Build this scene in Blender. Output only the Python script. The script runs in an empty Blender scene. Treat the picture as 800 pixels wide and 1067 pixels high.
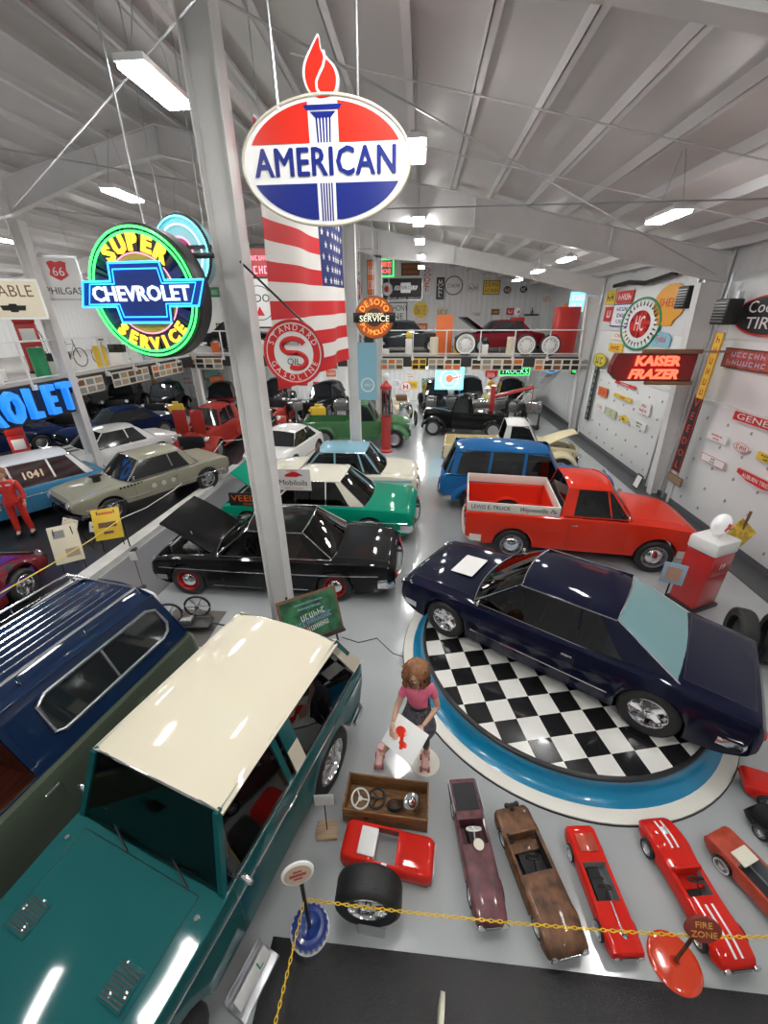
import bpy, bmesh, math, random
from mathutils import Matrix, Vector
random.seed(7)
PI = math.pi
SC = bpy.context.scene
COL = SC.collection
# ---------------------------------------------------------------- camera, world, exposure
FPX = 420.0
R0 = ((0.99636347, -0.03243974, 0.07878774), (0.08504636, 0.43498867, -0.8964106), (-0.00519245, 0.89985139, 0.4361657))
EYE = Vector((0, 0, 5.0))
cd = bpy.data.cameras.new('camera'); cam = bpy.data.objects.new('camera', cd); COL.objects.link(cam)
cd.sensor_fit = 'HORIZONTAL'; cd.sensor_width = 36; cd.lens = 36 * FPX / 800; cd.clip_start = .05; cd.clip_end = 200
mw = Matrix(R0).to_4x4(); mw.translation = EYE; cam.matrix_world = mw
SC.camera = cam
SC.view_settings.view_transform = 'Standard'; SC.view_settings.look = 'None'
SC.view_settings.gamma = 1; SC.view_settings.use_curve_mapping = False
SC.view_settings.exposure = 0.18
W = bpy.data.worlds.new('world'); SC.world = W; W.use_nodes = True
W.node_tree.nodes['Background'].inputs[0].default_value = (.9, .95, 1, 1)
W.node_tree.nodes['Background'].inputs[1].default_value = 0.5
LAMP = 78.0      # radiance of the ceiling lamps
CEILING_LAMPS = [(-.17, 7.4, 7.1), (-.17, 12.1, 7.1), (-.15, 15.1, 7.1), (-.12, 18.7, 7.1), (-.12, 22.5, 7.1), (-.17, 3.0, 7.1), (-.17, -1.2, 7.1),
                 (3.85, 8.2, 6.4), (3.95, 13.6, 6.4), (4.0, 16.9, 6.4), (4.1, 20.7, 6.4), (3.9, 3.6, 6.4), (3.9, -.8, 6.4), (-2.75, 5.35, 7.1), (-2.9, 1.2, 7.1),
                 (-5.76, 9.1, 7.1), (-5.77, 11.3, 7.1), (-5.9, 5.4, 7.1), (-5.9, 1.2, 7.1), (-6.0, 16.6, 7.1), (-6.0, 21.5, 7.1), (-12.5, 13.6, 7.1), (-10.0, 9.0, 6.9), (-10.0, 4.5, 6.9), (-12.5, 18.0, 7.1), (-12.5, 22.5, 7.1),
                 (-16.5, 9, 6.4), (-16.5, 14, 6.4), (-16.5, 19, 6.4), (-16.5, 24, 6.4)]

def at(px, py, X=None, Y=None, Z=None):
    """world point on the plane X=, Y= or Z= that the photograph shows at (px, py)"""
    d = Matrix(R0) @ Vector(((px - 400) / FPX, (533.5 - py) / FPX, -1))
    if X is not None: t = X / d[0]
    elif Y is not None: t = Y / d[1]
    else: t = (Z - 5.0) / d[2]
    return EYE + d * t

# ---------------------------------------------------------------- materials
_m = {}
def mat(name, color=(.8, .8, .8), rough=.5, metal=0, coat=0, emit=None, es=0, bump=0, bscale=60, var=0, vscale=3, spec=.5, wood=None):
    if name in _m: return _m[name]
    m = bpy.data.materials.new(name); m.use_nodes = True; nt = m.node_tree; b = nt.nodes['Principled BSDF']
    c = tuple(color) + (1,)
    b.inputs['Base Color'].default_value = c; b.inputs['Roughness'].default_value = rough; b.inputs['Metallic'].default_value = metal
    b.inputs['Coat Weight'].default_value = coat; b.inputs['Coat Roughness'].default_value = .06
    b.inputs['Specular IOR Level'].default_value = spec
    if emit: b.inputs['Emission Color'].default_value = tuple(emit) + (1,); b.inputs['Emission Strength'].default_value = es
    if bump or var or wood:
        tc = nt.nodes.new('ShaderNodeTexCoord'); n = nt.nodes.new('ShaderNodeTexNoise'); n.inputs['Detail'].default_value = 5
        if wood:
            mp = nt.nodes.new('ShaderNodeMapping'); mp.inputs['Scale'].default_value = wood; nt.links.new(tc.outputs['Object'], mp.inputs[0]); src = mp.outputs[0]
        else: src = tc.outputs['Object']
        n.inputs['Scale'].default_value = vscale; nt.links.new(src, n.inputs['Vector'])
        if var:
            r = nt.nodes.new('ShaderNodeMix'); r.data_type = 'RGBA'; r.inputs[6].default_value = tuple(x * (1 - var) for x in color) + (1,)
            r.inputs[7].default_value = tuple(min(1, x * (1 + var)) for x in color) + (1,)
            cr = nt.nodes.new('ShaderNodeMapRange'); cr.inputs[1].default_value = .35; cr.inputs[2].default_value = .65
            nt.links.new(n.outputs[0], cr.inputs[0]); nt.links.new(cr.outputs[0], r.inputs[0]); nt.links.new(r.outputs[2], b.inputs['Base Color'])
        if bump:
            n2 = nt.nodes.new('ShaderNodeTexNoise'); n2.inputs['Scale'].default_value = bscale; nt.links.new(src, n2.inputs['Vector'])
            bp = nt.nodes.new('ShaderNodeBump'); bp.inputs['Strength'].default_value = bump; bp.inputs['Distance'].default_value = .02
            nt.links.new(n2.outputs[0], bp.inputs['Height']); nt.links.new(bp.outputs[0], b.inputs['Normal'])
    _m[name] = m; return m
def paint(name, c, r=.3): return mat('paint_' + name, c, .5, 0, .6, spec=.04)
def flat(name, c, r=.55): return mat('flat_' + name, c, r)
def neon(name, c, s=4): return mat('neon_' + name, tuple(x * .5 for x in c), .4, emit=c, es=s)
def glassmat(name, tint=(.75, .85, .85), keep=.75, diffuse_mix=0):
    if name in _m: return _m[name]
    m = bpy.data.materials.new(name); m.use_nodes = True; nt = m.node_tree; nt.nodes.clear()
    o = nt.nodes.new('ShaderNodeOutputMaterial'); mx = nt.nodes.new('ShaderNodeMixShader'); t = nt.nodes.new('ShaderNodeBsdfTransparent'); g = nt.nodes.new('ShaderNodeBsdfGlossy')
    t.inputs[0].default_value = tuple(x * keep for x in tint) + (1,); g.inputs['Roughness'].default_value = .03
    f = nt.nodes.new('ShaderNodeFresnel'); f.inputs[0].default_value = 1.5
    a = nt.nodes.new('ShaderNodeMath'); a.operation = 'ADD'; a.inputs[1].default_value = .03; nt.links.new(f.outputs[0], a.inputs[0])
    nt.links.new(a.outputs[0], mx.inputs[0])
    if diffuse_mix:
        d_ = nt.nodes.new('ShaderNodeBsdfDiffuse'); d_.inputs[0].default_value = tuple(tint) + (1,); m2 = nt.nodes.new('ShaderNodeMixShader'); m2.inputs[0].default_value = diffuse_mix
        nt.links.new(t.outputs[0], m2.inputs[1]); nt.links.new(d_.outputs[0], m2.inputs[2]); t = m2
    nt.links.new(t.outputs[0], mx.inputs[1]); nt.links.new(g.outputs[0], mx.inputs[2]); nt.links.new(mx.outputs[0], o.inputs[0])
    _m[name] = m; return m
CHROME = mat('chrome', (.85, .86, .88), .12, 1); STEEL = mat('brushed_steel', (.55, .56, .58), .35, 1)
RUBBER = mat('rubber', (.018, .018, .019), .55, bump=.2, bscale=80); BLACK = mat('black_plastic', (.012, .012, .013), .4)
DARK = mat('dark_interior', (.02, .02, .022), .7); DGLASS = mat('dark_glass', (.015, .018, .02), .06, spec=.8)
GLASS = glassmat('clear_glass'); TGLASS = glassmat('teal_tint_and_reflection', (.30, .58, .62), 1.3, .55); SGLASS = glassmat('smoked_glass', (.5, .55, .58), .6)  # teal rear glass: pale reflection mixed in as diffuse colour over its tint
WHITE = flat('white', (.8, .8, .78)); SEATC = mat('seat_vinyl', (.35, .32, .27), .5, var=.15, vscale=8)
LAMPW = mat('headlight_glass', (.8, .82, .85), .1, .3); TAIL = mat('taillight_red', (.5, .02, .02), .2); SKIN = mat('skin', (.62, .38, .27), .5)
ENG = mat('engine_metal', (.25, .25, .25), .4, .8, var=.4, vscale=14); ORANGE = flat('orange', (.75, .16, .03))

# ---------------------------------------------------------------- mesh accumulator
def RX(a): return Matrix.Rotation(a, 4, 'X')
def RY(a): return Matrix.Rotation(a, 4, 'Y')
def RZ(a): return Matrix.Rotation(a, 4, 'Z')
def T(x, y=None, z=None): return Matrix.Translation((x, y, z)) if y is not None else Matrix.Translation(x)
_bx = {}
class M:
    def __init__(s): s.v = []; s.f = []; s.m = []
    def add(s, v, f, X=None, mi=0):
        o = len(s.v)
        s.v += [tuple(X @ Vector(p)) for p in v] if X is not None else [tuple(p) for p in v]
        s.f += [tuple(i + o for i in q) for q in f]; s.m += [mi] * len(f); return s
    def box(s, c, d, bev=0, X=None, mi=0):
        a, b, e = d[0] / 2, d[1] / 2, d[2] / 2
        if bev <= 0:
            v = [(x, y, z) for x in (-a, a) for y in (-b, b) for z in (-e, e)]
            f = [(0, 1, 3, 2), (4, 6, 7, 5), (0, 4, 5, 1), (2, 3, 7, 6), (0, 2, 6, 4), (1, 5, 7, 3)]
        else:
            bev = min(bev, a * .95, b * .95, e * .95)
            k = (round(a, 4), round(b, 4), round(e, 4), round(bev, 4))
            if k not in _bx:
                bm = bmesh.new(); bmesh.ops.create_cube(bm, size=1)
                for q in bm.verts: q.co = Vector((q.co.x * 2 * a, q.co.y * 2 * b, q.co.z * 2 * e))
                bmesh.ops.bevel(bm, geom=bm.edges[:], offset=bev, segments=2, affect='EDGES', profile=.5)
                bm.verts.index_update(); _bx[k] = ([tuple(q.co) for q in bm.verts], [tuple(q.index for q in g.verts) for g in bm.faces]); bm.free()
            v, f = _bx[k]
        L = T(*c)
        return s.add(v, f, (X @ L) if X is not None else L, mi)
    def lathe(s, prof, n=24, X=None, mi=0, a0=0, a1=2 * PI):
        v = []; f = []; full = abs(a1 - a0 - 2 * PI) < 1e-6; k = n if full else n + 1
        for i in range(k):
            a = a0 + (a1 - a0) * i / n
            for r, z in prof: v.append((r * math.cos(a), r * math.sin(a), z))
        p = len(prof)
        for i in range(n):
            j = (i + 1) % k
            for q in range(p - 1):
                if prof[q][0] < 1e-7 and prof[q + 1][0] < 1e-7: continue
                if prof[q][0] < 1e-7: f.append((i * p + q, j * p + q + 1, i * p + q + 1))
                elif prof[q + 1][0] < 1e-7: f.append((i * p + q, j * p + q, i * p + q + 1))
                else: f.append((i * p + q, j * p + q, j * p + q + 1, i * p + q + 1))
        return s.add(v, f, X, mi)
    def cyl(s, r, h, n=20, X=None, mi=0, r2=None):
        r2 = r if r2 is None else r2
        return s.lathe([(0, 0), (r, 0), (r2, h), (0, h)], n, X, mi)
    def ball(s, r, X=None, n=16, mi=0, sc=(1, 1, 1)):
        pr = [(r * math.sin(PI * i / 10), -r * math.cos(PI * i / 10)) for i in range(11)]; pr[0] = (0, -r); pr[-1] = (0, r)
        D = Matrix.Diagonal((*sc, 1)); return s.lathe(pr, n, (X @ D) if X is not None else D, mi)
    def sweep(s, path, prof, closed=False, cap=True, X=None, mi=0, up=(0, 0, 1)):
        """prof: list of (side, up) offsets; path: list of points"""
        P = [Vector(p) for p in path]; n = len(P); k = len(prof); v = []; f = []; upv = Vector(up)
        for i in range(n):
            a = P[(i - 1) % n] if (closed or i > 0) else P[i]; b = P[(i + 1) % n] if (closed or i < n - 1) else P[i]
            d = (b - a).normalized()
            sd = d.cross(upv)
            if sd.length < 1e-4: sd = d.cross(Vector((1, 0, 0)))
            sd.normalize(); u = sd.cross(d)
            for q in prof: v.append(P[i] + sd * q[0] + u * q[1])
        for i in range(n if closed else n - 1):
            j = (i + 1) % n
            for q in range(k): r = (q + 1) % k; f.append((i * k + q, i * k + r, j * k + r, j * k + q))
        if cap and not closed: f.append(tuple(range(k - 1, -1, -1))); f.append(tuple((n - 1) * k + q for q in range(k)))
        return s.add(v, f, X, mi)
    def tube(s, path, r, n=8, closed=False, X=None, mi=0):
        return s.sweep(path, [(r * math.cos(2 * PI * i / n), r * math.sin(2 * PI * i / n)) for i in range(n)], closed, True, X, mi)
    def prism(s, poly, h, X=None, mi=0, z0=0):
        n = len(poly); v = [(x, y, z0) for x, y in poly] + [(x, y, z0 + h) for x, y in poly]
        a = sum(poly[i][0] * poly[(i + 1) % n][1] - poly[(i + 1) % n][0] * poly[i][1] for i in range(n))
        f = [tuple(range(n))[::-1], tuple(range(n, 2 * n))] + [(i, (i + 1) % n, n + (i + 1) % n, n + i) for i in range(n)]
        if a < 0: f = [q[::-1] for q in f]
        return s.add(v, f, X, mi)
    def grid(s, rows, X=None, mi=0, th=0):
        """rows: list of equally long lists of points; th: thickness along -normal"""
        a = len(rows); b = len(rows[0]); v = [Vector(p) for r in rows for p in r]
        f = [(i * b + j, i * b + j + 1, (i + 1) * b + j + 1, (i + 1) * b + j) for i in range(a - 1) for j in range(b - 1)]
        if th:
            nr = [Vector() for _ in v]
            for q in f:
                nn = (v[q[2]] - v[q[0]]).cross(v[q[3]] - v[q[1]])
                for i in q: nr[i] += nn
            N = len(v); v2 = [v[i] + nr[i].normalized() * th for i in range(N)]
            e = [(i * b, (i + 1) * b) for i in range(a - 1)] + [(i * b + b - 1, (i + 1) * b + b - 1) for i in range(a - 1)] + [(j, j + 1) for j in range(b - 1)] + [((a - 1) * b + j, (a - 1) * b + j + 1) for j in range(b - 1)]
            f = f + [tuple(i + N for i in q[::-1]) for q in f] + [(p, q, q + N, p + N) for p, q in e]; v = v + v2
        return s.add(v, f, X, mi)
    def quad(s, pts, th, X=None, mi=0):
        a, b, c, d = [Vector(p) for p in pts]; return s.grid([[a, b], [d, c]], X, mi, th)
    def build(s, name, mats=None, parent=None, ang=35, fix=True):
        me = bpy.data.meshes.new(name); me.from_pydata(s.v, [], s.f)
        for m in (mats if isinstance(mats, (list, tuple)) else [mats]):
            if m: me.materials.append(m)
        if any(s.m): me.polygons.foreach_set('material_index', s.m)
        if fix:
            bm = bmesh.new(); bm.from_mesh(me); bmesh.ops.recalc_face_normals(bm, faces=bm.faces[:]); bm.to_mesh(me); bm.free()
        me.update()
        if ang is not None:
            me.polygons.foreach_set('use_smooth', [True] * len(me.polygons)); me.set_sharp_from_angle(angle=math.radians(ang))
        o = bpy.data.objects.new(name, me); COL.objects.link(o)
        if parent: o.parent = parent
        return o
def tag(o, label=None, cat=None, group=None, kind=None):
    if label: o['label'] = label
    if cat: o['category'] = cat
    if group: o['group'] = group
    if kind: o['kind'] = kind
    return o
def thing(name, label, cat, loc=(0, 0, 0), rz=0, group=None, tilt=None):
    o = bpy.data.objects.new(name, None); COL.objects.link(o); o.empty_display_size = .1
    o.location = loc; o.rotation_euler = (tilt[0] if tilt else 0, tilt[1] if tilt else 0, rz); return tag(o, label, cat, group)
def struct(o): o['kind'] = 'structure'; return o
def copy_tree(o, parent=None):
    c = o.copy(); COL.objects.link(c)
    if parent: c.parent = parent
    for ch in list(o.children): copy_tree(ch, c)
    return c
def dup(o, loc=None, rz=None, label=None, group=None):
    c = copy_tree(o)
    if loc is not None: c.location = loc
    if rz is not None: c.rotation_euler = (c.rotation_euler[0], c.rotation_euler[1], rz)
    if label: c['label'] = label
    if group: c['group'] = group
    return c
def text(s, size, m, parent, X, name='lettering', ext=.004, align='CENTER', sx=1, shear=0, bold=.0, space=1):
    """flat letters in the local XY plane of X, as a mesh"""
    cu = bpy.data.curves.new(name, 'FONT'); cu.body = s; cu.size = size; cu.extrude = ext; cu.align_x = align; cu.align_y = 'CENTER'
    cu.shear = shear; cu.offset = bold; cu.space_character = space; cu.resolution_u = 2
    o = bpy.data.objects.new('tmp', cu); COL.objects.link(o); bpy.context.view_layer.update()
    me = bpy.data.meshes.new_from_object(o.evaluated_get(bpy.context.evaluated_depsgraph_get()))
    bpy.data.objects.remove(o); bpy.data.curves.remove(cu); me.name = name
    me.transform(X @ Matrix.Diagonal((sx, 1, 1, 1))); me.materials.clear(); me.materials.append(m)
    o = bpy.data.objects.new(name, me); COL.objects.link(o)
    if parent: o.parent = parent
    return o
def arc_text(s, size, m, parent, X, R, a0, a1, name='lettering', ext=.004, inward=False, bold=0):
    """letters set round a circle of radius R from angle a0 to a1 (degrees, 90 = top)"""
    vs = []; fs = []
    for i, ch in enumerate(s):
        if ch == ' ': continue
        a = math.radians(a0 + (a1 - a0) * (i / (len(s) - 1)))
        r = a + PI / 2 if inward else a - PI / 2
        o = text(ch, size, m, None, X @ T(R * math.cos(a), R * math.sin(a), 0) @ RZ(r), name, ext, bold=bold)
        n = len(vs); vs += [tuple(v.co) for v in o.data.vertices]; fs += [tuple(j + n for j in p.vertices) for p in o.data.polygons]
        me = o.data; bpy.data.objects.remove(o); bpy.data.meshes.remove(me)
    q = M(); q.add(vs, fs); return q.build(name, m, parent, None, False)
def interp(keys, x):
    """monotone cubic through keys [(x, a, b, ...)], ascending x"""
    if x <= keys[0][0]: return keys[0][1:]
    if x >= keys[-1][0]: return keys[-1][1:]
    n = len(keys)
    for i in range(n - 1):
        if x <= keys[i + 1][0]: break
    h = keys[i + 1][0] - keys[i][0]; t = (x - keys[i][0]) / h; out = []
    def dl(k, c): return (keys[k + 1][c] - keys[k][c]) / (keys[k + 1][0] - keys[k][0])
    def sl(k, c):
        if k == 0: return dl(0, c)
        if k == n - 1: return dl(n - 2, c)
        a, b = dl(k - 1, c), dl(k, c); return 0 if a * b <= 0 else 2 * a * b / (a + b)
    for c in range(1, len(keys[0])):
        m0, m1 = sl(i, c) * h, sl(i + 1, c) * h; p0, p1 = keys[i][c], keys[i + 1][c]
        out.append((2 * t**3 - 3 * t * t + 1) * p0 + (t**3 - 2 * t * t + t) * m0 + (-2 * t**3 + 3 * t * t) * p1 + (t**3 - t * t) * m1)
    return tuple(out)

# ---------------------------------------------------------------- the building
def zr(x):
    for (a, za), (b, zb) in zip(ROOF, ROOF[1:]):
        if x <= b: return za + (zb - za) * (x - a) / (b - a)
    return ROOF[-1][1]
ROOF = [(-19.6, 6.5), (-10.9, 8.25), (-6.5, 9.15), (7.6, 6.3)]
FR = [-3.0, 4.6, 12.2, 19.8, 27.4]; YF, YB, XL, XR = -6.0, 27.5, -19.5, 7.5

fl = mat('floor_epoxy', (.40, .425, .43), .17, 0, .4, var=.05, vscale=.6, bump=.02, bscale=8)
struct(M().box(((XL + XR) / 2, (YF + YB) / 2, -.1), (XR - XL + .4, YB - YF + .4, .2)).build('floor', fl))
wm = mat('wall_siding', (.74, .75, .75), .5)
def siding(m):
    nt = m.node_tree; b = nt.nodes['Principled BSDF']; tc = nt.nodes.new('ShaderNodeTexCoord'); w = nt.nodes.new('ShaderNodeTexWave'); sp = nt.nodes.new('ShaderNodeSeparateXYZ'); ad = nt.nodes.new('ShaderNodeMath'); cb = nt.nodes.new('ShaderNodeCombineXYZ')
    nt.links.new(tc.outputs['Object'], sp.inputs[0]); nt.links.new(sp.outputs[0], ad.inputs[0]); nt.links.new(sp.outputs[1], ad.inputs[1]); nt.links.new(ad.outputs[0], cb.inputs[0]); nt.links.new(cb.outputs[0], w.inputs['Vector'])
    w.inputs['Scale'].default_value = 1.0; bp = nt.nodes.new('ShaderNodeBump'); bp.inputs['Strength'].default_value = .6; bp.inputs['Distance'].default_value = .03
    nt.links.new(w.outputs[1], bp.inputs['Height']); nt.links.new(bp.outputs[0], b.inputs['Normal'])
siding(wm)
struct(M().box((XR + .1, (YF + YB) / 2, 3.3), (.2, YB - YF + .4, 6.8)).build('wall_right', wm))
struct(M().box((XL - .1, (YF + YB) / 2, 3.3), (.2, YB - YF + .4, 6.8)).build('wall_left', wm))
gable = [(XL, -.1)] + [(x, z + .3) for x, z in ROOF] + [(XR + .1, -.1)]
for nm, y in (('wall_back', YB), ('wall_front', YF - .2)):
    struct(M().prism([(x, z) for x, z in gable], .2, T(0, y + .2, 0) @ RX(PI / 2)).build(nm, wm, ang=None))
cm = mat('ceiling_vinyl', (.62, .605, .59), .38, bump=.5, bscale=1.6, var=.05, vscale=.7)
cg = M()
for (a, za), (b, zb) in zip(ROOF, ROOF[1:]):
    cg.grid([[(a, YF - .2, za + .26), (a, YB + .2, za + .26)], [(b, YF - .2, zb + .26), (b, YB + .2, zb + .26)]], th=.08)
struct(cg.build('ceiling', cm, ang=None))
sw = mat('white_steel', (.72, .71, .70), .42, var=.03); swd = mat('grey_steel', (.68, .67, .67), .5)
x = .6 - .93 * 21
while x < XR:      # purlins: Z-section members running the length of the hall
    if x > XL:
        z = zr(x); s_ = M(); s_.box((x, (YF + YB) / 2, z + .12), (.02, YB - YF, .22)).box((x + .045, (YF + YB) / 2, z + .02), (.10, YB - YF, .02)).box((x - .03, (YF + YB) / 2, z + .225), (.07, YB - YF, .015))
        struct(s_.build('purlin', swd, ang=None))
    x += .93
def beam(path, y, w=.2, tf=.02):      # tapered I-section rafter; path: (x, ztop, zbottom)
    q = M(); P = path; up = [(p[0], p[1]) for p in P]; lo = [(p[0], p[2]) for p in P][::-1]
    q.prism(up + lo, .014, T(0, y + .007, 0) @ RX(PI / 2))
    for k in (1, 2):
        for a, b in zip(P, P[1:]):
            q.quad([(a[0], y - w / 2, a[k]), (a[0], y + w / 2, a[k]), (b[0], y + w / 2, b[k]), (b[0], y - w / 2, b[k])], tf)
    for a in P[1:-1]: q.box((a[0], y, (a[1] + a[2]) / 2), (.014, w - .01, a[1] - a[2] - .03))
    return q
for y, lift in ((-3.4, .3), (4.1, .0), (12.2, 0), (19.8, 0)):
    struct(beam([(-19.5, zr(-19.5), 5.6), (-14.5, zr(-14.5), zr(-14.5) - .5), (-10.9, zr(-10.9), 7.5), (-8.2, zr(-8.2), zr(-8.2) - .5), (-6.5, zr(-6.5), 8.6), (-4.5, zr(-4.5), zr(-4.5) - .6), (-1.9, zr(-1.9), 7.22), (1.2, zr(1.2), zr(1.2) - .62), (4.5, zr(4.5), zr(4.5) - .55), (7.45, zr(7.45), 5.72)], y).build('rafter', sw, ang=None))
def ibeam(x, y, z0, z1, w=.30, d=.26, n='column'):
    q = M().box((x, y, (z0 + z1) / 2), (w, .014, z1 - z0)).box((x - w / 2, y, (z0 + z1) / 2), (.016, d, z1 - z0)).box((x + w / 2, y, (z0 + z1) / 2), (.016, d, z1 - z0))
    q.box((x, y, z0 + .01), (w + .12, d + .1, .02)); return q
for y in FR[:-1]:
    for cx in ((-1.93 if y != 4.6 else -2.12), -10.9): y_ = 5.1 if (y == 4.6 and cx > -5) else y; struct(ibeam(cx, y_, 0, zr(cx) - (.02 if y_ == 5.1 else .9)).build('column', sw, ang=None))
    q = M()      # tapered wall column
    for xx0, xx1 in ((7.42, 7.42), ): q.box((7.44, y, 3.2), (.016, .24, 6.4))
    q.prism([(7.45, 0), (7.45, 5.72), (6.85, 5.72), (7.18, 0)], .014, T(0, y + .007, 0) @ RX(PI / 2))
    q.quad([(7.18, y - .13, 0), (7.18, y + .13, 0), (6.85, y + .13, 5.72), (6.85, y - .13, 5.72)], .016)
    struct(q.build('column', sw, ang=None))
    q = M().prism([(-19.5, 0), (-19.5, 5.9), (-19, 5.9), (-19.2, 0)], .2, T(0, y + .1, 0) @ RX(PI / 2)); struct(q.build('column', sw, ang=None))
# rods of roof bracing
for a, b in (((-1.9, 12.2, 7.4), (7.2, 4.6, 5.9)), ((-1.9, 4.6, 7.4), (7.2, 12.2, 5.9)), ((-10.9, 12.2, 7.7), (-1.9, 19.8, 7.5)), ((-10.9, 4.7, 7.6), (-1.9, 12.2, 7.4)), ((-10.9, 12.2, 7.6), (-1.9, 4.7, 7.4))):
    struct(M().tube([a, b], .012, 5).build('brace_rod', STEEL))
for y, z0 in ((7.5, 7.6), (9.8, 7.4), (14.5, 7.4), (17, 7.4)):
    struct(M().tube([(-1.9, y, zr(-1.9)), (7.4, y, zr(7.4))], .012, 5).build('brace_rod', sw))
q = M().box((-2.9, 4, 8.0), (.09, 12, .1)); struct(q.build('light_track', sw))
# girt rail and doors of the right wall
dm = mat('door_panel', (.76, .77, .77), .4, bump=.03, bscale=30)
for i, (y0, y1) in enumerate(((5.3, 11.5), (12.9, 19.2))):
    q = M().box((XR - .03, (y0 + y1) / 2, 1.48), (.06, y1 - y0, 2.9), .01)
    d = struct(q.build('door_%d' % (i + 1), dm))
    q = M()
    for a in range(5):
        for b in range(8): q.box((XR - .075, y0 + .4 + b * (y1 - y0 - .8) / 7, .4 + a * .55), (.03, .035, .07), .006)
    q.build('panel_clip', STEEL, d)
    fr = M().box((XR - .05, (y0 + y1) / 2, 2.98), (.1, y1 - y0 + .3, .1)).box((XR - .05, y0 - .08, 1.5), (.1, .1, 3)).box((XR - .05, y1 + .08, 1.5), (.1, .1, 3))
    struct(fr.build('trim_%d' % (i + 1), sw, ang=None))
    tr = M()
    for yy in (y0 - .18, y1 + .18): tr.tube([(XR - .2, yy, .1), (XR - .2, yy, 6.0)], .03, 8)
    struct(tr.build('door_track', STEEL))
    up = M()
    for k in range(2): up.box((XR - .02, (y0 + y1) / 2, 3.72 + k * 1.45), (.04, y1 - y0, 1.4), .01)
    struct(up.build('wall_panel', dm))
struct(M().box((XR - .03, 10, .08), (.08, 32, .16)).build('baseboard_right', mat('dark_curb', (.10, .10, .11), .6)))
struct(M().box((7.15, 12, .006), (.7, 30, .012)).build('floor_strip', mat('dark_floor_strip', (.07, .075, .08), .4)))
# mezzanines
dk = mat('deck_edge_black', (.03, .03, .032), .5); dkt = mat('deck_top', (.35, .34, .33), .6)
struct(M().box(((-10.9 + XR) / 2, (19.8 + YB) / 2, 3.12), (XR + 10.9, YB - 19.8, .44)).build('mezzanine_back', dk, ang=None))
struct(M().box(((-10.9 + XR) / 2, (19.85 + YB) / 2, 3.345), (XR + 10.85, YB - 19.85, .012)).build('mezzanine_floor', dkt, ang=None))
struct(M().box(((-10.9 + XL) / 2, (YF + YB) / 2, 3.12), (-10.9 - XL, YB - YF, .44)).build('mezzanine_left', dk, ang=None))
struct(M().box(((-10.95 + XL) / 2, (YF + YB) / 2, 3.345), (-10.95 - XL, YB - YF, .012)).build('mezzanine_floor', dkt, ang=None))
def railing(p0, p1, n, label):
    a, b = Vector(p0), Vector(p1); t = thing('railing', label, 'railing', a); d = b - a; L = d.length; ang = math.atan2(d.y, d.x); X = RZ(ang)
    t['kind'] = 'structure'
    M().box((L / 2, 0, 1.08), (L, .05, .05), .008, X).build('top_rail', sw, t)
    M().box((L / 2, 0, .12), (L, .04, .04), .006, X).build('bottom_rail', sw, t)
    for k in range(n + 1):
        M().box((L * k / n, 0, .5), (.045, .045, 1.16), 0, X).box((L * k / n, -.04, -.1), (.12, .1, .14), 0, X).build('post', sw, t, None)
railing((-10.85, 19.75, 3.36), (7.1, 19.75, 3.36), 12, 'long white railing along the front of the back mezzanine')
railing((-10.82, -1, 3.36), (-10.82, 19.7, 3.36), 14, 'white railing along the edge of the left mezzanine')
# ceiling lamps
lampm = mat('lamp_diffuser', (.9, .9, .9), .4, emit=(1, .985, .96), es=LAMP)
DECK_LAMPS = [(x, y, 2.72) for x in (-7.5, -3.5, .2, 3.8) for y in (21.5, 25.2)] + [(-14, y, 2.72) for y in (6, 11, 16, 21)]
rows_ = {}
first = None
for (x, y, z) in CEILING_LAMPS + DECK_LAMPS:
    if first is None:
        first = thing('ceiling_light', 'bright rectangular lamp', 'ceiling light', (x, y, z), 0, 'lamps in rows under the roof')
        M().box((0, 0, .05), (.30, .90, .06), .01).box((0, 0, .1), (.14, .7, .06), .01).build('housing', sw, first)
        M().box((0, 0, .0), (.27, .86, .04), .01).build('diffuser', lampm, first)
        M().tube([(0, -.38, .08), (0, -.2, .5), (0, .0, .95), (0, .2, .5), (0, .38, .08)], .006, 5).build('hanging_wire', STEEL, first)
        o = first
    else: o = dup(first, (x, y, z))
    side = 'over the middle aisle' if abs(x + .15) < .1 else ('on the right near the right wall' if x > 3 else ('above the tall white column' if -4 < x < -2 else ('under the roof ridge left of the column' if -7 < x < -5 else 'far left over the left mezzanine')))
    dist = 'nearest' if y < 5 else ('near' if y < 8 else ('second' if y < 12 else ('third' if y < 15.5 else ('fourth' if y < 19 else 'farthest'))))
    rw = 'over the middle aisle' if abs(x + .15) < .1 else 'above the tall white column' if -4 < x < -2 else 'near the right wall' if x > 3 else 'left of the tall white column' if x > -7 else 'over the far left part' if x > -13 else 'over the left mezzanine'
    if z < 3: rw = 'under the left mezzanine' if x < -10 else 'under the back mezzanine'
    rows_.setdefault(rw, []).append((y, x, o))
ORD = ['nearest', 'second', 'third', 'fourth', 'fifth', 'sixth', 'seventh', 'eighth', 'ninth']
for rw, l_ in rows_.items():
    for i, (y, x, o) in enumerate(sorted(l_, key=lambda q_: (q_[0], q_[1]))): o['label'] = 'glowing rectangular ceiling lamp %s, %s of them' % (rw, ORD[i])
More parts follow.
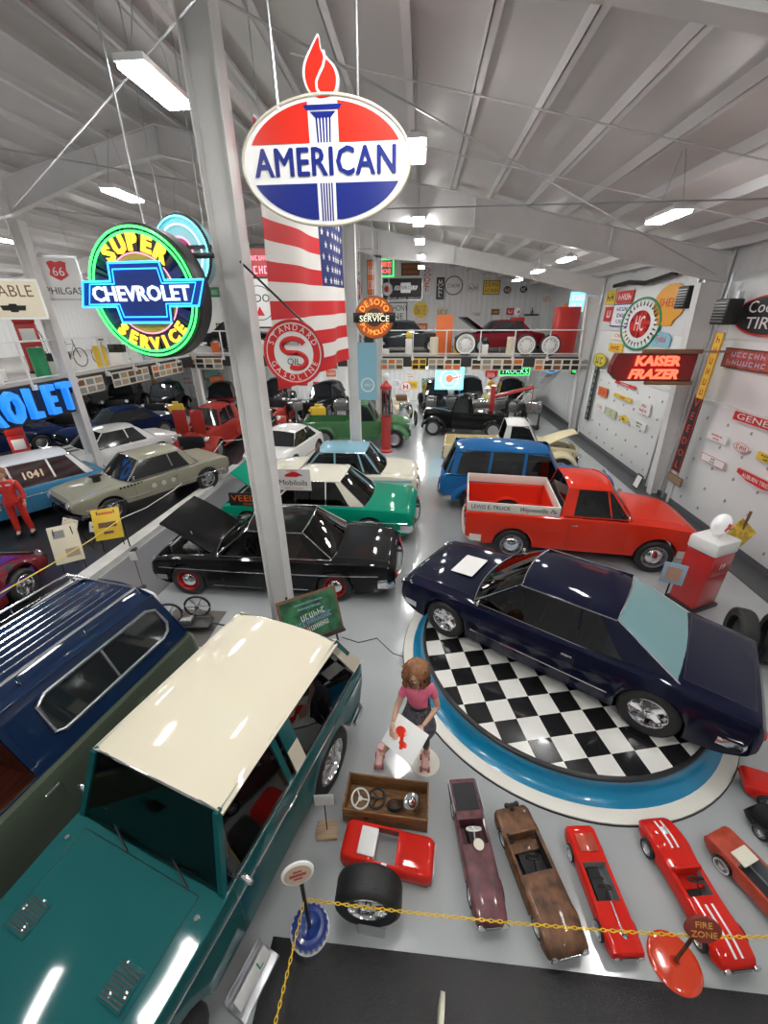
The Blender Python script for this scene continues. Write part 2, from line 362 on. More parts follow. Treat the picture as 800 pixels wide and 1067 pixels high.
# ---------------------------------------------------------------- wheels and cars
def ring(r0, r1, z0, z1): return [(r0, z0), (r1, z0), (r1, z1), (r0, z1), (r0, z0)]
def wheel(parent, x, y, r, side, w=.19, style='steel', cap=None, wall=None, rimc=None, far=False, z=None, name='wheel'):
    X = T(x, y, r if z is None else z) @ RX(-PI / 2 * side)
    ri = r * (.66 if not style == 'mag' else .62); h = w / 2; n = 14 if far else 28
    t = M().lathe([(ri, -h * .8), (r * .86, -h), (r * .96, -h * .85), (r, -h * .6), (r, h * .6), (r * .96, h * .85), (r * .86, h), (ri, h * .8), (ri, -h * .8)], n, X)
    o = t.build(name, RUBBER, parent, 40)
    if not far:
        g = M()
        for k in (-.35, 0, .35): g.lathe([(r + .001, k * h * 1.3 - .004), (r + .002, k * h * 1.3), (r + .001, k * h * 1.3 + .004)], n, X)
        g.build('tread_groove', BLACK, o)
    if wall: M().lathe([(ri + .012, h * .87), (r * .86, h * 1.02), (r * .80, h * 1.0)] if wall[1] else [(r * .80, h * 1.0), (r * .84, h * 1.02), (r * .86, h * .99)], n, X).build('whitewall', wall[0], o)
    rc = rimc or STEEL
    if far:
        M().lathe([(ri, h * .75), (ri * .8, h * .45), (ri * .45, h * .6), (0, h * .7)], n, X).build('rim', rc, o); return o
    M().lathe([(ri, h * .82), (ri * .96, h * .86), (ri * .9, h * .6), (ri * .86, -h * .2), (ri * .5, -h * .3), (0, -h * .3)], n, X).build('rim', rc if style != 'mag' else CHROME, o)
    q = M()
    if style == 'mag':
        for k in range(5):
            a = 2 * PI * k / 5
            q.prism([(.02, -.05), (ri * .88, -.028), (ri * .88, .028), (.02, .05)], .02, X @ RZ(a), z0=h * .28)
        q.lathe([(0, h * .7), (.03, h * .68), (.045, h * .3), (.06, h * .25)], 16, X)
        q.build('spokes', CHROME, o)
    elif style == 'wire':
        for k in range(16):
            a = 2 * PI * k / 16; q.tube([(.03, 0, h * .7), (ri * .9 * math.cos(.2), ri * .9 * math.sin(.2), h * .1)], .003, 4, X=X @ RZ(a))
        q.lathe([(0, h * .9), (.04, h * .8), (.05, h * .3)], 14, X).build('spokes', CHROME, o)
    else:
        q.lathe([(0, h * .98), (ri * .25, h * .96), (ri * .42, h * .8), (ri * .62, h * .62), (ri * .66, h * .5)], n, X).build('hubcap', cap or CHROME, o)
        v = M()
        for k in range(8):
            a = 2 * PI * k / 8; v.box((ri * .77, 0, h * .28), (.02, .045, .01), 0, X @ RZ(a))
        v.build('rim_slots', BLACK, o)
    return o

class Car: pass
def section(S, x, arch, tub):
    w, zs, zt = interp(S['keys'], x); sill = S.get('sill', .24); ends = S['keys'][0][0], S['keys'][-1][0]
    e = min(x - ends[0], ends[1] - x); b = sill + (.16 * (1 - e / .45) ** 2 if e < .45 else 0)
    b += S.get('lift', 0)
    if arch is not None:
        R = S['R']; b = max(b, S['r'] + math.sqrt(max(0, R * R - (x - arch) ** 2)))
    bx = S.get('boxy', 0)
    zm = max(sill + (zs - sill) * .5, b + .03); z3 = max(zs - (.14 if not bx else .06), zm + .015); z3 = min(z3, zs - .01)
    p = [(w - .30, b), (w * .975, b), (w, zm), (w * (.985 if not bx else .995), z3), (w * (.955 if not bx else .985), zs - .03 * (1 - bx)), (w * (.90 if not bx else .965), zs)]
    if tub:
        yf = tub[3]; p += [(w * yf, zs - .015), (w * yf - .01, tub[2]), (0, tub[2])]
    else: p += [(w * .74, zs + (zt - zs) * (.45 + .2 * bx)), (w * .40, zs + (zt - zs) * .9), (0, zt)]
    return p
def side_y(S, x, z):
    p = section(S, x, None, None)[1:6]
    for a, b in zip(p, p[1:]):
        if z <= b[1]: return a[0] + (b[0] - a[0]) * max(0, z - a[1]) / max(1e-6, b[1] - a[1])
    return p[-1][0]
def top_z(S, x, y):
    w, zs, zt = interp(S['keys'], x); p = [(w * .9, zs), (w * .74, zs + (zt - zs) * (.45 + .2 * S.get('boxy', 0))), (w * .40, zs + (zt - zs) * .9), (0, zt)]
    y = abs(y)
    for a, b in zip(p, p[1:]):
        if y >= b[0]: return b[1] + (a[1] - b[1]) * (y - b[0]) / max(1e-6, a[0] - b[0])
    return zt
def car(name, label, S, loc, deg, group=None, cat='car'):
    root = thing(name, label, cat, loc, math.radians(deg), group); far = S.get('far', False)
    keys = S['keys']; x0, x1 = keys[0][0], keys[-1][0]; wbh = S['wb'] / 2; r = S['r']; R = S.setdefault('R', r + .05)
    P = S['paint']; archs = [] if S.get('fend') else [-wbh, wbh]; tubs = S.get('tubs', []); doors = S.get('doors', [])
    hood = S.get('hood'); trunk = S.get('trunk')
    bp = {x0, x1} | {k[0] for k in keys}
    for a in archs: bp |= {a - R, a + R}
    for t in tubs: bp |= {t[0], t[1]}
    for d in doors: bp |= set(d)
    for q in (hood, trunk):
        if q: bp |= {max(q[0], x0), min(q[1], x1)}
    bp = sorted(b for b in bp if x0 - 1e-6 <= b <= x1 + 1e-6); st = []
    for a, b in zip(bp, bp[1:]):
        if b - a < 1e-5: continue
        m = (a + b) / 2; ar = next((c for c in archs if abs(m - c) < R), None); tb = next((t for t in tubs if t[0] < m < t[1]), None)
        if ar is not None:
            i0 = math.acos(max(-1, min(1, (a - ar) / R))); i1 = math.acos(max(-1, min(1, (b - ar) / R))); n = max(1, round((i0 - i1) / (PI / (8 if far else 14))))
            xs = [ar + R * math.cos(i0 + (i1 - i0) * k / n) for k in range(n + 1)]
        else:
            n = max(1, math.ceil((b - a) / (.3 if far else .14))); xs = [a + (b - a) * k / n for k in range(n + 1)]
        for x in xs:
            if st and abs(st[-1][0] - x) < 1e-6 and st[-1][1] == ar and st[-1][2] is tb: continue
            st.append((x, ar, tb))
    rings = []
    for x, ar, tb in st:
        p = section(S, x, ar, tb); rings.append([(x, y, z) for y, z in p] + [(x, -y, z) for y, z in p[-2::-1]])
    N = len(rings[0]); parts = {}
    def part(k): return parts.setdefault(k, M())
    for (a, b, ra, rb) in zip(st, st[1:], rings, rings[1:]):
        flat_ = abs(a[0] - b[0]) < 1e-6; m = (a[0] + b[0]) / 2; tb = a[2] if a[2] is b[2] else (a[2] or b[2])
        for q in range(N - 1):
            j = q if q < 8 else 15 - q; side = 1 if q < 8 else -1
            pts = [ra[q], ra[q + 1], rb[q + 1], rb[q]]
            k = 'body'; mi = 0
            if flat_:
                if j >= 6: mi = 1
            elif j >= 6 and tb: mi = 1
            elif j == 0: mi = 1
            elif j < 5:
                for d in doors:
                    if d[0] < m < d[1]: k = 'door%d%+d' % (doors.index(d), side)
            elif j >= 6 and hood and hood[0] < m < hood[1]: k = 'hood'
            elif j >= 6 and trunk and trunk[0] < m < trunk[1]: k = 'trunk_lid'
            part(k).add(pts, [(0, 1, 2, 3)], mi=mi)
    for ri_ in (0, -1): part('body').add(rings[ri_], [tuple(range(N))])
    tubm = S.get('tubmat', DARK)
    for k, q in parts.items():
        nm = 'door' if k.startswith('door') else k
        o = q.build(nm, [P, tubm], root, None, False)
        bm = bmesh.new(); bm.from_mesh(o.data); bmesh.ops.remove_doubles(bm, verts=bm.verts[:], dist=1e-4); bmesh.ops.recalc_face_normals(bm, faces=bm.faces[:]); bm.to_mesh(o.data); bm.free()
        o.data.polygons.foreach_set('use_smooth', [True] * len(o.data.polygons)); o.data.set_sharp_from_angle(angle=math.radians(38))
        if nm == 'door' and not far:
            d = doors[int(k[4])]; s = 1 if '+' in k else -1; xx = d[0] + .09 if S.get('fwd', 1) > 0 else d[1] - .09; z = interp(keys, xx)[1] - .14
            M().box((xx, s * (side_y(S, xx, z) + .025), z), (.14, .02, .025), .008).build('door_handle', CHROME, o)
    # seams
    if not far:
        q = M()
        for d in doors:
            for s in (1, -1):
                for xx in d:
                    zt_ = interp(keys, xx)[1]; pts = [(xx, s * (side_y(S, xx, z) - .003), z) for z in [S.get('sill', .24) + .03 + (zt_ - .02 - S.get('sill', .24) - .03) * k / 6 for k in range(7)]]
                    if all(abs(xx - a) > R + .02 for a in archs): q.tube(pts, .006, 4)
        for hh in (hood, trunk):
            if hh and not (S.get('hood_open') and hh is hood):
                h0, h1 = max(hh[0], x0 + .02), min(hh[1], x1 - .02)
                for s in (1, -1): q.tube([(h0 + (h1 - h0) * k / 8, s * interp(keys, h0 + (h1 - h0) * k / 8)[0] * .745, top_z(S, h0 + (h1 - h0) * k / 8, interp(keys, h0 + (h1 - h0) * k / 8)[0] * .745) - .003) for k in range(9)], .006, 4)
                for xx in (h0, h1):
                    ww = interp(keys, xx)[0] * .745; q.tube([(xx, ww * (k / 4 - 1), top_z(S, xx, ww * (k / 4 - 1)) - .003) for k in range(9)], .006, 4)
        if q.v: q.build('panel_seams', BLACK, root)
    # underbody
    M().box(((x0 + x1) / 2, 0, S.get('sill', .24) + .07 + S.get('lift', 0)), ((x1 - x0) * .86, 2 * (interp(keys, 0)[0] - .33), .12)).build('underbody', DARK, root)
    # hood open
    if S.get('hood_open'):
        h0, h1 = hood; ang = math.radians(S['hood_open']); rows = []
        for i in range(9):
            x = h0 + (h1 - h0) * i / 8; w = interp(keys, x)[0] * .75
            rows.append([(x, w * (k / 5 - 1), top_z(S, x, w * (k / 5 - 1))) for k in range(11)])
        z0 = top_z(S, h0, 0); X = T(h0, 0, z0) @ RY(-ang) @ T(-h0, 0, -z0)
        M().grid(rows, X, 0, .035).build('hood', P, root)
        M().box(((h0 + h1) / 2 , 0, .62), ((h1 - h0) * .5, .55, .35), .06).cyl(.17, .1, 20, T((h0 + h1) / 2, 0, .80)).box((h1 - .1, 0, .65), (.06, .9, .4), .02).cyl(.09, .45, 12, T((h0 + h1) / 2 - .2, .28, .7) @ RY(PI / 2)).cyl(.09, .45, 12, T((h0 + h1) / 2 - .2, -.28, .7) @ RY(PI / 2)).build('engine', ENG, root)
        M().tube([(h0 + .3, .6, top_z(S, h0 + .3, .5) - .1), X @ Vector((h0 + .55, .5, top_z(S, h0, 0)))], .01, 6).build('hood_prop', STEEL, root)
    # greenhouse
    G = S.get('G')
    if G: greenhouse(root, S, G, far)
    # wheels
    st_ = S.get('wheel', 'steel'); tw = S.get('tw', .19); yw = S.get('yw', interp(keys, 0)[0] - tw / 2 - .02)
    for wx in (wbh, -wbh):
        for s in (1, -1):
            wheel(root, wx, s * yw, r * (S.get('rr', 1) if wx < 0 else 1), s, tw, st_, S.get('cap'), S.get('wall'), S.get('rimc'), far)
    M().cyl(.05, 2 * yw - .1, 10, T(wbh, yw - .05, r) @ RX(PI / 2)).build('axle', DARK, root)
    M().cyl(.05, 2 * yw - .1, 10, T(-wbh, yw - .05, r) @ RX(PI / 2)).build('axle', DARK, root)
    # fenders
    if S.get('fend'):
        for wx, (yo, ext) in ((wbh, S['fend'][0]), (-wbh, S['fend'][1])):
            for s in (1, -1): fender(root, S, wx, s, yo, ext, P)
        for s in (1, -1):
            yi = interp(keys, 0)[0]; yo = S['fend'][0][0] - .03
            M().box((0, s * (yi + yo) / 2 - s * .03, S.get('sill', .3) + .0), (S['wb'] - 2 * R - .02, yo - yi + .1, .04), .01).build('running_board', S.get('board', P), root)
    # chrome strips
    for z, a, b in S.get('strips', []):
        for s in (1, -1):
            n = 16; M().tube([(a + (b - a) * k / n, s * (side_y(S, a + (b - a) * k / n, z) + .004), z) for k in range(n + 1)], .012, 6).build('side_trim', S.get('stripm', CHROME), root)
    # bumpers
    for which, xb, sg in (('front_bumper', x1, 1), ('rear_bumper', x0, -1)):
        B = S.get(which, (.42, .11, .07))
        if not B: continue
        z, h, off = B; ww = interp(keys, xb - sg * .3)[0] * 1.0; pts = []
        for k in range(13):
            y = ww * (k / 6 - 1); u = abs(y / ww); pts.append((xb + sg * (off - .16 * u ** 4 - .04 * u * u), y, z))
        pts = [(pts[0][0] - sg * .22, pts[0][1] * 1.01, z)] + pts + [(pts[-1][0] - sg * .22, pts[-1][1] * 1.01, z)]
        if sg > 0: pts = pts[::-1]
        M().sweep(pts, [(-.02, -h / 2), (.015, -h / 2 + .01), (.028, 0), (.015, h / 2 - .01), (-.02, h / 2), (-.028, 0)]).build(which, S.get('bumpm', CHROME), root, 60)
        M().box((xb + sg * (off - .06), .4, z), (.14, .04, .05)).box((xb + sg * (off - .06), -.4, z), (.14, .04, .05)).build('bumper_bracket', BLACK, root)
    # lights, grille
    w, zs, zt = interp(keys, x1 - .02); fz = S.get('lz', zs - .16); gr = S.get('grille', (.9, .2)); fc = x1 + .004
    ly = S.get('ly', w * .78)
    q = M().box((fc, 0, S.get('gz', fz)), (.03, 2 * ly - .24, gr[1]), .01); g = q.build('grille', S.get('grm', BLACK), root)
    q = M()
    nb = S.get('bars', 5)
    for k in range(nb): q.box((fc + .018, 0, S.get('gz', fz) - gr[1] / 2 + gr[1] * (k + .5) / nb), (.012, 2 * ly - .26, .012))
    if not far: q.build('grille_bars', CHROME, g)
    for s in (1, -1):
        l = M().lathe([(.10, -.03), (.105, .01), (.095, .025), (.085, .02)], 20, T(fc, s * ly, fz) @ RY(PI / 2)).build('headlight', CHROME, root)
        M().lathe([(.086, .018), (.06, .035), (0, .045)], 20, T(fc, s * ly, fz) @ RY(PI / 2)).build('lens', LAMPW, l)
        w2, zs2, _ = interp(keys, x0 + .02); tz = S.get('tz', zs2 - .16)
        M().lathe([(.001, .04), (.05, .03), (.062, .0), (.062, -.03)], 14, T(x0 - .004, s * w2 * .8, tz) @ RY(-PI / 2)).build('taillight', TAIL, root)
    if G and not far:
        for s in (1, -1):
            q = M().tube([(G['xc'] - .12, s * G['wb'] * 1.0, G['zb']), (G['xc'] - .12, s * (G['wb'] + .1), G['zb'] + .07)], .008, 6); q.ball(.055, T(G['xc'] - .12, s * (G['wb'] + .12), G['zb'] + .09), 12, sc=(.5, 1.2, .8)); q.build('side_mirror', CHROME, root)
    return root
def fender(root, S, wx, s, yo, ext, P):
    """rounded fender: an arch over the wheel, tapering to the running board; ext = (front reach, rear reach, crown radius)"""
    r = S['r']; yi = S['fend_in'] if 'fend_in' in S else interp(S['keys'], wx * .9)[0] - .08; Rl = r + .05; rows = []; n = 16
    e0, e1, Rc = ext; bottom = S.get('sill', .3)
    for i in range(n + 1):
        a = -.15 + (PI + .3) * i / n; row = []
        for k in range(9):
            u = k / 8 * PI / 2; y = yi + (yo - yi) * math.sin(u); Rr = Rl + (Rc - Rl) * math.cos(u) ** .8
            x = wx + Rr * math.cos(a) * (1 + (e0 if math.cos(a) > 0 else e1) * abs(math.cos(a)) ** 2); z = r + Rr * math.sin(a)
            row.append((x, s * y, max(z, bottom - .02)))
        row.append((row[-1][0], s * (yo - .02), row[-1][2] - .0)); rows.append(row)
    M().grid(rows, None, 0, .012 * s).build('fender', P, root, 60)
def greenhouse(root, S, G, far):
    xc, xf, xr, xb, zb, zt, wb, wt = [G[k] for k in ('xc', 'xf', 'xr', 'xb', 'zb', 'zt', 'wb', 'wt')]
    roofm = G.get('roofm', S['paint']); glass = DGLASS if far else G.get('glass', SGLASS); cr = G.get('crown', .06); bf = G.get('bf', .10); br = G.get('br', .08)
    pm = G.get('pillm', roofm); zl = zt - .035; nx, ny = (6, 8) if far else (14, 14); rows = []
    for i in range(nx + 1):
        t = i / nx; x = xr + (xf - xr) * t; e = abs(2 * t - 1); row = []
        for k in range(-1, ny + 2):
            if k in (-1, ny + 1): y = (wt + G.get('ov', .012)) * (1 if k > 0 else -1); z = zl - .012
            else: y = wt * (2 * k / ny - 1); z = zt + cr * (1 - (y / wt) ** 2) - .03 * (abs(y / wt) ** 6)
            z -= G.get('drop', .05) * e ** 4 * (1 if k not in (-1, ny + 1) else .3)
            bx = (bf if t > .5 else -br) * .5 * e ** 3 * (1 - (y / wt) ** 2) if wt else 0
            row.append((x + bx, y, z))
        rows.append(row)
    M().grid(rows, None, 0, .03).build('roof', roofm, root, 50)
    def line(x_b, x_t, s, zz=None): return Vector((x_b, s * wb, zb)), Vector((x_t, s * wt, zl))
    def glass_grid(xbot, xtop, bul, sgn):
        rr = []
        for i in range(5):
            v = i / 4; rr.append([(xbot + (xtop - xbot) * v + sgn * bul * (1 - .5 * v) * (1 - (2 * k / 10 - 1) ** 2), (wb + (wt - wb) * v) * (2 * k / 10 - 1) * .985, zb + (zl + .0 - zb) * v + (.01 + cr * .8 * v) * (1 - (2 * k / 10 - 1) ** 2)) for k in range(11)])
        return rr
    M().grid(glass_grid(xc, xf, bf, 1), None, 0, .006).build('windshield', glass, root)
    M().grid(glass_grid(xb, xr, br, -1), None, 0, .006).build('rear_window', G.get('rglass', glass), root)
    pills = G.get('pill', []); sail = G.get('sail')
    lines = [(xc, xf, .05)] + list(pills) + [(sail[0], sail[1], 0) if sail else (xb, xr, .06)]
    for s in (1, -1):
        for i, (a, b, w) in enumerate(lines):
            if w <= 0: continue
            p, q = line(a, b, s); o = .012 * s
            M().quad([(p.x - w / 2, p.y + o, p.z - .02), (p.x + w / 2, p.y + o, p.z - .02), (q.x + w / 2, q.y + o, q.z), (q.x - w / 2, q.y + o, q.z)][::s], .05).build('pillar', CHROME if (G.get('chromep') and 0 < i) else pm, root, None)
        if sail:
            n = 5; rr = []
            for k in range(n + 1):
                t = k / n; a = sail[0] + (xb - sail[0]) * t; b = sail[1] + (xr - sail[1]) * t; rr.append([(a, s * (wb + .012 - .03 * t ** 3), zb - .02), ((a + b) / 2, s * ((wb + wt) / 2 + .014 - .02 * t ** 3), (zb + zl) / 2), (b, s * (wt + .012), zl + .005)])
            M().grid(rr[::s], None, 0, .05).build('sail_panel', G.get('sailm', pm), root, 50)
        for i, (l0, l1) in enumerate(zip(lines, lines[1:])):
            if i in G.get('open', []) : continue
            a0, b0 = line(l0[0], l0[1], s); a1, b1 = line(l1[0], l1[1], s)
            g = M().quad([a0, a1, b1, b0][::s], .006).build('side_window', glass, root, None)
        if not far:
            n = 10; M().tube([(xb + (xc - xb) * k / n, s * (wb + .015), zb - .005) for k in range(n + 1)], .009, 6).build('window_trim', G.get('trim', CHROME), root)
            if G.get('gutter', True): M().tube([(xr + (xf - xr) * k / n, s * (wt + .02), zl - .0) for k in range(n + 1)], .009, 6).build('roof_gutter', G.get('trim', CHROME), root)
    if not far:
        wp = [(*p,) for p in [glass_grid(xc, xf, bf, 1)[0][k] for k in range(11)]]; wt_ = [glass_grid(xc, xf, bf, 1)[-1][k] for k in range(11)]
        M().tube(wp + wt_[::-1], .012, 6, True).build('windshield_frame', G.get('trim', CHROME), root)
        gg = glass_grid(xb, xr, br, -1); M().tube(gg[0] + gg[-1][::-1], .012, 6, True).build('rear_window_frame', G.get('trim', CHROME), root)
        sm = S.get('seatm', SEATC); yw = wb - .12; zf = S.get('zf', .32)
        seats = S.get('seats', [xc - 1.25])
        for sx in seats:
            q = M().box((sx + .25, 0, zf + .16), (.5, 2 * yw - .06, .2), .06); b_ = q.build('seat', sm, root)
            M().box((sx - .03, 0, zf + .44), (.16, 2 * yw - .06, .46), .06, ).build('backrest', sm, b_)
        M().box((xc - .22, 0, zb - .12), (.3, 2 * yw + .04, .2), .06).build('dashboard', S.get('dashm', DARK), root)
        Xs = T(xc - .52, S.get('drv', 1) * .36, zb - .04) @ RY(-1.1)
        M().tube([(.19 * math.cos(a * PI / 10), .19 * math.sin(a * PI / 10), 0) for a in range(20)], .012, 6, True, Xs).box((0, 0, -.01), (.36, .03, .012), 0, Xs).cyl(.04, .02, 12, Xs @ T(0, 0, -.02)).tube([(0, 0, 0), (0, 0, -.35)], .018, 6, X=Xs).build('steering_wheel', S.get('swm', BLACK), root)
def plate(parent, S, s, txt):
    x = S['keys'][0][0] - .01 if s < 0 else S['keys'][-1][0] + .05
    p = M().box((x, 0, .5), (.008, .3, .15), .0).build('licence_plate', WHITE, parent); text(txt, .1, BLACK, p, T(x + .006 * s, 0, .5) @ RZ(PI / 2 if s > 0 else -PI / 2) @ RX(PI / 2), ext=.001)
SOFTW = mat('decal_grey', (.55, .54, .48), .4)
# ---------------------------------------------------------------- the cars, largest first
TEAL = paint('bronco_teal', (.008, .095, .10)); CREAM = paint('cream', (.72, .66, .52)); OLIVE = paint('olive_green', (.085, .105, .075)); NAVY = paint('navy', (.004, .006, .024), .25)
DBLUE = paint('dark_blue', (.008, .022, .065), .28); PBLACK = paint('black', (.006, .006, .007), .22); RED = paint('truck_red', (.68, .035, .015)); MBLUE = paint('medium_blue', (.012, .13, .36)); GREENT = paint('jade_green', (.0, .25, .15))
PBLUE = paint('powder_blue', (.25, .47, .58)); IVORY = paint('ivory', (.75, .72, .60)); GREEN = paint('truck_green', (.075, .20, .085)); CHAMP = paint('champagne', (.30, .29, .22)); MAROON = paint('maroon', (.13, .006, .012))
PWHITE = paint('car_white', (.78, .78, .76)); YCREAM = paint('yellow_cream', (.74, .66, .42)); WOOD = mat('red_wood', (.22, .06, .035), .4, var=.3, vscale=3, wood=(1, 12, 12))
# teal four-wheel-drive wagon with the cream hardtop
S = dict(wb=2.34, r=.38, R=.43, W=1.7, boxy=1, sill=.45, paint=TEAL, tw=.22, zf=.62,
    keys=[(-2.02, .77, 1.10, 1.13), (-1.9, .80, 1.14, 1.16), (0, .81, 1.16, 1.18), (.40, .81, 1.16, 1.19), (.9, .80, 1.13, 1.17), (1.6, .77, 1.08, 1.12), (1.74, .74, 1.02, 1.06)],
    tubs=[(-1.92, .32, .55, .93)], doors=[(-.45, .36)], hood=(.50, 1.66), seats=[-.62, -1.5], lz=.9, ly=.6, grille=(1, .3), gz=.88, strips=[(1.0, -1.95, 1.7)], tubmat=mat('tan_interior', (.30, .24, .16), .7), cap=CHROME, wheel='wire', rimc=CHROME,
    G=dict(xc=.43, xf=.20, xr=-1.62, xb=-1.95, zb=1.16, zt=1.80, wb=.765, wt=.65, bf=.02, br=.02, crown=.035, drop=.02, ov=.035, roofm=CREAM, pillm=TEAL, gutter=False, pill=[(-.45, -.42, .06), (-.62, -.58, .16)], glass=glassmat('windshield_glass', (.85, .92, .92), .95)))
br = car('offroad_wagon', 'teal two-door four-wheel-drive wagon with cream hardtop, nearest and largest vehicle', S, (-1.93, 1.96, 0), -106.5, cat='car')
for s in (1, -1):      # cream rear pillars, louvred hood vents
    M().quad([(-.70, s * .785, 1.15), (-.54, s * .785, 1.15), (-.50, s * .65, 1.77), (-.66, s * .65, 1.77)][::s], .05).build('hardtop_pillar', CREAM, br, None)
    M().quad([(-1.99, s * .785, 1.15), (-1.80, s * .785, 1.15), (-1.50, s * .65, 1.77), (-1.66, s * .65, 1.77)][::s], .05).build('hardtop_pillar', CREAM, br, None)
    q = M().box((1.02, s * .46, top_z(S, 1.02, .46) + .004), (.20, .20, .012), .003)
    v = q.build('hood_vent', TEAL, br)
    q = M()
    for k in range(9): q.box((.94 + k * .02, s * .46, top_z(S, 1.02, .46) + .013), (.009, .18, .006))
    q.build('louvres', BLACK, v)
    M().cyl(.018, .03, 10, T(.60, s * .68, top_z(S, .60, .68))).build('hood_latch', CHROME, br)
for y_ in (.5, -.12): M().tube([(.50, y_, 1.2), (.38, y_ - .32, 1.26)], .008, 5).build('wiper', BLACK, br)
M().box((.12, 0, 1.71), (.05, 1.1, .05), .01).build('sun_visor', SEATC, br)
text('Bronco', .10, CHROME, br, T(1.15, .812, .95) @ RZ(PI) @ RX(PI / 2), 'side_script', ext=.006, shear=.3)
text('Bronco', .10, CHROME, br, T(1.15, -.812, .95) @ RX(PI / 2), 'side_script', ext=.006, shear=.3)
# olive and dark blue wagon with roof rack
S = dict(wb=2.9, r=.37, R=.42, sill=.38, paint=OLIVE, zf=.45, tw=.2, keys=[(-2.5, .86, .98, 1.0), (-2.4, .93, 1.08, 1.1), (-1, .97, 1.12, 1.14), (.6, .97, 1.10, 1.14), (1.6, .94, 1.04, 1.12), (2.2, .88, .98, 1.02), (2.3, .8, .9, .94)],
    tubs=[(-2.35, .62, .5, .86)], doors=[(-.45, .62)], hood=(.8, 2.2), seats=[-.55], seatm=WOOD, tubmat=WOOD, swm=BLACK,
    G=dict(xc=.75, xf=.35, xr=-2.25, xb=-2.38, zb=1.12, zt=1.82, wb=.86, wt=.60, bf=.1, br=.05, crown=.08, drop=.05, roofm=DBLUE, pill=[(-.42, -.40, .12)], sail=(-.42, -.40), open=[0], trim=DBLUE))
ow = car('station_wagon', 'olive green wagon with dark blue top and chrome roof rack at the left edge', S, (-4.38, 1.85, 0), -101)
for s in (1, -1):
    pts = [(-2.05, .80), (-.62, .80)]; X0 = lambda x, v: (x, s * (.875 - .26 * v), 1.14 + .66 * v)
    o_ = [X0(-2.15, .28), X0(-2.2, .42), X0(-2.15, .74), X0(-2.05, .82), X0(-.78, .82), X0(-.68, .74), X0(-.66, .3), X0(-.74, .22), X0(-2.05, .22)]
    fr = M().tube(o_, .022, 8, True).tube([X0(-1.4, .22), X0(-1.4, .82)], .014, 6).build('sliding_window_frame', STEEL, ow)
    M().grid([[X0(-2.15, .26), X0(-.68, .26)], [X0(-2.15, .80), X0(-.68, .80)]][::s], None, 0, .004).build('pane', DGLASS, fr)
rk = M()
for s in (1, -1): rk.tube([(-2.15, s * .54, 1.86), (-2.1, s * .55, 1.99), (.0, s * .55, 1.99), (.06, s * .54, 1.86)], .016, 8)
for xx in (-2.1, 0): rk.tube([(xx, -.55, 1.99), (xx, .55, 1.99)], .016, 8)
for xx in (-1.4, -.7):
    for s in (1, -1): rk.tube([(xx, s * .55, 1.86), (xx, s * .55, 1.99)], .012, 6)
for k in range(9): rk.tube([(-2.1, -.46 + k * .115, 1.935), (0, -.46 + k * .115, 1.935)], .009, 5)
rk.build('roof_rack', CHROME, ow)
# navy coupe on the turntable
S = dict(wb=2.82, r=.33, R=.37, sill=.22, paint=NAVY, tw=.24, rr=1.05, wheel='mag', zf=.28, keys=[(-2.42, .78, .68, .70), (-2.35, .84, .80, .83), (-1.9, .89, .86, .90), (-1.4, .92, .90, .93), (-.8, .92, .88, .90), (.2, .92, .85, .86), (.95, .92, .84, .89), (1.6, .91, .81, .87), (2.15, .88, .76, .80), (2.28, .83, .70, .73)],
    tubs=[(-1.1, .85, .3, .88)], doors=[(-.5, .82)], hood=(1.02, 2.22), trunk=(-2.3, -1.62), seats=[-.35, -1.05], lz=.62, ly=.7, grille=(1.2, .12), strips=[(.42, -.95, .95)], cap=CHROME, seatm=mat('black_vinyl', (.03, .03, .035), .4), front_bumper=(.42, .10, .06), rear_bumper=(.46, .1, .05),
    G=dict(xc=.98, xf=.38, xr=-.82, xb=-1.62, zb=.87, zt=1.34, wb=.80, wt=.60, bf=.12, br=.06, crown=.05, drop=.04, sail=(-1.02, -.62), pill=[(-.47, -.42, .03)], rglass=TGLASS, glass=SGLASS))
nv = car('muscle_car', 'shiny navy blue two-door coupe parked on the checkered turntable', S, (2.17, 5.10, .29), 147.3)
M().box((-1.2, 0, .845), (.86, 1.45, .03), .01).build('added_rear_shelf', mat('teal_reflection', (.30, .58, .64), .5), nv)  # added teal shelf, coloured to give the rear glass its pale reflection
tag(M().quad([(-.19, -.30, .012), (.19, -.30, .012), (.19, .30, .012), (-.19, .30, .012)], .006).build('paper_sheet', WHITE), 'large blank white sheet lying on the hood of the navy coupe', 'paper')
ps = bpy.data.objects['paper_sheet']; ps.matrix_world = nv.matrix_basis @ T(1.45, .02, top_z(S, 1.45, 0) + .01) @ RY(.08)
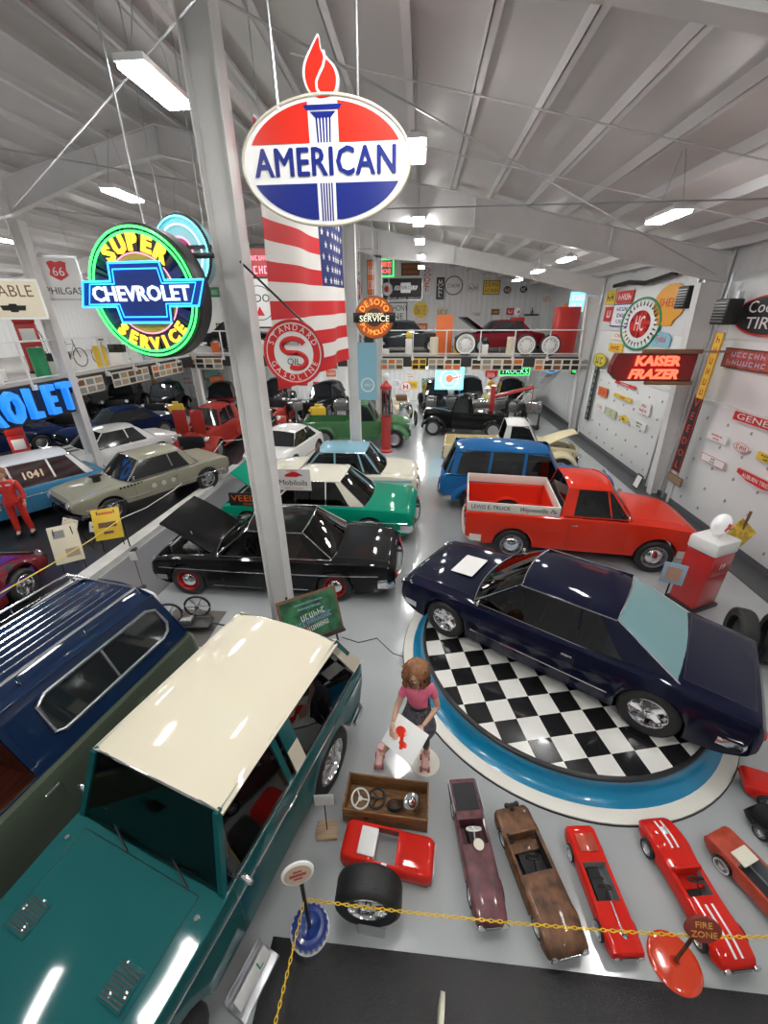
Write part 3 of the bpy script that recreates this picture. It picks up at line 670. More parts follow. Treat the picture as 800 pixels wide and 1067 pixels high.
# black coupe with raised hood
S = dict(wb=2.93, r=.33, R=.37, sill=.24, paint=PBLACK, cap=CHROME, rimc=paint('rim_red', (.45, .02, .02)), keys=[(-2.62, .80, .70, .72), (-2.5, .86, .80, .83), (-1.9, .91, .86, .92), (-1.2, .93, .88, .94), (.3, .93, .88, .90), (.9, .92, .86, .90), (1.6, .90, .82, .88), (2.1, .87, .76, .80), (2.2, .82, .68, .72)],
    tubs=[(-1.12, .68, .3, .87), (.98, 2.06, .4, .74)], doors=[(-.6, .72)], hood=(.98, 2.06), hood_open=38, trunk=(-2.45, -1.5), seats=[-.45, -1.05], seatm=mat('coral_vinyl', (.55, .13, .08), .5), strips=[(.62, -2.3, 2.0), (.27, -.95, .95)], lz=.6, ly=.66,
    rear_bumper=(.44, .14, .10),
    G=dict(xc=.82, xf=.22, xr=-.85, xb=-1.42, zb=.90, zt=1.38, wb=.80, wt=.60, bf=.14, br=.12, crown=.06, drop=.05, sail=(-1.08, -.74), pill=[(-.5, -.46, .03)], rglass=glassmat('clear_light_glass', (.95, .95, .85), .95), open=[0]))
bk = car('hardtop_coupe', 'glossy black coupe with raised hood and red wheels, behind the tall white column', S, (-2.97, 7.10, 0), 180)
# jade green and cream coupe
S = dict(wb=3.0, r=.34, R=.38, sill=.24, paint=GREENT, keys=[(-2.55, .84, .72, .74), (-2.4, .92, .86, .88), (-1.7, .95, .92, .97), (-1.2, .95, .93, .97), (.4, .95, .91, .93), (1.0, .94, .90, .96), (1.7, .92, .86, .93), (2.2, .89, .80, .84), (2.3, .82, .7, .74)],
    tubs=[(-1.1, .75, .32, .86), (1.05, 2.15, .4, .74)], doors=[(-.5, .78)], hood=(1.05, 2.15), hood_open=44, trunk=(-2.35, -1.5), strips=[(.60, -2.4, 2.1), (.40, -2.3, .9)], seats=[-.4, -1.05], seatm=mat('green_vinyl', (.04, .25, .16), .5), wall=(WHITE, 1), rear_bumper=(.46, .18, .1), front_bumper=(.46, .18, .1),
    G=dict(xc=.92, xf=.35, xr=-.75, xb=-1.35, zb=.94, zt=1.50, wb=.82, wt=.62, bf=.16, br=.14, crown=.07, drop=.06, roofm=IVORY, sail=(-1.0, -.62), pill=[(-.42, -.4, .03)], trim=CHROME))
gc = car('two_tone_coupe', 'jade green and cream coupe with its hood raised, behind the black coupe', S, (-2.55, 9.45, 0), 178)
# cream upper band of the green car
# powder blue and ivory sedan
S = dict(wb=2.92, r=.34, R=.38, sill=.25, paint=IVORY, keys=[(-2.45, .82, .78, .8), (-2.3, .90, .88, .91), (-1.6, .93, .94, .98), (.5, .93, .93, .95), (1.2, .92, .91, .98), (1.9, .89, .86, .94), (2.2, .84, .76, .82)],
    tubs=[(-1.15, .75, .3, .86)], doors=[(-.95, -.1), (-.1, .78)], hood=(1.0, 2.1), trunk=(-2.3, -1.45), strips=[(.70, -2.3, 2.0)], wall=(WHITE, 1),
    G=dict(xc=.85, xf=.35, xr=-.95, xb=-1.4, zb=.96, zt=1.55, wb=.80, wt=.62, bf=.14, br=.12, crown=.07, roofm=PBLUE, pill=[(-.1, -.08, .05), (-.95, -.75, .05)], trim=CHROME, glass=SGLASS))
bs = car('two_tone_sedan', 'ivory sedan with powder blue roof, behind the jade green coupe', S, (-2.45, 11.55, 0), 180)
for s in (1, -1):
    n = 12; rr = [[(-2.3 + 1.6 * k / n, s * (side_y(S, -2.3 + 1.6 * k / n, z) + .006), z) for z in (.72, .60, .46)] for k in range(n + 1) if abs(-2.3 + 1.6 * k / n + 1.46) > .0]
    M().grid([[(x_, s * (side_y(S, x_, z) + .006), z) for z in (.82, .78, .745)] for x_ in [-2.3 + 3.9 * k / 16 for k in range(17)]], None, 0, .002).build('blue_flank', PBLUE, bs)
# red pickup
S = dict(wb=2.92, r=.38, R=.43, sill=.38, paint=RED, tw=.21, cap=CHROME, rimc=STEEL, boxy=.6, keys=[(-2.5, .94, 1.12, 1.13), (-.62, .96, 1.14, 1.16), (-.5, .96, 1.15, 1.17), (.85, .95, 1.13, 1.17), (1.4, .93, 1.10, 1.16), (2.0, .90, 1.02, 1.09), (2.2, .88, .93, .98)],
    tubs=[(-2.46, -.62, .66, .90), (-.46, .8, .5, .88)], doors=[(-.35, .8)], hood=(.98, 2.15), seats=[-.30], lz=.80, ly=.72, grille=(1.2, .22), tubmat=RED, zf=.5, strips=[], bumpm=mat('white_bumper', (.75, .72, .65), .35), front_bumper=(.50, .16, .08), rear_bumper=(.52, .16, .06), sill_=1,
    G=dict(xc=.86, xf=.42, xr=-.42, xb=-.52, zb=1.17, zt=1.76, wb=.84, wt=.66, bf=.12, br=.02, crown=.06, drop=.05, sail=(-.28, -.22), trim=RED, glass=SGLASS, pill=[(.48, .34, .03)]))
rt = car('pickup_truck', 'bright red pickup truck with white lettered boards round its bed', S, (3.70, 8.78, 0), -6, cat='truck')
bw = mat('white_board', (.74, .72, .66), .5)
for s in (1, -1): M().box((-1.53, s * .90, 1.26), (1.92, .03, .22), .006).build('bed_board', bw, rt)
M().box((-2.49, 0, 1.26), (.03, 1.8, .22), .006).build('bed_board', bw, rt); M().box((-.58, 0, 1.26), (.03, 1.8, .22), .006).build('bed_board', bw, rt)
text('LEWIS E. TRUCK', .135, BLACK, rt, T(-2.0, -.918, 1.26) @ RX(PI / 2), 'board_lettering', .002, sx=.85)
text('Waynesville, Pa.', .14, BLACK, rt, T(-1.02, -.918, 1.26) @ RX(PI / 2), 'board_lettering', .002, shear=.3, sx=.85)
# blue wagon of the fifties
S = dict(wb=2.95, r=.38, R=.42, sill=.36, paint=MBLUE, fend=[(.95, (.12, .3, .56)), (.93, (.1, .2, .52))], tw=.18, yw=.80, wheel='steel', cap=CHROME, keys=[(-2.45, .66, 1.0, 1.02), (-2.3, .76, 1.06, 1.08), (-1.2, .82, 1.08, 1.1), (.5, .82, 1.08, 1.1), (1.1, .70, 1.06, 1.18), (1.7, .55, 1.0, 1.16), (2.1, .42, .9, 1.06), (2.2, .36, .82, .95)],
    tubs=[(-2.25, .6, .4, .88)], doors=[(-.2, .7)], hood=(.95, 2.15), seats=[-.3, -1.2], ly=.72, lz=.86, grille=(.6, .3), gz=.62,
    G=dict(xc=.72, xf=.35, xr=-2.05, xb=-2.3, zb=1.10, zt=1.78, wb=.76, wt=.60, bf=.1, br=.12, crown=.12, drop=.12, pill=[(-.25, -.22, .08), (-1.15, -1.1, .07), (-2.1, -1.95, .16)], gutter=False, trim=MBLUE, glass=SGLASS))
sb = car('panel_wagon', 'medium blue fifties wagon with rounded roof, behind the red pickup', S, (3.15, 11.1, 0), -6)
# cream pickup with open hood
S = dict(wb=2.95, r=.37, R=.41, sill=.40, paint=YCREAM, fend=[(.93, (.1, .3, .54)), (.95, (.0, .0, .46))], tw=.18, yw=.80, cap=CHROME, keys=[(-2.4, .76, 1.02, 1.03), (-.55, .76, 1.05, 1.06), (-.45, .80, 1.08, 1.1), (.6, .80, 1.08, 1.1), (1.1, .66, 1.04, 1.14), (1.7, .52, .98, 1.08), (2.05, .4, .9, .98)],
    tubs=[(-2.36, -.55, .62, .93), (-.4, .6, .5, .85), (1.0, 2.0, .45, .74)], doors=[(-.2, .6)], hood=(1.0, 2.0), hood_open=30, seats=[-.25], tubmat=YCREAM, ly=.72, lz=.8, grille=(.6, .2), gz=.6,
    G=dict(xc=.70, xf=.35, xr=-.35, xb=-.48, zb=1.10, zt=1.74, wb=.74, wt=.58, bf=.08, br=.03, crown=.1, drop=.12, sail=(-.25, -.2), roofm=PWHITE, gutter=False, trim=PWHITE))
cp = car('pickup_truck', 'cream pickup truck with open hood, behind the blue wagon', S, (3.35, 14.2, 0), -5, cat='truck')
# green pickup by the back
S = dict(wb=2.95, r=.37, R=.41, sill=.40, paint=GREEN, far=True, fend=[(.95, (.12, .3, .56)), (.95, (.0, .1, .5))], tw=.18, yw=.82, keys=[(-2.4, .76, 1.02, 1.03), (-.55, .76, 1.05, 1.06), (-.45, .82, 1.1, 1.12), (.6, .82, 1.1, 1.12), (1.1, .70, 1.08, 1.2), (1.7, .55, 1.02, 1.16), (2.1, .42, .9, 1.04)],
    tubs=[(-2.36, -.55, .62, .93)], doors=[(-.2, .6)], hood=(.95, 2.05), tubmat=GREEN, ly=.72, lz=.86, grille=(.6, .3), gz=.62,
    G=dict(xc=.70, xf=.35, xr=-.35, xb=-.48, zb=1.12, zt=1.76, wb=.76, wt=.60, bf=.08, br=.03, crown=.1, drop=.12, sail=(-.25, -.2)))
car('pickup_truck', 'green fifties pickup truck under the back mezzanine edge', S, (-2.5, 17.3, 0), 2, cat='truck')
# champagne racing coupe on the left platform
S = dict(wb=2.8, r=.34, R=.40, sill=.34, lift=.08, paint=CHAMP, wheel='mag', tw=.2, rr=1.08, boxy=.4, keys=[(-2.25, .80, .84, .86), (-2.15, .84, .90, .92), (-1.2, .88, .94, .97), (.4, .89, .93, .95), (1.0, .88, .92, .97), (1.8, .86, .88, .92), (2.2, .84, .82, .86), (2.27, .80, .74, .78)],
    tubs=[(-1.0, .75, .35, .86)], doors=[(-.45, .75)], hood=(.95, 2.2), trunk=(-2.1, -1.35), seats=[-.4], lz=.72, ly=.62, grille=(1.3, .14), strips=[(.55, -2.1, 2.0)],
    G=dict(xc=.85, xf=.38, xr=-.85, xb=-1.25, zb=.96, zt=1.45, wb=.77, wt=.60, bf=.1, br=.1, crown=.05, drop=.03, sail=(-.95, -.72), pill=[(-.45, -.42, .03)], glass=DGLASS))
ch = car('racing_coupe', 'champagne grey racing coupe with dark windows on the left platform', S, (-8.05, 10.7, .03), -121)
M().cyl(.10, .18, 16, T(1.3, 0, .93)).box((1.3, 0, 1.12), (.3, .16, .05), .02).build('carburetor_stack', BLACK, ch)
for s in (-1, 1):
    q = M()
    for k in range(3): q.cyl(.07, .004, 20, T(.25 - k * .28, s * (side_y(S, .2, .68) + .006), .70) @ RX(-s * PI / 2))
    q.build('round_decals', SOFTW, ch)
    q = M()
    for k in range(7): q.box((.55 + k * .09, s * (side_y(S, .8, .86) - .0), .88), (.05, .006, .06))
    q.build('side_script', BLACK, ch)
# white coupe with black stripes
def far_sedan(pc, roofm=None, L=4.8, zt=1.42, **k):
    h = L / 2
    S = dict(wb=L * .6, r=.34, R=.38, sill=.26, paint=pc, far=True, keys=[(-h, .82, .76, .78), (-h + .15, .88, .86, .88), (-1.3, .92, .92, .95), (.5, .92, .90, .92), (1.1, .91, .89, .93), (h - .3, .87, .80, .85), (h - .05, .80, .72, .74)],
        tubs=[(-1.1, .75, .35, .86)], doors=[(-.45, .75)], hood=(1.0, h - .1), trunk=(-h + .1, -1.45), lz=.62, ly=.66,
        G=dict(xc=.85, xf=.32, xr=-.85, xb=-1.4, zb=.93, zt=zt, wb=.80, wt=.60, bf=.12, br=.1, crown=.06, sail=(-1.05, -.75), pill=[(-.45, -.42, .04)], **({'roofm': roofm} if roofm else {})))
    S.update(k); return S
S = far_sedan(PWHITE); c = car('striped_coupe', 'white coupe with two black stripes, behind the champagne racing coupe', S, (-11.3, 13.4, .03), -118)
for s in (1, -1):
    M().grid([[(x_, s * .1, top_z(S, x_, .1) + .006), (x_, s * .34, top_z(S, x_, .34) + .006)] for x_ in [1.0 + 1.25 * k / 8 for k in range(9)]], None, 0, .003).build('hood_stripe', BLACK, c)
# white over blue wagon with the number on its glass
S = far_sedan(paint('wagon_blue', (.05, .22, .38)), PWHITE, 5.0, 1.55); S['far'] = False; S['seats'] = []; S['G'].update(xr=-1.7, xb=-2.1, sail=(-1.9, -1.6), glass=DGLASS, pill=[(-.3, -.28, .05), (-1.2, -1.15, .05)], trim=CHROME)
S['tubs'] = []; S['strips'] = [(.70, -2.3, 2.2)]
c = car('drag_wagon', 'blue wagon with white roof and race number 1041, left of the champagne coupe', S, (-11.3, 9.1, .03), -122)
for s in (1, -1): text('1041', .26, mat('number_cream', (.8, .62, .45), .5), c, T(-.75, s * .735, 1.2) @ (RX(PI / 2 - .3) if s < 0 else RZ(PI) @ RX(PI / 2 - .3)), 'race_number', .004, bold=.008)
# maroon funny car at the left edge
PURP = paint('purple', (.08, .015, .22))
S = dict(wb=2.9, r=.33, R=.42, sill=.18, lift=.06, paint=MAROON, wheel='mag', tw=.3, keys=[(-2.4, .8, .92, .94), (-1.2, .92, .95, .98), (0, .9, .85, .88), (.8, .86, .78, .84), (1.6, .82, .70, .78), (2.2, .76, .55, .58), (2.4, .62, .40, .43)],
    tubs=[], doors=[(-.6, .5)], hood=(.7, 2.2), lz=.46, ly=.45, front_bumper=None, rear_bumper=None, grille=(.5, .08),
    G=dict(xc=.6, xf=.1, xr=-1.0, xb=-1.9, zb=.90, zt=1.25, wb=.74, wt=.52, bf=.1, br=.05, crown=.04, sail=(-1.2, -.8), glass=DGLASS, trim=MAROON, gutter=False), seats=[])
fc_ = car('drag_car', 'maroon drag car with a purple flash, cut off by the left edge', S, (-8.15, 4.25, .03), 97)
for s in (1, -1):
    M().grid([[(x_, s * (side_y(S, x_, z) + .006), z) for z in (.44, .50, .56)] for x_ in [.9 + .9 * k / 8 for k in range(9)]][::s], None, 0, .003).build('purple_flash', PURP, fc_)
    M().grid([[(x_, s * .52, top_z(S, x_, .52) + .008), (x_, s * .2, top_z(S, x_, .2) + .008)] for x_ in [.75 + 1.2 * k / 8 for k in range(9)]][::s], None, 0, .003).build('purple_flash', PURP, fc_)
    text('BOXER', .24, mat('script_tan', (.55, .22, .12), .4), fc_, T(.25, s * (side_y(S, .2, .62) + .012), .60) @ (RX(PI / 2) if s < 0 else RZ(PI) @ RX(PI / 2)), 'door_script', .002, shear=.15)
# ---------------------------------------------------------------- turntable
def checker():
    m = mat('checker_tiles', (.8, .8, .8), .2, 0, .4); nt = m.node_tree; b = nt.nodes['Principled BSDF']
    tc = nt.nodes.new('ShaderNodeTexCoord'); mp = nt.nodes.new('ShaderNodeMapping'); ck = nt.nodes.new('ShaderNodeTexChecker')
    mp.inputs['Rotation'].default_value = (0, 0, math.radians(-13)); mp.inputs['Scale'].default_value = (1, 1, 0)
    A = Vector((1.55 - 2.26, 4.34 - 5.05, 0)); A.rotate(Matrix.Rotation(math.radians(-13), 3, 'Z')); mp.inputs['Location'].default_value = (-A.x, -A.y, .01)
    nt.links.new(tc.outputs['Object'], mp.inputs[0]); nt.links.new(mp.outputs[0], ck.inputs[0]); ck.inputs['Scale'].default_value = 1 / .305
    ck.inputs[1].default_value = (.012, .012, .013, 1); ck.inputs[2].default_value = (.80, .79, .75, 1); nt.links.new(ck.outputs[0], b.inputs['Base Color']); return m
tt = thing('turntable', 'round checkered turntable platform with a turquoise skirt under the navy coupe', 'turntable', (2.26, 5.05, 0))
M().lathe([(0, .285), (2.03, .285), (2.03, .25), (0, .25)], 96).build('tile_top', checker(), tt)
M().lathe([(2.03, .25), (2.03, .292), (2.055, .292), (2.075, .28), (2.08, .25)], 96).build('rim', BLACK, tt)
M().lathe([(2.065, .26), (2.07, .2), (2.10, .12), (2.16, .05), (2.24, .025), (2.24, .0), (2.0, 0)], 96).build('skirt', mat('turquoise_skirt', (.0, .22, .42), .28, 0, .4), tt)
M().lathe([(2.235, .0), (2.235, .032), (2.385, .028), (2.39, .0)], 96).build('base_ring', mat('ring_white', (.80, .78, .70), .4), tt)
M().lathe([(2.385, .0), (2.392, .02), (2.40, 0)], 96).build('edge_strip', BLACK, tt)
tag(M().tube([(-1.2, 5.25, .008), (-.9, 5.15, .008), (-.6, 5.28, .008), (-.3, 4.95, .008), (.0, 4.85, .008)], .007, 6).build('power_cord', BLACK), 'thin black cord on the floor from the green board to the turntable', 'cord')
# ---------------------------------------------------------------- people
def skin_mesh(pts, edges, name='b', sub=2):
    """pts: {key: (x, y, z, radius)} ; returns (verts, faces) of a Skin-modifier body"""
    ks = list(pts); me = bpy.data.meshes.new(name); me.from_pydata([pts[k][:3] for k in ks], [(ks.index(a), ks.index(b)) for a, b in edges], [])
    o = bpy.data.objects.new(name, me); COL.objects.link(o); o.modifiers.new('s', 'SKIN')
    for i, k in enumerate(ks):
        d = me.skin_vertices[0].data[i]; r = pts[k][3]; d.radius = (r, r) if not isinstance(r, tuple) else r; d.use_root = i == 0
    sb_ = o.modifiers.new('u', 'SUBSURF'); sb_.levels = sub; bpy.context.view_layer.update()
    ev = bpy.data.meshes.new_from_object(o.evaluated_get(bpy.context.evaluated_depsgraph_get()))
    v = [tuple(q.co) for q in ev.vertices]; f = [tuple(p.vertices) for p in ev.polygons]
    bpy.data.objects.remove(o); bpy.data.meshes.remove(me); bpy.data.meshes.remove(ev); return v, f
def hand(q, wr, d, pn, mi=0, s=1.0, curl=.5):
    """palm at wrist wr, pointing along d, palm normal pn"""
    d = Vector(d).normalized(); pn = Vector(pn); pn = (pn - d * pn.dot(d)).normalized(); sd = d.cross(pn); B = Matrix((sd, d, pn)).transposed().to_4x4(); X = T(Vector(wr)) @ B @ Matrix.Scale(s, 4)
    q.ball(.045, X @ T(0, .045, 0), 12, mi, (.95, 1.15, .38))
    for k, (x_, L) in enumerate(((-.030, .062), (-.010, .074), (.011, .070), (.030, .054))):
        c = curl; pts = [(x_, .07, 0), (x_ * 1.1, .08 + L * .4, .006), (x_ * 1.15, .08 + L * (.4 + .35 * math.cos(c)), .006 + L * .35 * math.sin(c)), (x_ * 1.15, .08 + L * (.4 + .35 * math.cos(c) + .2 * math.cos(2 * c)), .006 + L * (.35 * math.sin(c) + .25 * math.sin(2 * c)))]
        q.tube(pts, .0085, 6, X=X, mi=mi)
    q.tube([(-.03, .02, 0), (-.056, .045, .012), (-.062, .075, .024)], .010, 6, X=X, mi=mi)
def head(q, c, face, up=(0, 0, 1), r=.10, mi=(0, 1, 2, 3)):
    f = Vector(face).normalized(); u = Vector(up); u = (u - f * u.dot(f)).normalized(); sd = f.cross(u); B = Matrix((f, -sd, u)).transposed().to_4x4(); X = T(Vector(c)) @ B
    q.ball(r, X, 20, mi[0], (.88, .74, 1.08)); q.ball(r * .62, X @ T(r * .32, 0, -r * .55), 14, mi[0], (.85, .85, .85))
    q.lathe([(.0, .028), (.008, .02), (.014, .0), (.016, -.03)], 10, X @ T(r * .86, 0, -r * .12) @ RY(.25), mi[0]); q.ball(.013, X @ T(r * .96, 0, -r * .30), 8, mi[0])
    for s in (1, -1):
        q.ball(.013, X @ T(r * .80, s * .031, r * .04), 10, mi[1], (.6, 1.3, .8)); q.ball(.007, X @ T(r * .875, s * .031, r * .04), 8, mi[2], (.5, 1, 1))
        q.tube([(r * .82, s * .018, r * .26), (r * .80, s * .034, r * .31), (r * .74, s * .05, r * .26)], .004, 5, X=X, mi=mi[2]); q.ball(.024, X @ T(-.005, s * r * .75, -.01), 10, mi[0], (.7, .3, 1.1))
    q.tube([(r * .78, -.022, -r * .60), (r * .86, 0, -r * .58), (r * .78, .022, -r * .60)], .006, 6, X=X, mi=mi[3])
    return X
HAIRB = mat('brown_hair', (.30, .13, .055), .45, bump=.6, bscale=90, var=.3, vscale=20); LIPS = flat('lips', (.5, .06, .06)); EYEW = flat('eye_white', (.8, .8, .8), .2); TIGHTS = mat('dark_tights', (.05, .03, .04), .5)
PINK = mat('pink_shirt', (.80, .16, .26), .6, bump=.1); PLAID = mat('grey_skirt', (.10, .10, .12), .7, bump=.2, bscale=120, var=.5, vscale=30)
g = thing('person', 'carhop mannequin in pink shirt and grey skirt on roller skates holding a white tray card', 'person', (.10, 3.22, 0), math.radians(0))
P_ = dict(pel=(0, .02, .88, (.11, .09)), bel=(0, .02, 1.0, (.095, .08)), che=(-.01, .0, 1.17, (.115, .085)), nek=(-.02, -.01, 1.33, .045), hdb=(-.035, -.03, 1.42, .042),
    hL=(-.09, .0, .83, .085), kL=(-.26, -.05, .50, .052), cL=(-.31, -.03, .36, .048), aL=(-.40, -.02, .13, .03), fL=(-.46, -.09, .10, .032),
    hR=(.085, .02, .83, .085), kR=(.10, -.04, .48, .052), cR=(.11, -.02, .34, .048), aR=(.13, .02, .13, .03), fR=(.10, -.09, .10, .032),
    sL=(-.15, .0, 1.26, .05), eL=(-.24, -.06, 1.03, .036), wL=(-.28, -.22, .95, .024), sR=(.14, .01, 1.26, .05), eR=(.22, -.03, 1.02, .036), wR=(.05, -.22, .92, .024))
E_ = [('pel', 'bel'), ('bel', 'che'), ('che', 'nek'), ('nek', 'hdb'), ('pel', 'hL'), ('hL', 'kL'), ('kL', 'cL'), ('cL', 'aL'), ('aL', 'fL'), ('pel', 'hR'), ('hR', 'kR'), ('kR', 'cR'), ('cR', 'aR'), ('aR', 'fR'), ('che', 'sL'), ('sL', 'eL'), ('eL', 'wL'), ('che', 'sR'), ('sR', 'eR'), ('eR', 'wR')]
q = M(); v, f = skin_mesh(P_, E_); q.add(v, f); head(q, (-.045, -.045, 1.51), (-.45, -.75, -.35), (0, 0, 1), .098)
hand(q, (-.28, -.22, .95), (-.1, -.9, -.2), (.6, 0, -.4), curl=.6); hand(q, (.05, -.22, .92), (-.7, -.6, -.1), (-.1, 0, 1), curl=.6)
b = q.build('body', [SKIN, EYEW, BLACK, LIPS], g, 60, False)
def shell(P_, sel, grow, edges, name, m, parent, extra={}, torso=0):
    pp = {k: (*P_[k][:3], (tuple(a + grow for a in P_[k][3]) if isinstance(P_[k][3], tuple) else P_[k][3] + grow)) for k in sel}; pp.update(extra)
    for k in ('bel', 'che', 'pel'):
        if torso and k in pp: pp[k] = (*pp[k][:3], tuple(a + torso for a in pp[k][3]))
    v, f = skin_mesh(pp, edges); return M().add(v, f).build(name, m, parent, 60, False)
shell(P_, ['bel', 'che', 'sL', 'sR'], .014, [('bel', 'che'), ('che', 'sL'), ('che', 'sR'), ('sL', 'tL'), ('sR', 'tR'), ('che', 'nk'), ('bel', 'wa')], 'shirt', PINK, g, dict(tL=(-.20, -.03, 1.13, .05), tR=(.185, -.01, 1.13, .05), nk=(-.015, -.005, 1.29, .06), wa=(0, .015, 1.0, (.098, .088))), .012)
M().lathe([(.125, 1.03), (.15, .92), (.18, .80), (.215, .68), (.225, .63), (.215, .63), (.17, .80), (.12, 1.0)], 30, T(0, .01, 0)).build('skirt', PLAID, g, 60)
M().lathe([(.125, .99), (.134, 1.01), (.132, 1.045), (.12, 1.055)], 30, T(0, .015, 0)).build('belt', BLACK, g)
for L_ in 'LR': shell(P_, ['h' + L_, 'k' + L_, 'c' + L_], .006, [('h' + L_, 'k' + L_), ('k' + L_, 'c' + L_), ('c' + L_, 'z')], 'stocking', TIGHTS, g, dict(z=(*[P_['c' + L_][i] * .55 + P_['a' + L_][i] * .45 for i in range(3)], .038)))
hm = M(); hc = Vector((-.035, -.025, 1.525)); hm.ball(.125, T(-.03, -.005, 1.545), 20, 0, (.98, .98, .95))
random.seed(3)
for k in range(110):
    a = random.uniform(-1.2, PI + 1.3); a0 = a; R_ = .098 + random.uniform(0, .02); top_ = Vector((-.03 + R_ * .95 * math.cos(a), .0 + R_ * .95 * math.sin(a), 1.56 + random.uniform(-.03, .05)))
    L1 = random.uniform(.10, .2); hm.tube([top_, (top_.x * 1.25, top_.y * 1.2 + .005, top_.z - L1 * .4), (top_.x * 1.35 + random.uniform(-.02, .02), top_.y * 1.3, top_.z - L1 * .8), (top_.x * 1.2, top_.y * 1.1, top_.z - L1 * 1.15)], random.uniform(.012, .02), 6)
hm.build('hair', HAIRB, g, 60)
for fx, fy, an in ((-.45, -.06, 'aL'), (.11, -.05, 'aR')):
    s_ = M().box((fx, fy - .02, .105), (.085, .24, .06), .028).cyl(.045, .10, 14, T(fx + .02, fy + .06, .10)).box((fx, fy, .068), (.06, .22, .012)); k_ = s_.build('roller_skate', flat('skate_pink', (.78, .45, .42)), g)
    for wy in (-.09, .06):
        for wx in (-.045, .045): M().cyl(.033, .03, 14, T(fx + wx - .015, fy + wy, .034) @ RY(PI / 2)).build('skate_wheel', flat('wheel_pink', (.6, .12, .15)), k_)
tr = M().box((0, 0, 0), (.42, .30, .012), .004); X = T(-.14, -.36, .90) @ RZ(-.62) @ RX(.5); tr = M().box((0, 0, 0), (.42, .34, .012), .004, X).build('tray_card', WHITE, g)
q = M().ball(.07, X @ T(-.07, .03, .004), 14, 0, (1.1, .9, .06)).ball(.05, X @ T(.02, -.06, .004), 12, 0, (1.3, .7, .08)).box((-.03, -.01, .008), (.04, .2, .006), 0, X @ RZ(.5)); q.build('tray_picture', RED, tr)
M().ball(.05, X @ T(-.1, -.04, .004), 12, 0, (1, 1, .07)).build('tray_picture', flat('peach', (.75, .42, .28)), tr)
tag(M().lathe([(0, .02), (.17, .02), (.185, .012), (.185, 0), (0, 0)], 36, T(.21, 3.19, 0)).build('round_base', mat('base_cream', (.78, .76, .66), .35)), 'round cream base plate on the floor under the carhop mannequin', 'base plate')
# driver mannequin
SUIT = mat('red_race_suit', (.62, .03, .02), .55, bump=.15, bscale=25)
def dummy(name, label, loc, rz, top, legs, hairm, hat=None, suit2=None):
    g = thing(name, label, 'person', loc, rz)
    P_ = dict(pel=(0, 0, .95, (.13, .10)), bel=(0, 0, 1.1, (.12, .095)), che=(0, 0, 1.32, (.14, .105)), nek=(.01, 0, 1.48, .055), hdb=(.02, 0, 1.56, .05),
        hL=(0, .10, .9, .085), kL=(.02, .12, .5, .062), aL=(0, .14, .10, .045), fL=(.14, .15, .04, .04), hR=(0, -.10, .9, .085), kR=(.02, -.12, .5, .062), aR=(0, -.14, .10, .045), fR=(.14, -.15, .04, .04),
        sL=(0, .18, 1.42, .062), eL=(.02, .25, 1.15, .045), wL=(.12, .26, .92, .03), sR=(0, -.18, 1.42, .062), eR=(.02, -.25, 1.15, .045), wR=(.12, -.26, .92, .03))
    q = M(); v, f = skin_mesh(P_, E_[:1] + [('bel', 'che'), ('che', 'nek'), ('nek', 'hdb')] + [e for S_ in 'LR' for e in (('pel', 'h' + S_), ('h' + S_, 'k' + S_), ('k' + S_, 'a' + S_), ('a' + S_, 'f' + S_), ('che', 's' + S_), ('s' + S_, 'e' + S_), ('e' + S_, 'w' + S_))]); q.add(v, f)
    head(q, (.03, 0, 1.66), (1, 0, -.1), r=.105)
    for s, k in ((1, 'wL'), (-1, 'wR')): hand(q, P_[k][:3], (.3, 0, -1), (0, -s, 0), curl=.5)
    q.build('body', [SKIN, EYEW, BLACK, LIPS], g, 60, False)
    shell(P_, ['bel', 'che', 'sL', 'sR', 'eL', 'eR'], .014, [('bel', 'che'), ('che', 'sL'), ('che', 'sR'), ('sL', 'eL'), ('sR', 'eR'), ('eL', 'tL'), ('eR', 'tR'), ('che', 'nk'), ('bel', 'wa')], 'jacket', top, g, dict(tL=(.11, .26, .95, .042), tR=(.11, -.26, .95, .042), nk=(.01, 0, 1.47, .07), wa=(0, 0, .96, (.165, .135))), .03)
    shell(P_, ['pel', 'hL', 'hR', 'kL', 'kR'], .016, [('pel', 'hL'), ('pel', 'hR'), ('hL', 'kL'), ('hR', 'kR'), ('kL', 'zL'), ('kR', 'zR')], 'trousers', legs, g, dict(zL=(.0, .14, .12, .065), zR=(0, -.14, .12, .065)))
    for s in (1, -1): M().box((.06, s * .145, .045), (.28, .10, .08), .035).build('shoe', BLACK, g)
    if hairm: M().ball(.118, T(.0, 0, 1.70), 16, 0, (.98, .88, .92)).ball(.10, T(-.04, 0, 1.62), 14, 0, (.75, .9, 1.1)).build('hair', hairm, g)
    if hat: M().lathe([(0, .09), (.07, .085), (.10, .03), (.10, 0), (.15, -.01), (.15, -.02), (.09, -.015)], 20, T(.02, 0, 1.74)).build('hat', hat, g)
    return g
d = dummy('person', 'driver mannequin in a red racing suit standing behind the maroon drag car', (-9.85, 8.2, .05), math.radians(-60), SUIT, SUIT, HAIRB)
for s in (1, -1): M().box((.128, s * .08, 1.38), (.012, .09, .04), .002).build('suit_patch', WHITE, d)
dummy('person', 'mannequin in a pale yellow shirt and white cap among the black engines far back', (3.4, 21.4, 0), math.radians(-90), flat('pale_yellow', (.75, .7, .35)), flat('denim', (.05, .07, .15)), None, WHITE)
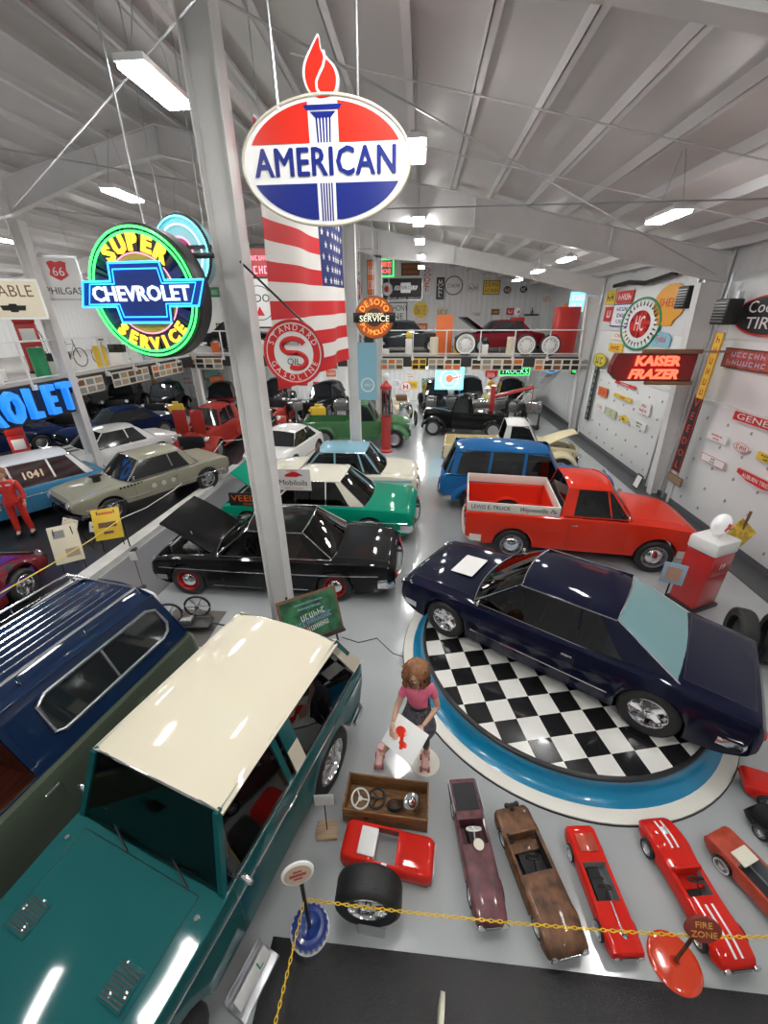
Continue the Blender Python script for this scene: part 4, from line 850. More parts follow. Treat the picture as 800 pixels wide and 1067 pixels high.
# ---------------------------------------------------------------- pedal cars (built large, scaled to size)
def pedal(name, label, loc, deg, sc, pc, cock, seatm, swm, k=0, keys=None, wheel_style='steel', far=False, **kw):
    h = 1.65; W_ = kw.pop('W', .55); zt = kw.pop('zt', .75)
    S = dict(wb=2.0, r=.26, R=.285, sill=.20, paint=pc, tw=.12, keys=keys or [(-h, W_ * .88, zt * .85, zt * .88), (-h + .12, W_ * .96, zt * .93, zt * .96), (-.5, W_, zt * .96, zt), (.5, W_, zt * .92, zt), (1.3, W_ * .94, zt * .84, zt * .95), (h - .06, W_ * .86, zt * .74, zt * .8), (h, W_ * .76, zt * .66, zt * .7)],
        tubs=[(cock[0], cock[1], .12, cock[2])], front_bumper=None, rear_bumper=None, lz=zt * .58, ly=W_ * .7, grille=(.6, .14), bars=4, tubmat=kw.pop('tubmat', DARK), seats=[], wheel=wheel_style, cap=CHROME)
    S.update(kw); S['yw'] = W_ - .01 if 'yw' not in kw else kw['yw']
    t = car(name, label, S, loc, deg, 'pedal cars lined up behind the yellow chain', 'pedal car'); t.scale = (sc, sc, sc)
    if seatm: M().box((cock[0] + .22, 0, .38), (.42, W_ * 1.5, .10), .04).box((cock[0] + .06, 0, .58), (.10, W_ * 1.5, .40), .04).build('seat', seatm, t)
    Xs = T(cock[1] - .30, 0, zt + .10) @ RY(-.9)
    M().tube([(.2 * math.cos(a * PI / 10), .2 * math.sin(a * PI / 10), 0) for a in range(20)], .022, 6, True, Xs).box((0, 0, 0), (.38, .05, .02), 0, Xs).box((0, 0, 0), (.05, .38, .02), 0, Xs).tube([(0, 0, 0), (0, 0, -.5)], .02, 6, X=Xs).build('steering_wheel', swm, t)
    return t
BROWNR = mat('rusty_brown', (.13, .055, .022), .55, 0, .2, bump=.25, bscale=40, var=.55, vscale=3.5); MARR = mat('worn_maroon', (.12, .035, .045), .4, 0, .5, var=.45, vscale=3); RED2 = paint('toy_red', (.62, .02, .012)); RED3 = mat('faded_red', (.42, .05, .02), .45, 0, .4, var=.2)
t = pedal('pedal_car', 'narrow worn maroon pedal car with an open box at the back', (.71, 2.28, 0), -81.5, .37, MARR, (-.55, .05, .80), None, WHITE, W=.43, zt=.62, yw=.36, tubmat=MARR, keys=[(-1.65, .42, .62, .63), (-1.0, .42, .62, .63), (-.5, .43, .60, .62), (.2, .44, .58, .62), (1.2, .42, .52, .60), (1.58, .38, .48, .54), (1.65, .32, .4, .44)])
for s in (1, -1): M().box((-1.15, s * .42, .66), (.9, .02, .14), .005).build('box_rail', STEEL, t)
M().box((-1.15, 0, .634), (.75, .66, .012)).build('box_floor', DARK, t)
M().lathe([(0, 0), (.14, 0), (.14, .03), (0, .03)], 18, T(.1, .05, .66)).build('gauge', IVORY, t)
t = pedal('pedal_car', 'rusty brown pedal car with a rounded open cockpit', (1.27, 2.10, 0), -75, .345, BROWNR, (-.95, .05, .78), BROWNR, BLACK, W=.58, zt=.64, yw=.47, keys=[(-1.65, .50, .55, .57), (-1.5, .56, .62, .64), (-.5, .58, .62, .66), (.5, .58, .60, .65), (1.3, .57, .56, .63), (1.58, .55, .50, .57), (1.65, .50, .42, .48)])
M().cyl(.06, .14, 10, T(-1.55, 0, .62)).cyl(.05, .3, 10, T(-1.6, -.15, .78) @ RX(-PI / 2)).ball(.08, T(-1.6, .16, .78), 10).ball(.08, T(-1.6, -.16, .78), 10).build('rear_knob', BLACK, t)
t = pedal('pedal_car', 'bright red pedal car with black steering wheel and chrome hood ornament', (1.86, 2.06, 0), -84, .29, RED2, (-.55, .45, .72), None, BLACK, W=.52, zt=.66, keys=[(-1.65, .46, .60, .62), (-1.5, .52, .66, .68), (-.5, .52, .64, .67), (.5, .52, .62, .66), (1.3, .51, .60, .68), (1.6, .49, .58, .66), (1.65, .46, .52, .60)], tubmat=mat('pedal_floor', (.25, .26, .27), .5), wall=(WHITE, 1))
M().box((-1.1, 0, .71), (.55, .62, .03), .01).build('rear_panel', RED3, t)
M().tube([(.5, 0, .73), (1.25, 0, .71)], .03, 8).lathe([(0, 0), (.07, .03), (.09, .1), (.05, .15), (0, .16)], 14, T(1.28, 0, .69)).build('hood_ornament', CHROME, t)
M().box((-.25, 0, .3), (.08, .5, .06), .02).tube([(.0, -.2, .35), (.4, -.2, .4)], .02, 6).tube([(.0, .2, .35), (.4, .2, .4)], .02, 6).build('pedals', BLACK, t)
t = pedal('pedal_car', 'long red pedal car with two white racing stripes, tail toward the turntable', (2.71, 2.13, 0), -80.5, .335, RED2, (-.35, .32, .70), RED2, BLACK, W=.56, zt=.70, tubmat=mat('pedal_floor', (.25, .26, .27), .5), keys=[(-1.65, .42, .50, .52), (-1.5, .5, .62, .66), (-.9, .56, .70, .78), (-.5, .52, .66, .70), (.4, .50, .62, .68), (1.0, .53, .60, .68), (1.5, .5, .5, .58), (1.65, .4, .38, .42)])
for s in (1, -1):
    for a_, b_ in ((.5, 1.5), (-1.5, -.75)):
        M().grid([[(x_, s * .06, interp([(-1.65, .52), (-1.5, .66), (-.9, .78), (-.5, .70), (.4, .68), (1.0, .68), (1.5, .58), (1.65, .42)], x_)[0] + .006), (x_, s * .12, interp([(-1.65, .52), (-1.5, .66), (-.9, .78), (-.5, .70), (.4, .68), (1.0, .68), (1.5, .58), (1.65, .42)], x_)[0] + .004)] for x_ in [a_ + (b_ - a_) * k / 8 for k in range(9)]][::s], None, 0, .003).build('racing_stripe', WHITE, t)
M().box((-1.2, 0, .76), (.2, .16, .02), .005).build('number_plate', STEEL, t)
t = pedal('pedal_car', 'faded red pedal car with a cream seat, cut off by the right edge', (3.42, 2.12, 0), -66, .32, RED3, (-.75, .55, .76), None, WHITE, W=.52, zt=.70, tubmat=mat('pedal_grey', (.22, .24, .26), .5), wall=(WHITE, 1))
M().box((-.85, 0, .74), (.42, .62, .06), .03).build('seat', IVORY, t)
t = pedal('pedal_car', 'small red pedal car mostly outside the right edge beside the turntable', (4.35, 3.05, 0), -20, .3, RED2, (-.55, .35, .72), None, BLACK, W=.52, zt=.72)
t = pedal('pedal_car', 'black pedal car mostly outside the right edge, right of the faded red one', (3.98, 2.45, 0), -70, .3, PBLACK, (-.55, .35, .72), None, CHROME, W=.52, zt=.6)
# toy car shell with white seat
t = thing('toy_car_shell', 'small red toy car body without wheels, white seat, in front of the crate', 'toy car', (-.17, 2.18, 0), math.radians(-7))
q = M(); n = 20; rows = []
for i in range(n + 1):
    x_ = -.46 + .92 * i / n; e = min(1, (0.46 - abs(x_)) / .05); w_ = .185 - .03 * (1 - min(1, e)); zt_ = .20 - .015 * (1 - min(1, e)) + (.0 if x_ < .1 else -.01)
    rows.append([(x_, -w_, .03), (x_, -w_ - .005, .12), (x_, -w_ + .012, zt_ - .012), (x_, -w_ + .04, zt_), (x_, w_ - .04, zt_), (x_, w_ - .012, zt_ - .012), (x_, w_ + .005, .12), (x_, w_, .03)])
for i in range(n):
    xm = (rows[i][0][0] + rows[i + 1][0][0]) / 2
    for j in range(7):
        if j == 3 and -.12 < xm < .10: continue
        q.add([rows[i][j], rows[i][j + 1], rows[i + 1][j + 1], rows[i + 1][j]], [(0, 1, 2, 3)])
q.add(rows[0], [tuple(range(8))]).add(rows[-1], [tuple(range(8))])
o = q.build('body', RED2, t, 60); bm = bmesh.new(); bm.from_mesh(o.data); bmesh.ops.remove_doubles(bm, verts=bm.verts[:], dist=1e-4); bmesh.ops.recalc_face_normals(bm, faces=bm.faces[:]); bm.to_mesh(o.data); bm.free(); md = o.modifiers.new('t', 'SOLIDIFY'); md.thickness = .006
M().box((-.21, 0, .208), (.17, .25, .02), .008).box((-.13, 0, .17), (.02, .25, .09), .005).build('seat', WHITE, t)
M().box((.465, 0, .09), (.015, .3, .05), .005).build('grille', STEEL, t); M().box((-.01, -.165, .21), (.05, .02, .01)).build('door_vent', WHITE, t)
# crate and contents
WOODC = mat('crate_wood', (.25, .12, .045), .6, bump=.15, bscale=30, var=.35, vscale=3, wood=(2, 18, 18))
t = thing('wooden_crate', 'open brown wooden crate holding old toy parts, behind the red toy shell', 'crate', (-.22, 2.64, 0), math.radians(-2.5))
for y_, n_ in ((-.19, 'side_board'), (.19, 'side_board')): M().box((0, y_, .12), (.92, .018, .22), .003).build(n_, WOODC, t)
for x_ in (-.452, .452): M().box((x_, 0, .13), (.018, .38, .24), .003).build('end_board', WOODC, t)
M().box((0, 0, .02), (.9, .37, .016)).build('bottom_board', WOODC, t)
q = M().prism([(-.035, .02), (.035, .02), (0, -.03)], .002, T(-.2, -.199, .12) @ RX(PI / 2)); q.build('stamp', flat('brown_stamp', (.06, .02, .01)), t)
def ringobj(name, label, cat, loc, R_, r_, m, spokes=3, tilt=(0, 0), hub=True):
    t = thing(name, label, cat, loc, 0, None, tilt); M().tube([(R_ * math.cos(a * PI / 12), R_ * math.sin(a * PI / 12), 0) for a in range(24)], r_, 8, True).build('rim', m, t)
    q = M()
    for k in range(spokes): q.tube([(0, 0, 0), (R_ * math.cos(2 * PI * k / spokes), R_ * math.sin(2 * PI * k / spokes), 0)], r_ * .8, 6)
    q.cyl(R_ * .25, r_ * 2, 14, T(0, 0, -r_)).build('spokes', m, t)
ringobj('steering_wheel', 'white toy steering wheel at the left end of the crate', 'steering wheel', (-.51, 2.60, .20), .095, .010, WHITE, 3, (.3, .2))
ringobj('steering_wheel', 'black toy steering wheel in the crate beside the white one', 'steering wheel', (-.33, 2.62, .19), .095, .014, BLACK, 3, (.2, -.2))
t = thing('tire', 'brown rusted toy wheel in the middle of the crate', 'wheel', (-.13, 2.60, .12)); wheel(t, 0, 0, .085, 1, .05, 'steel', BROWNR, rimc=BROWNR, name='tire', z=0)
t.rotation_euler = (1.1, .2, .4)
t = thing('hubcap', 'shiny silver hubcap at the right end of the crate', 'hubcap', (.06, 2.62, .17), 0, None, (.5, .3)); M().lathe([(0, .035), (.03, .03), (.05, .012), (.075, .01), (.095, .0), (.092, -.01), (0, 0)], 24).build('cap', CHROME, t); M().ball(.02, T(0, 0, .04), 10).build('emblem', TAIL, t)
q = thing('pedal_crank', 'bent metal toy pedal crank lying in the crate', 'pedal crank', (-.22, 2.70, .05)); M().tube([(-.2, 0, 0), (-.05, 0, 0), (-.05, 0, .08), (.05, 0, .08), (.05, 0, 0), (.2, 0, 0)], .008, 6).build('rod', BROWNR, q)
# racing tyre
t = thing('tire', 'wide black racing tire with a spoked rim standing behind the acrylic sign', 'tire', (-.31, 1.75, 0), 0)
wheel(t, 0, 0, .30, -1, .26, 'mag', name='tread'); 
t = thing('acrylic_sign', 'small clear acrylic label holder on the floor in front of the racing tire', 'sign', (-.28, 1.58, 0), math.radians(-3))
M().box((0, 0, .04), (.25, .006, .08), .001, RX(-.5)).build('clear_panel', glassmat('clear_acrylic', (.8, .85, .85), 1.0, .4), t); M().box((0, .03, .004), (.25, .07, .006)).build('foot', glassmat('clear_acrylic', (.8, .85, .85), 1.0, .4), t)
# card stand
t = thing('card_stand', 'white blank card on a thin rod with a wooden block base beside the teal wagon', 'card stand', (-.84, 2.35, 0), math.radians(8))
M().box((0, 0, .02), (.22, .18, .04), .004).build('base', mat('pale_wood', (.42, .30, .19), .6, var=.2, wood=(2, 20, 2)), t); M().tube([(0, 0, .04), (0, .01, .46)], .006, 8).build('rod', BLACK, t)
M().box((0, .02, .54), (.20, .006, .18), .001, None).build('card', WHITE, t)
# dark mat at the front
tag(M().box((2.2, .45, .006), (6.7, 2.1, .012), .003).build('floor_mat', mat('black_mat', (.012, .012, .014), .2, bump=.35, bscale=120)), 'large black rubber mat across the front of the floor below the chain', 'mat')
# stanchions and chain
YEL = flat('chain_yellow', (.85, .55, .02), .4); CAPB = mat('blue_enamel', (.02, .05, .25), .25, 0, .6)
t = thing('sign_stanchion', 'short chain post with a blue scalloped base and oval sign beside the mat corner', 'stanchion', (-.83, 1.57, .0))
lp = []
for i in range(80):
    a = 2 * PI * i / 80; R_ = .16 + .006 * math.cos(a * 20); lp.append((R_ * math.cos(a), R_ * math.sin(a)))
M().prism(lp, .05, T(0, 0, .02)).lathe([(.15, .07), (.13, .095), (.10, .10), (.07, .08), (.0, .075)], 40).build('base', CAPB, t)
M().lathe([(0, 0), (.175, 0), (.175, .02), (0, .02)], 40).build('base_plate', WHITE, t); M().tube([(0, 0, .05), (0, 0, 1.0)], .018, 10).build('post', BLACK, t)
Xs = T(0, -.03, 1.08) @ RZ(.35) @ RX(PI / 2 - .35)
s1 = M().lathe([(0, .012), (.105, .012), (.12, .006), (.12, -.012), (0, -.012)], 40, Xs @ Matrix.Diagonal((1.05, .78, 1, 1))).build('sign_rim', WHITE, t)
M().lathe([(0, .0145), (.10, .0145), (.102, .010)], 40, Xs @ Matrix.Diagonal((1.05, .78, 1, 1))).build('sign_face', flat('tan_sign', (.55, .42, .33)), s1)
M().box((0, 0, .016), (.13, .022, .002), 0, Xs).box((0, .03, .016), (.07, .014, .002), 0, Xs).box((0, -.03, .016), (.07, .014, .002), 0, Xs).build('worn_lettering', flat('sign_brown', (.35, .08, .05)), s1)
t = thing('sign_stanchion', 'chain post with a round orange red base and oval brown sign reading FIRE ZONE', 'stanchion', (2.33, 1.63, .0))
RB = mat('glossy_orange_red', (.65, .05, .015), .15, 0, 1)
M().lathe([(0, .03), (.03, .05), (.04, .03), (.16, .028), (.195, .02), (.205, .01), (.2, 0), (0, 0)], 48).build('base', RB, t); M().tube([(0, 0, .03), (0, 0, .62)], .014, 10).build('post', BROWNR, t)
Xs = T(0, -.02, .70) @ RX(PI / 2 - .6)
s1 = M().lathe([(0, .01), (.115, .01), (.125, .004), (.125, -.01), (0, -.01)], 40, Xs @ Matrix.Diagonal((1.1, .72, 1, 1))).build('sign_plate', mat('sign_maroon', (.22, .03, .02), .35), t)
text('FIRE', .06, flat('gold', (.7, .35, .08)), s1, Xs @ T(0, .032, .012), ext=.002, sx=1.2); text('ZONE', .06, flat('gold', (.7, .35, .08)), s1, Xs @ T(0, -.032, .012), ext=.002, sx=1.2)
def chain(name, label, a, b, sag, n):
    a, b = Vector(a), Vector(b); q = M(); pts = [a.lerp(b, i / n) - Vector((0, 0, sag * 4 * (i / n) * (1 - i / n))) for i in range(n + 1)]
    for i in range(n):
        p0, p1 = pts[i], pts[i + 1]; d = (p1 - p0).normalized(); u = Vector((0, 0, 1)); s_ = d.cross(u).normalized(); u = s_.cross(d); w_ = s_ if i % 2 else u; c = (p0 + p1) / 2; h = (p1 - p0).length * .64
        q.tube([c + d * h * math.cos(t) * 1.0 + w_ * .010 * math.sin(t) for t in [k * PI / 5 for k in range(10)]], .0036, 5, True)
    return tag(q.build(name, YEL), label, 'chain')
z1 = .58; c1 = (-.83, 1.57, z1)
chain('plastic_chain', 'yellow plastic chain stretched to the right in front of the pedal cars', c1, (2.33, 1.63, .52), .07, 84)
chain('plastic_chain', 'yellow plastic chain right of the FIRE ZONE post, leaving the picture', (2.33, 1.63, .52), (3.6, 1.75, .5), .03, 32)
chain('plastic_chain', 'yellow plastic chain running down from the blue based post at the lower left', c1, (-.90, .55, .5), .03, 28)
# small metal holder with a plate beside the teal wagon; cream panel on the mat
t = thing('plate_holder', 'low metal holder with a white and green plate, beside the front of the teal wagon', 'display holder', (-1.22, 1.22, 0), math.radians(-20))
M().box((0, 0, .02), (.20, .42, .03), .006).box((-.09, 0, .09), (.012, .42, .14), .004).build('frame', STEEL, t)
p = M().box((.05, 0, .10), (.008, .36, .13), .002, RY(-.4)).build('plate', WHITE, t); text('L', .11, flat('plate_green', (.02, .25, .10)), p, RY(-.4) @ T(.056, .08, .10) @ RZ(PI / 2) @ RX(PI / 2), ext=.001)
t = thing('cream_panel', 'upright narrow cream panel with rounded top standing on the black mat', 'panel', (.30, 1.02, .012), math.radians(82))
pr = [(-.22, 0), (.22, 0), (.22, .18)] + [(.22 * math.cos(a), .18 + .30 * math.sin(a)) for a in [k * PI / 14 for k in range(1, 14)]] + [(-.22, .18)]
M().prism(pr, .03, T(0, .015, 0) @ RX(PI / 2)).build('panel', mat('panel_cream', (.70, .66, .55), .5), t); M().prism([(x_ * .82, z_ * .88 + .01) for x_, z_ in pr], .006, T(0, .021, 0) @ RX(PI / 2)).build('panel_face', flat('pale_green', (.52, .55, .38)), t)
# ---------------------------------------------------------------- signs
def FY(p, rz=0): return T(Vector(p)) @ RZ(rz) @ RX(PI / 2)           # faces -Y
def FX(p): return T(Vector(p)) @ RZ(-PI / 2) @ RX(PI / 2)            # faces -X (right wall)
SW = WHITE; SR = flat('sign_red', (.60, .02, .02), .4); SB = flat('sign_blue', (.02, .04, .28), .4); SK = flat('sign_black', (.015, .015, .016), .4); SY = flat('sign_yellow', (.80, .55, .05), .4)
SO = flat('sign_orange', (.70, .15, .03), .4); SG = flat('sign_green', (.02, .25, .10), .4); SC_ = flat('sign_cream', (.72, .66, .50), .5); SBR = flat('sign_brown_dark', (.16, .08, .04), .5); SLB = flat('sign_light_blue', (.25, .50, .62), .5)
READ = {'66', 'PHILGAS', 'RELIABLE', 'TYDOL', 'VEEDOL', 'V', 'E', 'D', 'O', 'L', 'MOBILOILS', 'GENERAL', 'COOPER', 'TIRES', 'AUBURN TIRES', 'SHELL', 'ANTHONY', 'LINE', 'TRUCKS', 'OIL', 'CHEVROLET', 'HC'}
_mk = random.Random(4)
def marks(n, hh, m, parent, X, sx=1, shear=0):
    q = M(); p = hh * .78 * sx; x = -p * n / 2
    for k in range(n):
        w_ = p * _mk.uniform(.62, .8); xm = x + p * (k + .5); th_ = w_ * .24; kind = _mk.randrange(4)
        q.box((xm - w_ / 2 + th_ / 2, 0, 0), (th_, hh, .004), 0, X)
        if kind != 1: q.box((xm + w_ / 2 - th_ / 2, 0 if kind else -hh * .2, 0), (th_, hh if kind else hh * .6, .004), 0, X)
        if kind in (0, 2): q.box((xm, 0, .0), (w_ * .6, th_ * .9, .004), 0, X)
        if kind in (1, 3): q.box((xm, -hh / 2 + th_ / 2, 0), (w_ * .8, th_, .004), 0, X)
        if kind == 1: q.box((xm, hh / 2 - th_ / 2, 0), (w_ * .8, th_, .004), 0, X)
    return q.build('lettering', m, parent, None)
def sign(name, label, cat, X, w, h, face, txt=(), shape='rect', edge=None, th=.03, group=None, frame=None, extra=None, hang=False):
    """a sign board with rim and lettering; txt: (string, height, material, dx, dy[, stretch])"""
    c = X.to_translation(); t = thing(name, label, cat, c, 0, group); L = T(-c) @ X
    if shape == 'rect': M().box((0, 0, -th / 2), (w, h, th), .004, L).build('board', face, t, None)
    elif shape == 'oval': M().lathe([(0, 0), (.485, 0), (.5, -.01), (.5, -th), (0, -th)], 36, L @ Matrix.Diagonal((w, h, 1, 1))).build('board', face, t)
    else: M().prism([(x * w, y * h) for x, y in shape], th, L, z0=-th).build('board', face, t, None)
    if frame:
        q = M()
        if shape == 'oval': q.tube([(w / 2 * math.cos(a * PI / 18), h / 2 * math.sin(a * PI / 18), 0) for a in range(36)], min(w, h) * .025, 6, True, L)
        elif shape == 'rect':
            e = min(w, h) * .05
            for s in (1, -1): q.box((0, s * (h / 2 - e / 2), .0), (w, e, .012), 0, L).box((s * (w / 2 - e / 2), 0, .0), (e, h, .012), 0, L)
        else:
            pp = [(x * w, y * h, .0) for x, y in shape]; q.tube(pp, min(w, h) * .02, 6, True, L)
        q.build('border', frame, t, None)
    for a in txt:
        s, hh, m, dx, dy = a[:5]; sx = a[5] if len(a) > 5 else 1
        if s.upper() not in READ:      # writing the photograph shows but nobody can read: rows of letter-sized marks
            marks(len(s) if len(s) > 1 else 1, hh, m, t, L @ T(dx, dy, .002), sx, a[6] if len(a) > 6 else 0); continue
        text(s, hh * 1.38, m, t, L @ T(dx, dy, .003), ext=.002, sx=sx, bold=.0, shear=a[6] if len(a) > 6 else 0)
    if extra: extra(t, L)
    if hang:
        for s in (1, -1): p_ = L @ Vector((s * w * .36, h * .33, -th)); M().tube([p_, (p_.x, p_.y, (zr(c.x) if not hang > 1 else hang) + .2 - c.z)], .008, 5).build('hanging_chain', STEEL, t)
    return t
def fitx(s, w, h): return min(2.2, w / (.78 * h * len(s)))            # stretch that makes s span w at letter height h
def bbox(face, pl, tl, br_):
    kw = {face: pl}; a, b = at(*tl, **kw), at(*br_, **kw); c = (a + b) / 2; w = abs(b.x - a.x) if face == 'Y' else abs(b.y - a.y); h = abs(a.z - b.z)
    return (FY(c) if face == 'Y' else FX(c)), w, h
def psign(face, pl, tl, br_, label, fc, lines=(), tm=SK, shape='rect', frame=None, cat='sign', name='wall_sign', group=None, extra=None, hk=.5, th=.03):
    X, w, h = bbox(face, pl, tl, br_); n = len(lines); tx = []
    for i, s in enumerate(lines):
        m = tm[i] if isinstance(tm, list) else tm; hh = h * hk / max(1, n); y = h * (.5 - (i + .5) / n) * .82; ww = w * (.82 if shape == 'rect' else .7)
        tx.append((s, hh, m, 0, y, fitx(s, ww, hh)))
    return sign(name, label, cat, X, w, h, fc, tx, shape, None, th, group, frame, extra, 2.8 if (face == 'Y' and 20 < pl < 21 and X.to_translation().z < 2.9) else False)
def vert(s): return list(s)
# --- the big oval AMERICAN sign
X = FY(at(339, 170, Y=4.0)); c = X.to_translation(); t = thing('oil_sign', 'large oval AMERICAN sign in red, white and blue with a torch, hanging on chains', 'sign', c); L = T(-c) @ X
w, h = 1.32, .80; ov = lambda a, r=.5: (w * r * math.cos(a), h * r * math.sin(a))
M().prism([ov(2 * PI * k / 72) for k in range(72)], .05, L, z0=-.05).build('board', mat('enamel_white', (.82, .82, .80), .25, 0, .3), t, 30)
M().tube([(*ov(2 * PI * k / 72, .505), -.0) for k in range(72)], .012, 8, True, L).build('rim', mat('rim_cream', (.6, .56, .46), .4), t)
RE = mat('enamel_red', (.66, .025, .012), .25, 0, .3); BE = mat('enamel_blue', (.008, .02, .20), .25, 0, .3)
def sector(y0, y1, sgn, x0, m, nm):
    pts = []
    for k in range(25):
        y = y0 + (y1 - y0) * k / 24; xx = w * .465 * math.sqrt(max(0, 1 - (y / (h * .465)) ** 2)); pts.append((sgn * xx, y))
    pts = [p for p in pts if abs(p[0]) > x0]
    pts = pts + [(sgn * x0, pts[-1][1]), (sgn * x0, y0)]
    M().prism(pts, .004, L).build(nm, m, t, None)
for s in (1, -1): sector(.125, .365, s, .115, RE, 'red_panel'); sector(-.125, -.365, s, .075, BE, 'blue_panel')
lt = [text('AMERICAN', .25, BE, None, L @ T(dx_, dy_, .003 + k_ * .0004), sx=.88, space=1.06) for k_, (dx_, dy_) in enumerate(((0, 0), (.006, 0), (-.006, 0), (0, .004), (0, -.004)))]
lm = M()
for o_ in lt: lm.add([tuple(v_.co) for v_ in o_.data.vertices], [tuple(p_.vertices) for p_ in o_.data.polygons])
for o_ in lt: bpy.data.meshes.remove(o_.data)
lm.build('lettering', BE, t, None, False)
q2 = M(); q = M()
for k in range(-2, 3): q2.prism([(k * .021 - .006, -.375), (k * .021 + .006, -.375), (k * .022 + .006, -.125), (k * .022 - .006, -.125)], .003, L); q.prism([(k * .023 - .006, .125), (k * .023 + .006, .125), (k * .026 + .007, .27), (k * .026 - .007, .27)], .003, L)
for k in range(-2, 3): pass
q2.build('torch_foot', BE, t, None); q.build('torch_handle', BE, t, None); q = M(); q.prism([(-.15, .345), (.15, .345), (.13, .315), (-.13, .315)], .005, L).prism([(-.10, .305), (.10, .305), (.06, .27), (-.06, .27)], .005, L)
q.build('torch', BE, t, None)
fl_ = [(0, .38), (-.08, .40), (-.125, .46), (-.13, .54), (-.10, .61), (-.05, .67), (0, .72), (.02, .65), (.05, .62), (.10, .57), (.13, .50), (.12, .43), (.07, .39)]
def smooth_loop(P, n=5):
    out = []; N = len(P)
    for i in range(N):
        p0, p1, p2, p3 = P[i - 1], P[i], P[(i + 1) % N], P[(i + 2) % N]
        for k in range(n):
            t_ = k / n; out.append(tuple(.5 * (2 * p1[c_] + (p2[c_] - p0[c_]) * t_ + (2 * p0[c_] - 5 * p1[c_] + 4 * p2[c_] - p3[c_]) * t_ ** 2 + (3 * p1[c_] - p0[c_] - 3 * p2[c_] + p3[c_]) * t_ ** 3) for c_ in (0, 1)))
    return out
fl_ = [(.03, .38), (-.03, .38), (-.10, .42), (-.135, .50), (-.12, .58), (-.07, .65), (-.01, .72), (.0, .70), (.01, .65), (.05, .60), (.10, .56), (.13, .50), (.12, .43), (.08, .39)]
fl_ = smooth_loop(fl_)
M().prism(fl_, .05, L, z0=-.05).build('flame_board', SW, t, None)
M().prism([(x_ * .86, .385 + (y_ - .38) * .93) for x_, y_ in fl_], .004, L).build('flame', RE, t, None)
M().tube([(-.01, .40, .006), (-.035, .43, .006), (-.035, .47, .006), (-.01, .51, .006), (.02, .55, .006), (.035, .59, .006), (.03, .63, .006)], .010, 6, X=L).build('flame_line', SW, t)
for x_ in (-.34, .27): tag(None or M().tube([c + Vector((x_, .0, .33 if x_ < 0 else .36)), c + Vector((x_ - (.05 if x_ < 0 else -.02), 0, 3.0))], .010, 6).build('hanging_chain', STEEL), 'steel chain holding the %s side of the big oval AMERICAN sign' % ('left' if x_ < 0 else 'right'), 'chain')
# --- neon round CHEVROLET sign
c = at(151, 307, Y=4.5); rz = math.radians(-4); X = FY(c, rz); t = thing('neon_sign', 'round neon sign reading SUPER CHEVROLET SERVICE with green ring, hanging left of the column', 'neon sign', c); L = T(-c) @ X; R_ = .60
M().lathe([(0, 0), (R_, 0), (R_ + .02, -.02), (R_ + .02, -.20), (0, -.20)], 60, L).build('box', SK, t)
M().lathe([(0, .004), (R_ * .97, .004)], 60, L).build('face', flat('neon_face_blue', (.012, .02, .12)), t)
M().lathe([(0, .012), (R_ * .60, .012), (R_ * .60, 0)], 60, L).build('yellow_disc', mat('neon_face_yellow', (.62, .46, .05), .5), t)
NG = neon('green', (.05, 1, .12), 3.2); NB = neon('blue', (.03, .40, 1), 3.2); NY = neon('yellow', (1, .62, .04), 1.7); NW = neon('white', (.75, .88, 1), 1.4); NR = neon('red', (1, .10, .05), 2.6); NP = neon('pink', (1, .35, .45), 1.4); NC = neon('cyan', (.15, .85, 1), 2.6)
for r_ in (.97, .90): M().tube([(R_ * r_ * math.cos(a * PI / 36), R_ * r_ * math.sin(a * PI / 36), .03) for a in range(72)], .011, 6, True, L).build('green_tube', NG, t)
M().tube([(R_ * .61 * math.cos(a * PI / 30), R_ * .61 * math.sin(a * PI / 30), .02) for a in range(60)], .007, 6, True, L).build('disc_tube', NP, t)
arc_text('SUPER', .20, NY, t, L @ T(0, 0, .02), R_ * .755, 128, 52, 'yellow_letters', .01, bold=.011); arc_text('SERVICE', .17, NY, t, L @ T(0, 0, .02), R_ * .785, 224, 317, 'yellow_letters', .01, True, bold=.006)
bt = [(-.76, -.10), (-.36, -.10), (-.40, -.27), (.40, -.27), (.36, -.10), (.76, -.10), (.82, .12), (.36, .12), (.40, .30), (-.40, .30), (-.36, .12), (-.82, .12)]
bt = [(-.70, -.11), (-.30, -.11), (-.28, -.26), (.28, -.26), (.30, -.11), (.62, -.11), (.72, .12), (.30, .12), (.28, .28), (-.28, .28), (-.30, .12), (-.62, .12)]
M().prism(bt, .05, L, z0=.01).build('bowtie', flat('bowtie_blue', (.01, .04, .25)), t, None); M().tube([(x_, y_, .07) for x_, y_ in bt], .011, 6, True, L).build('blue_tube', NB, t)
M().tube([(x_ * .88, y_ * .8, .07) for x_, y_ in bt], .006, 6, True, L).build('blue_tube', NB, t)
text('CHEVROLET', .19, NW, t, L @ T(0, .0, .068), sx=1.04, ext=.006, bold=.004)
tag(M().tube([c + Vector((.1, .1, .62)), c + Vector((.05, .1, 3.9))], .008, 6).build('hanging_chain', STEEL), 'thin steel chain holding the round neon sign', 'chain')
tag(M().box((0, 0, 0), (.75, .05, .05), .005, T(-2.55, 4.75, 5.58)).build('mounting_bracket', SK), 'black bracket arm joining the round neon sign to the white column', 'bracket')
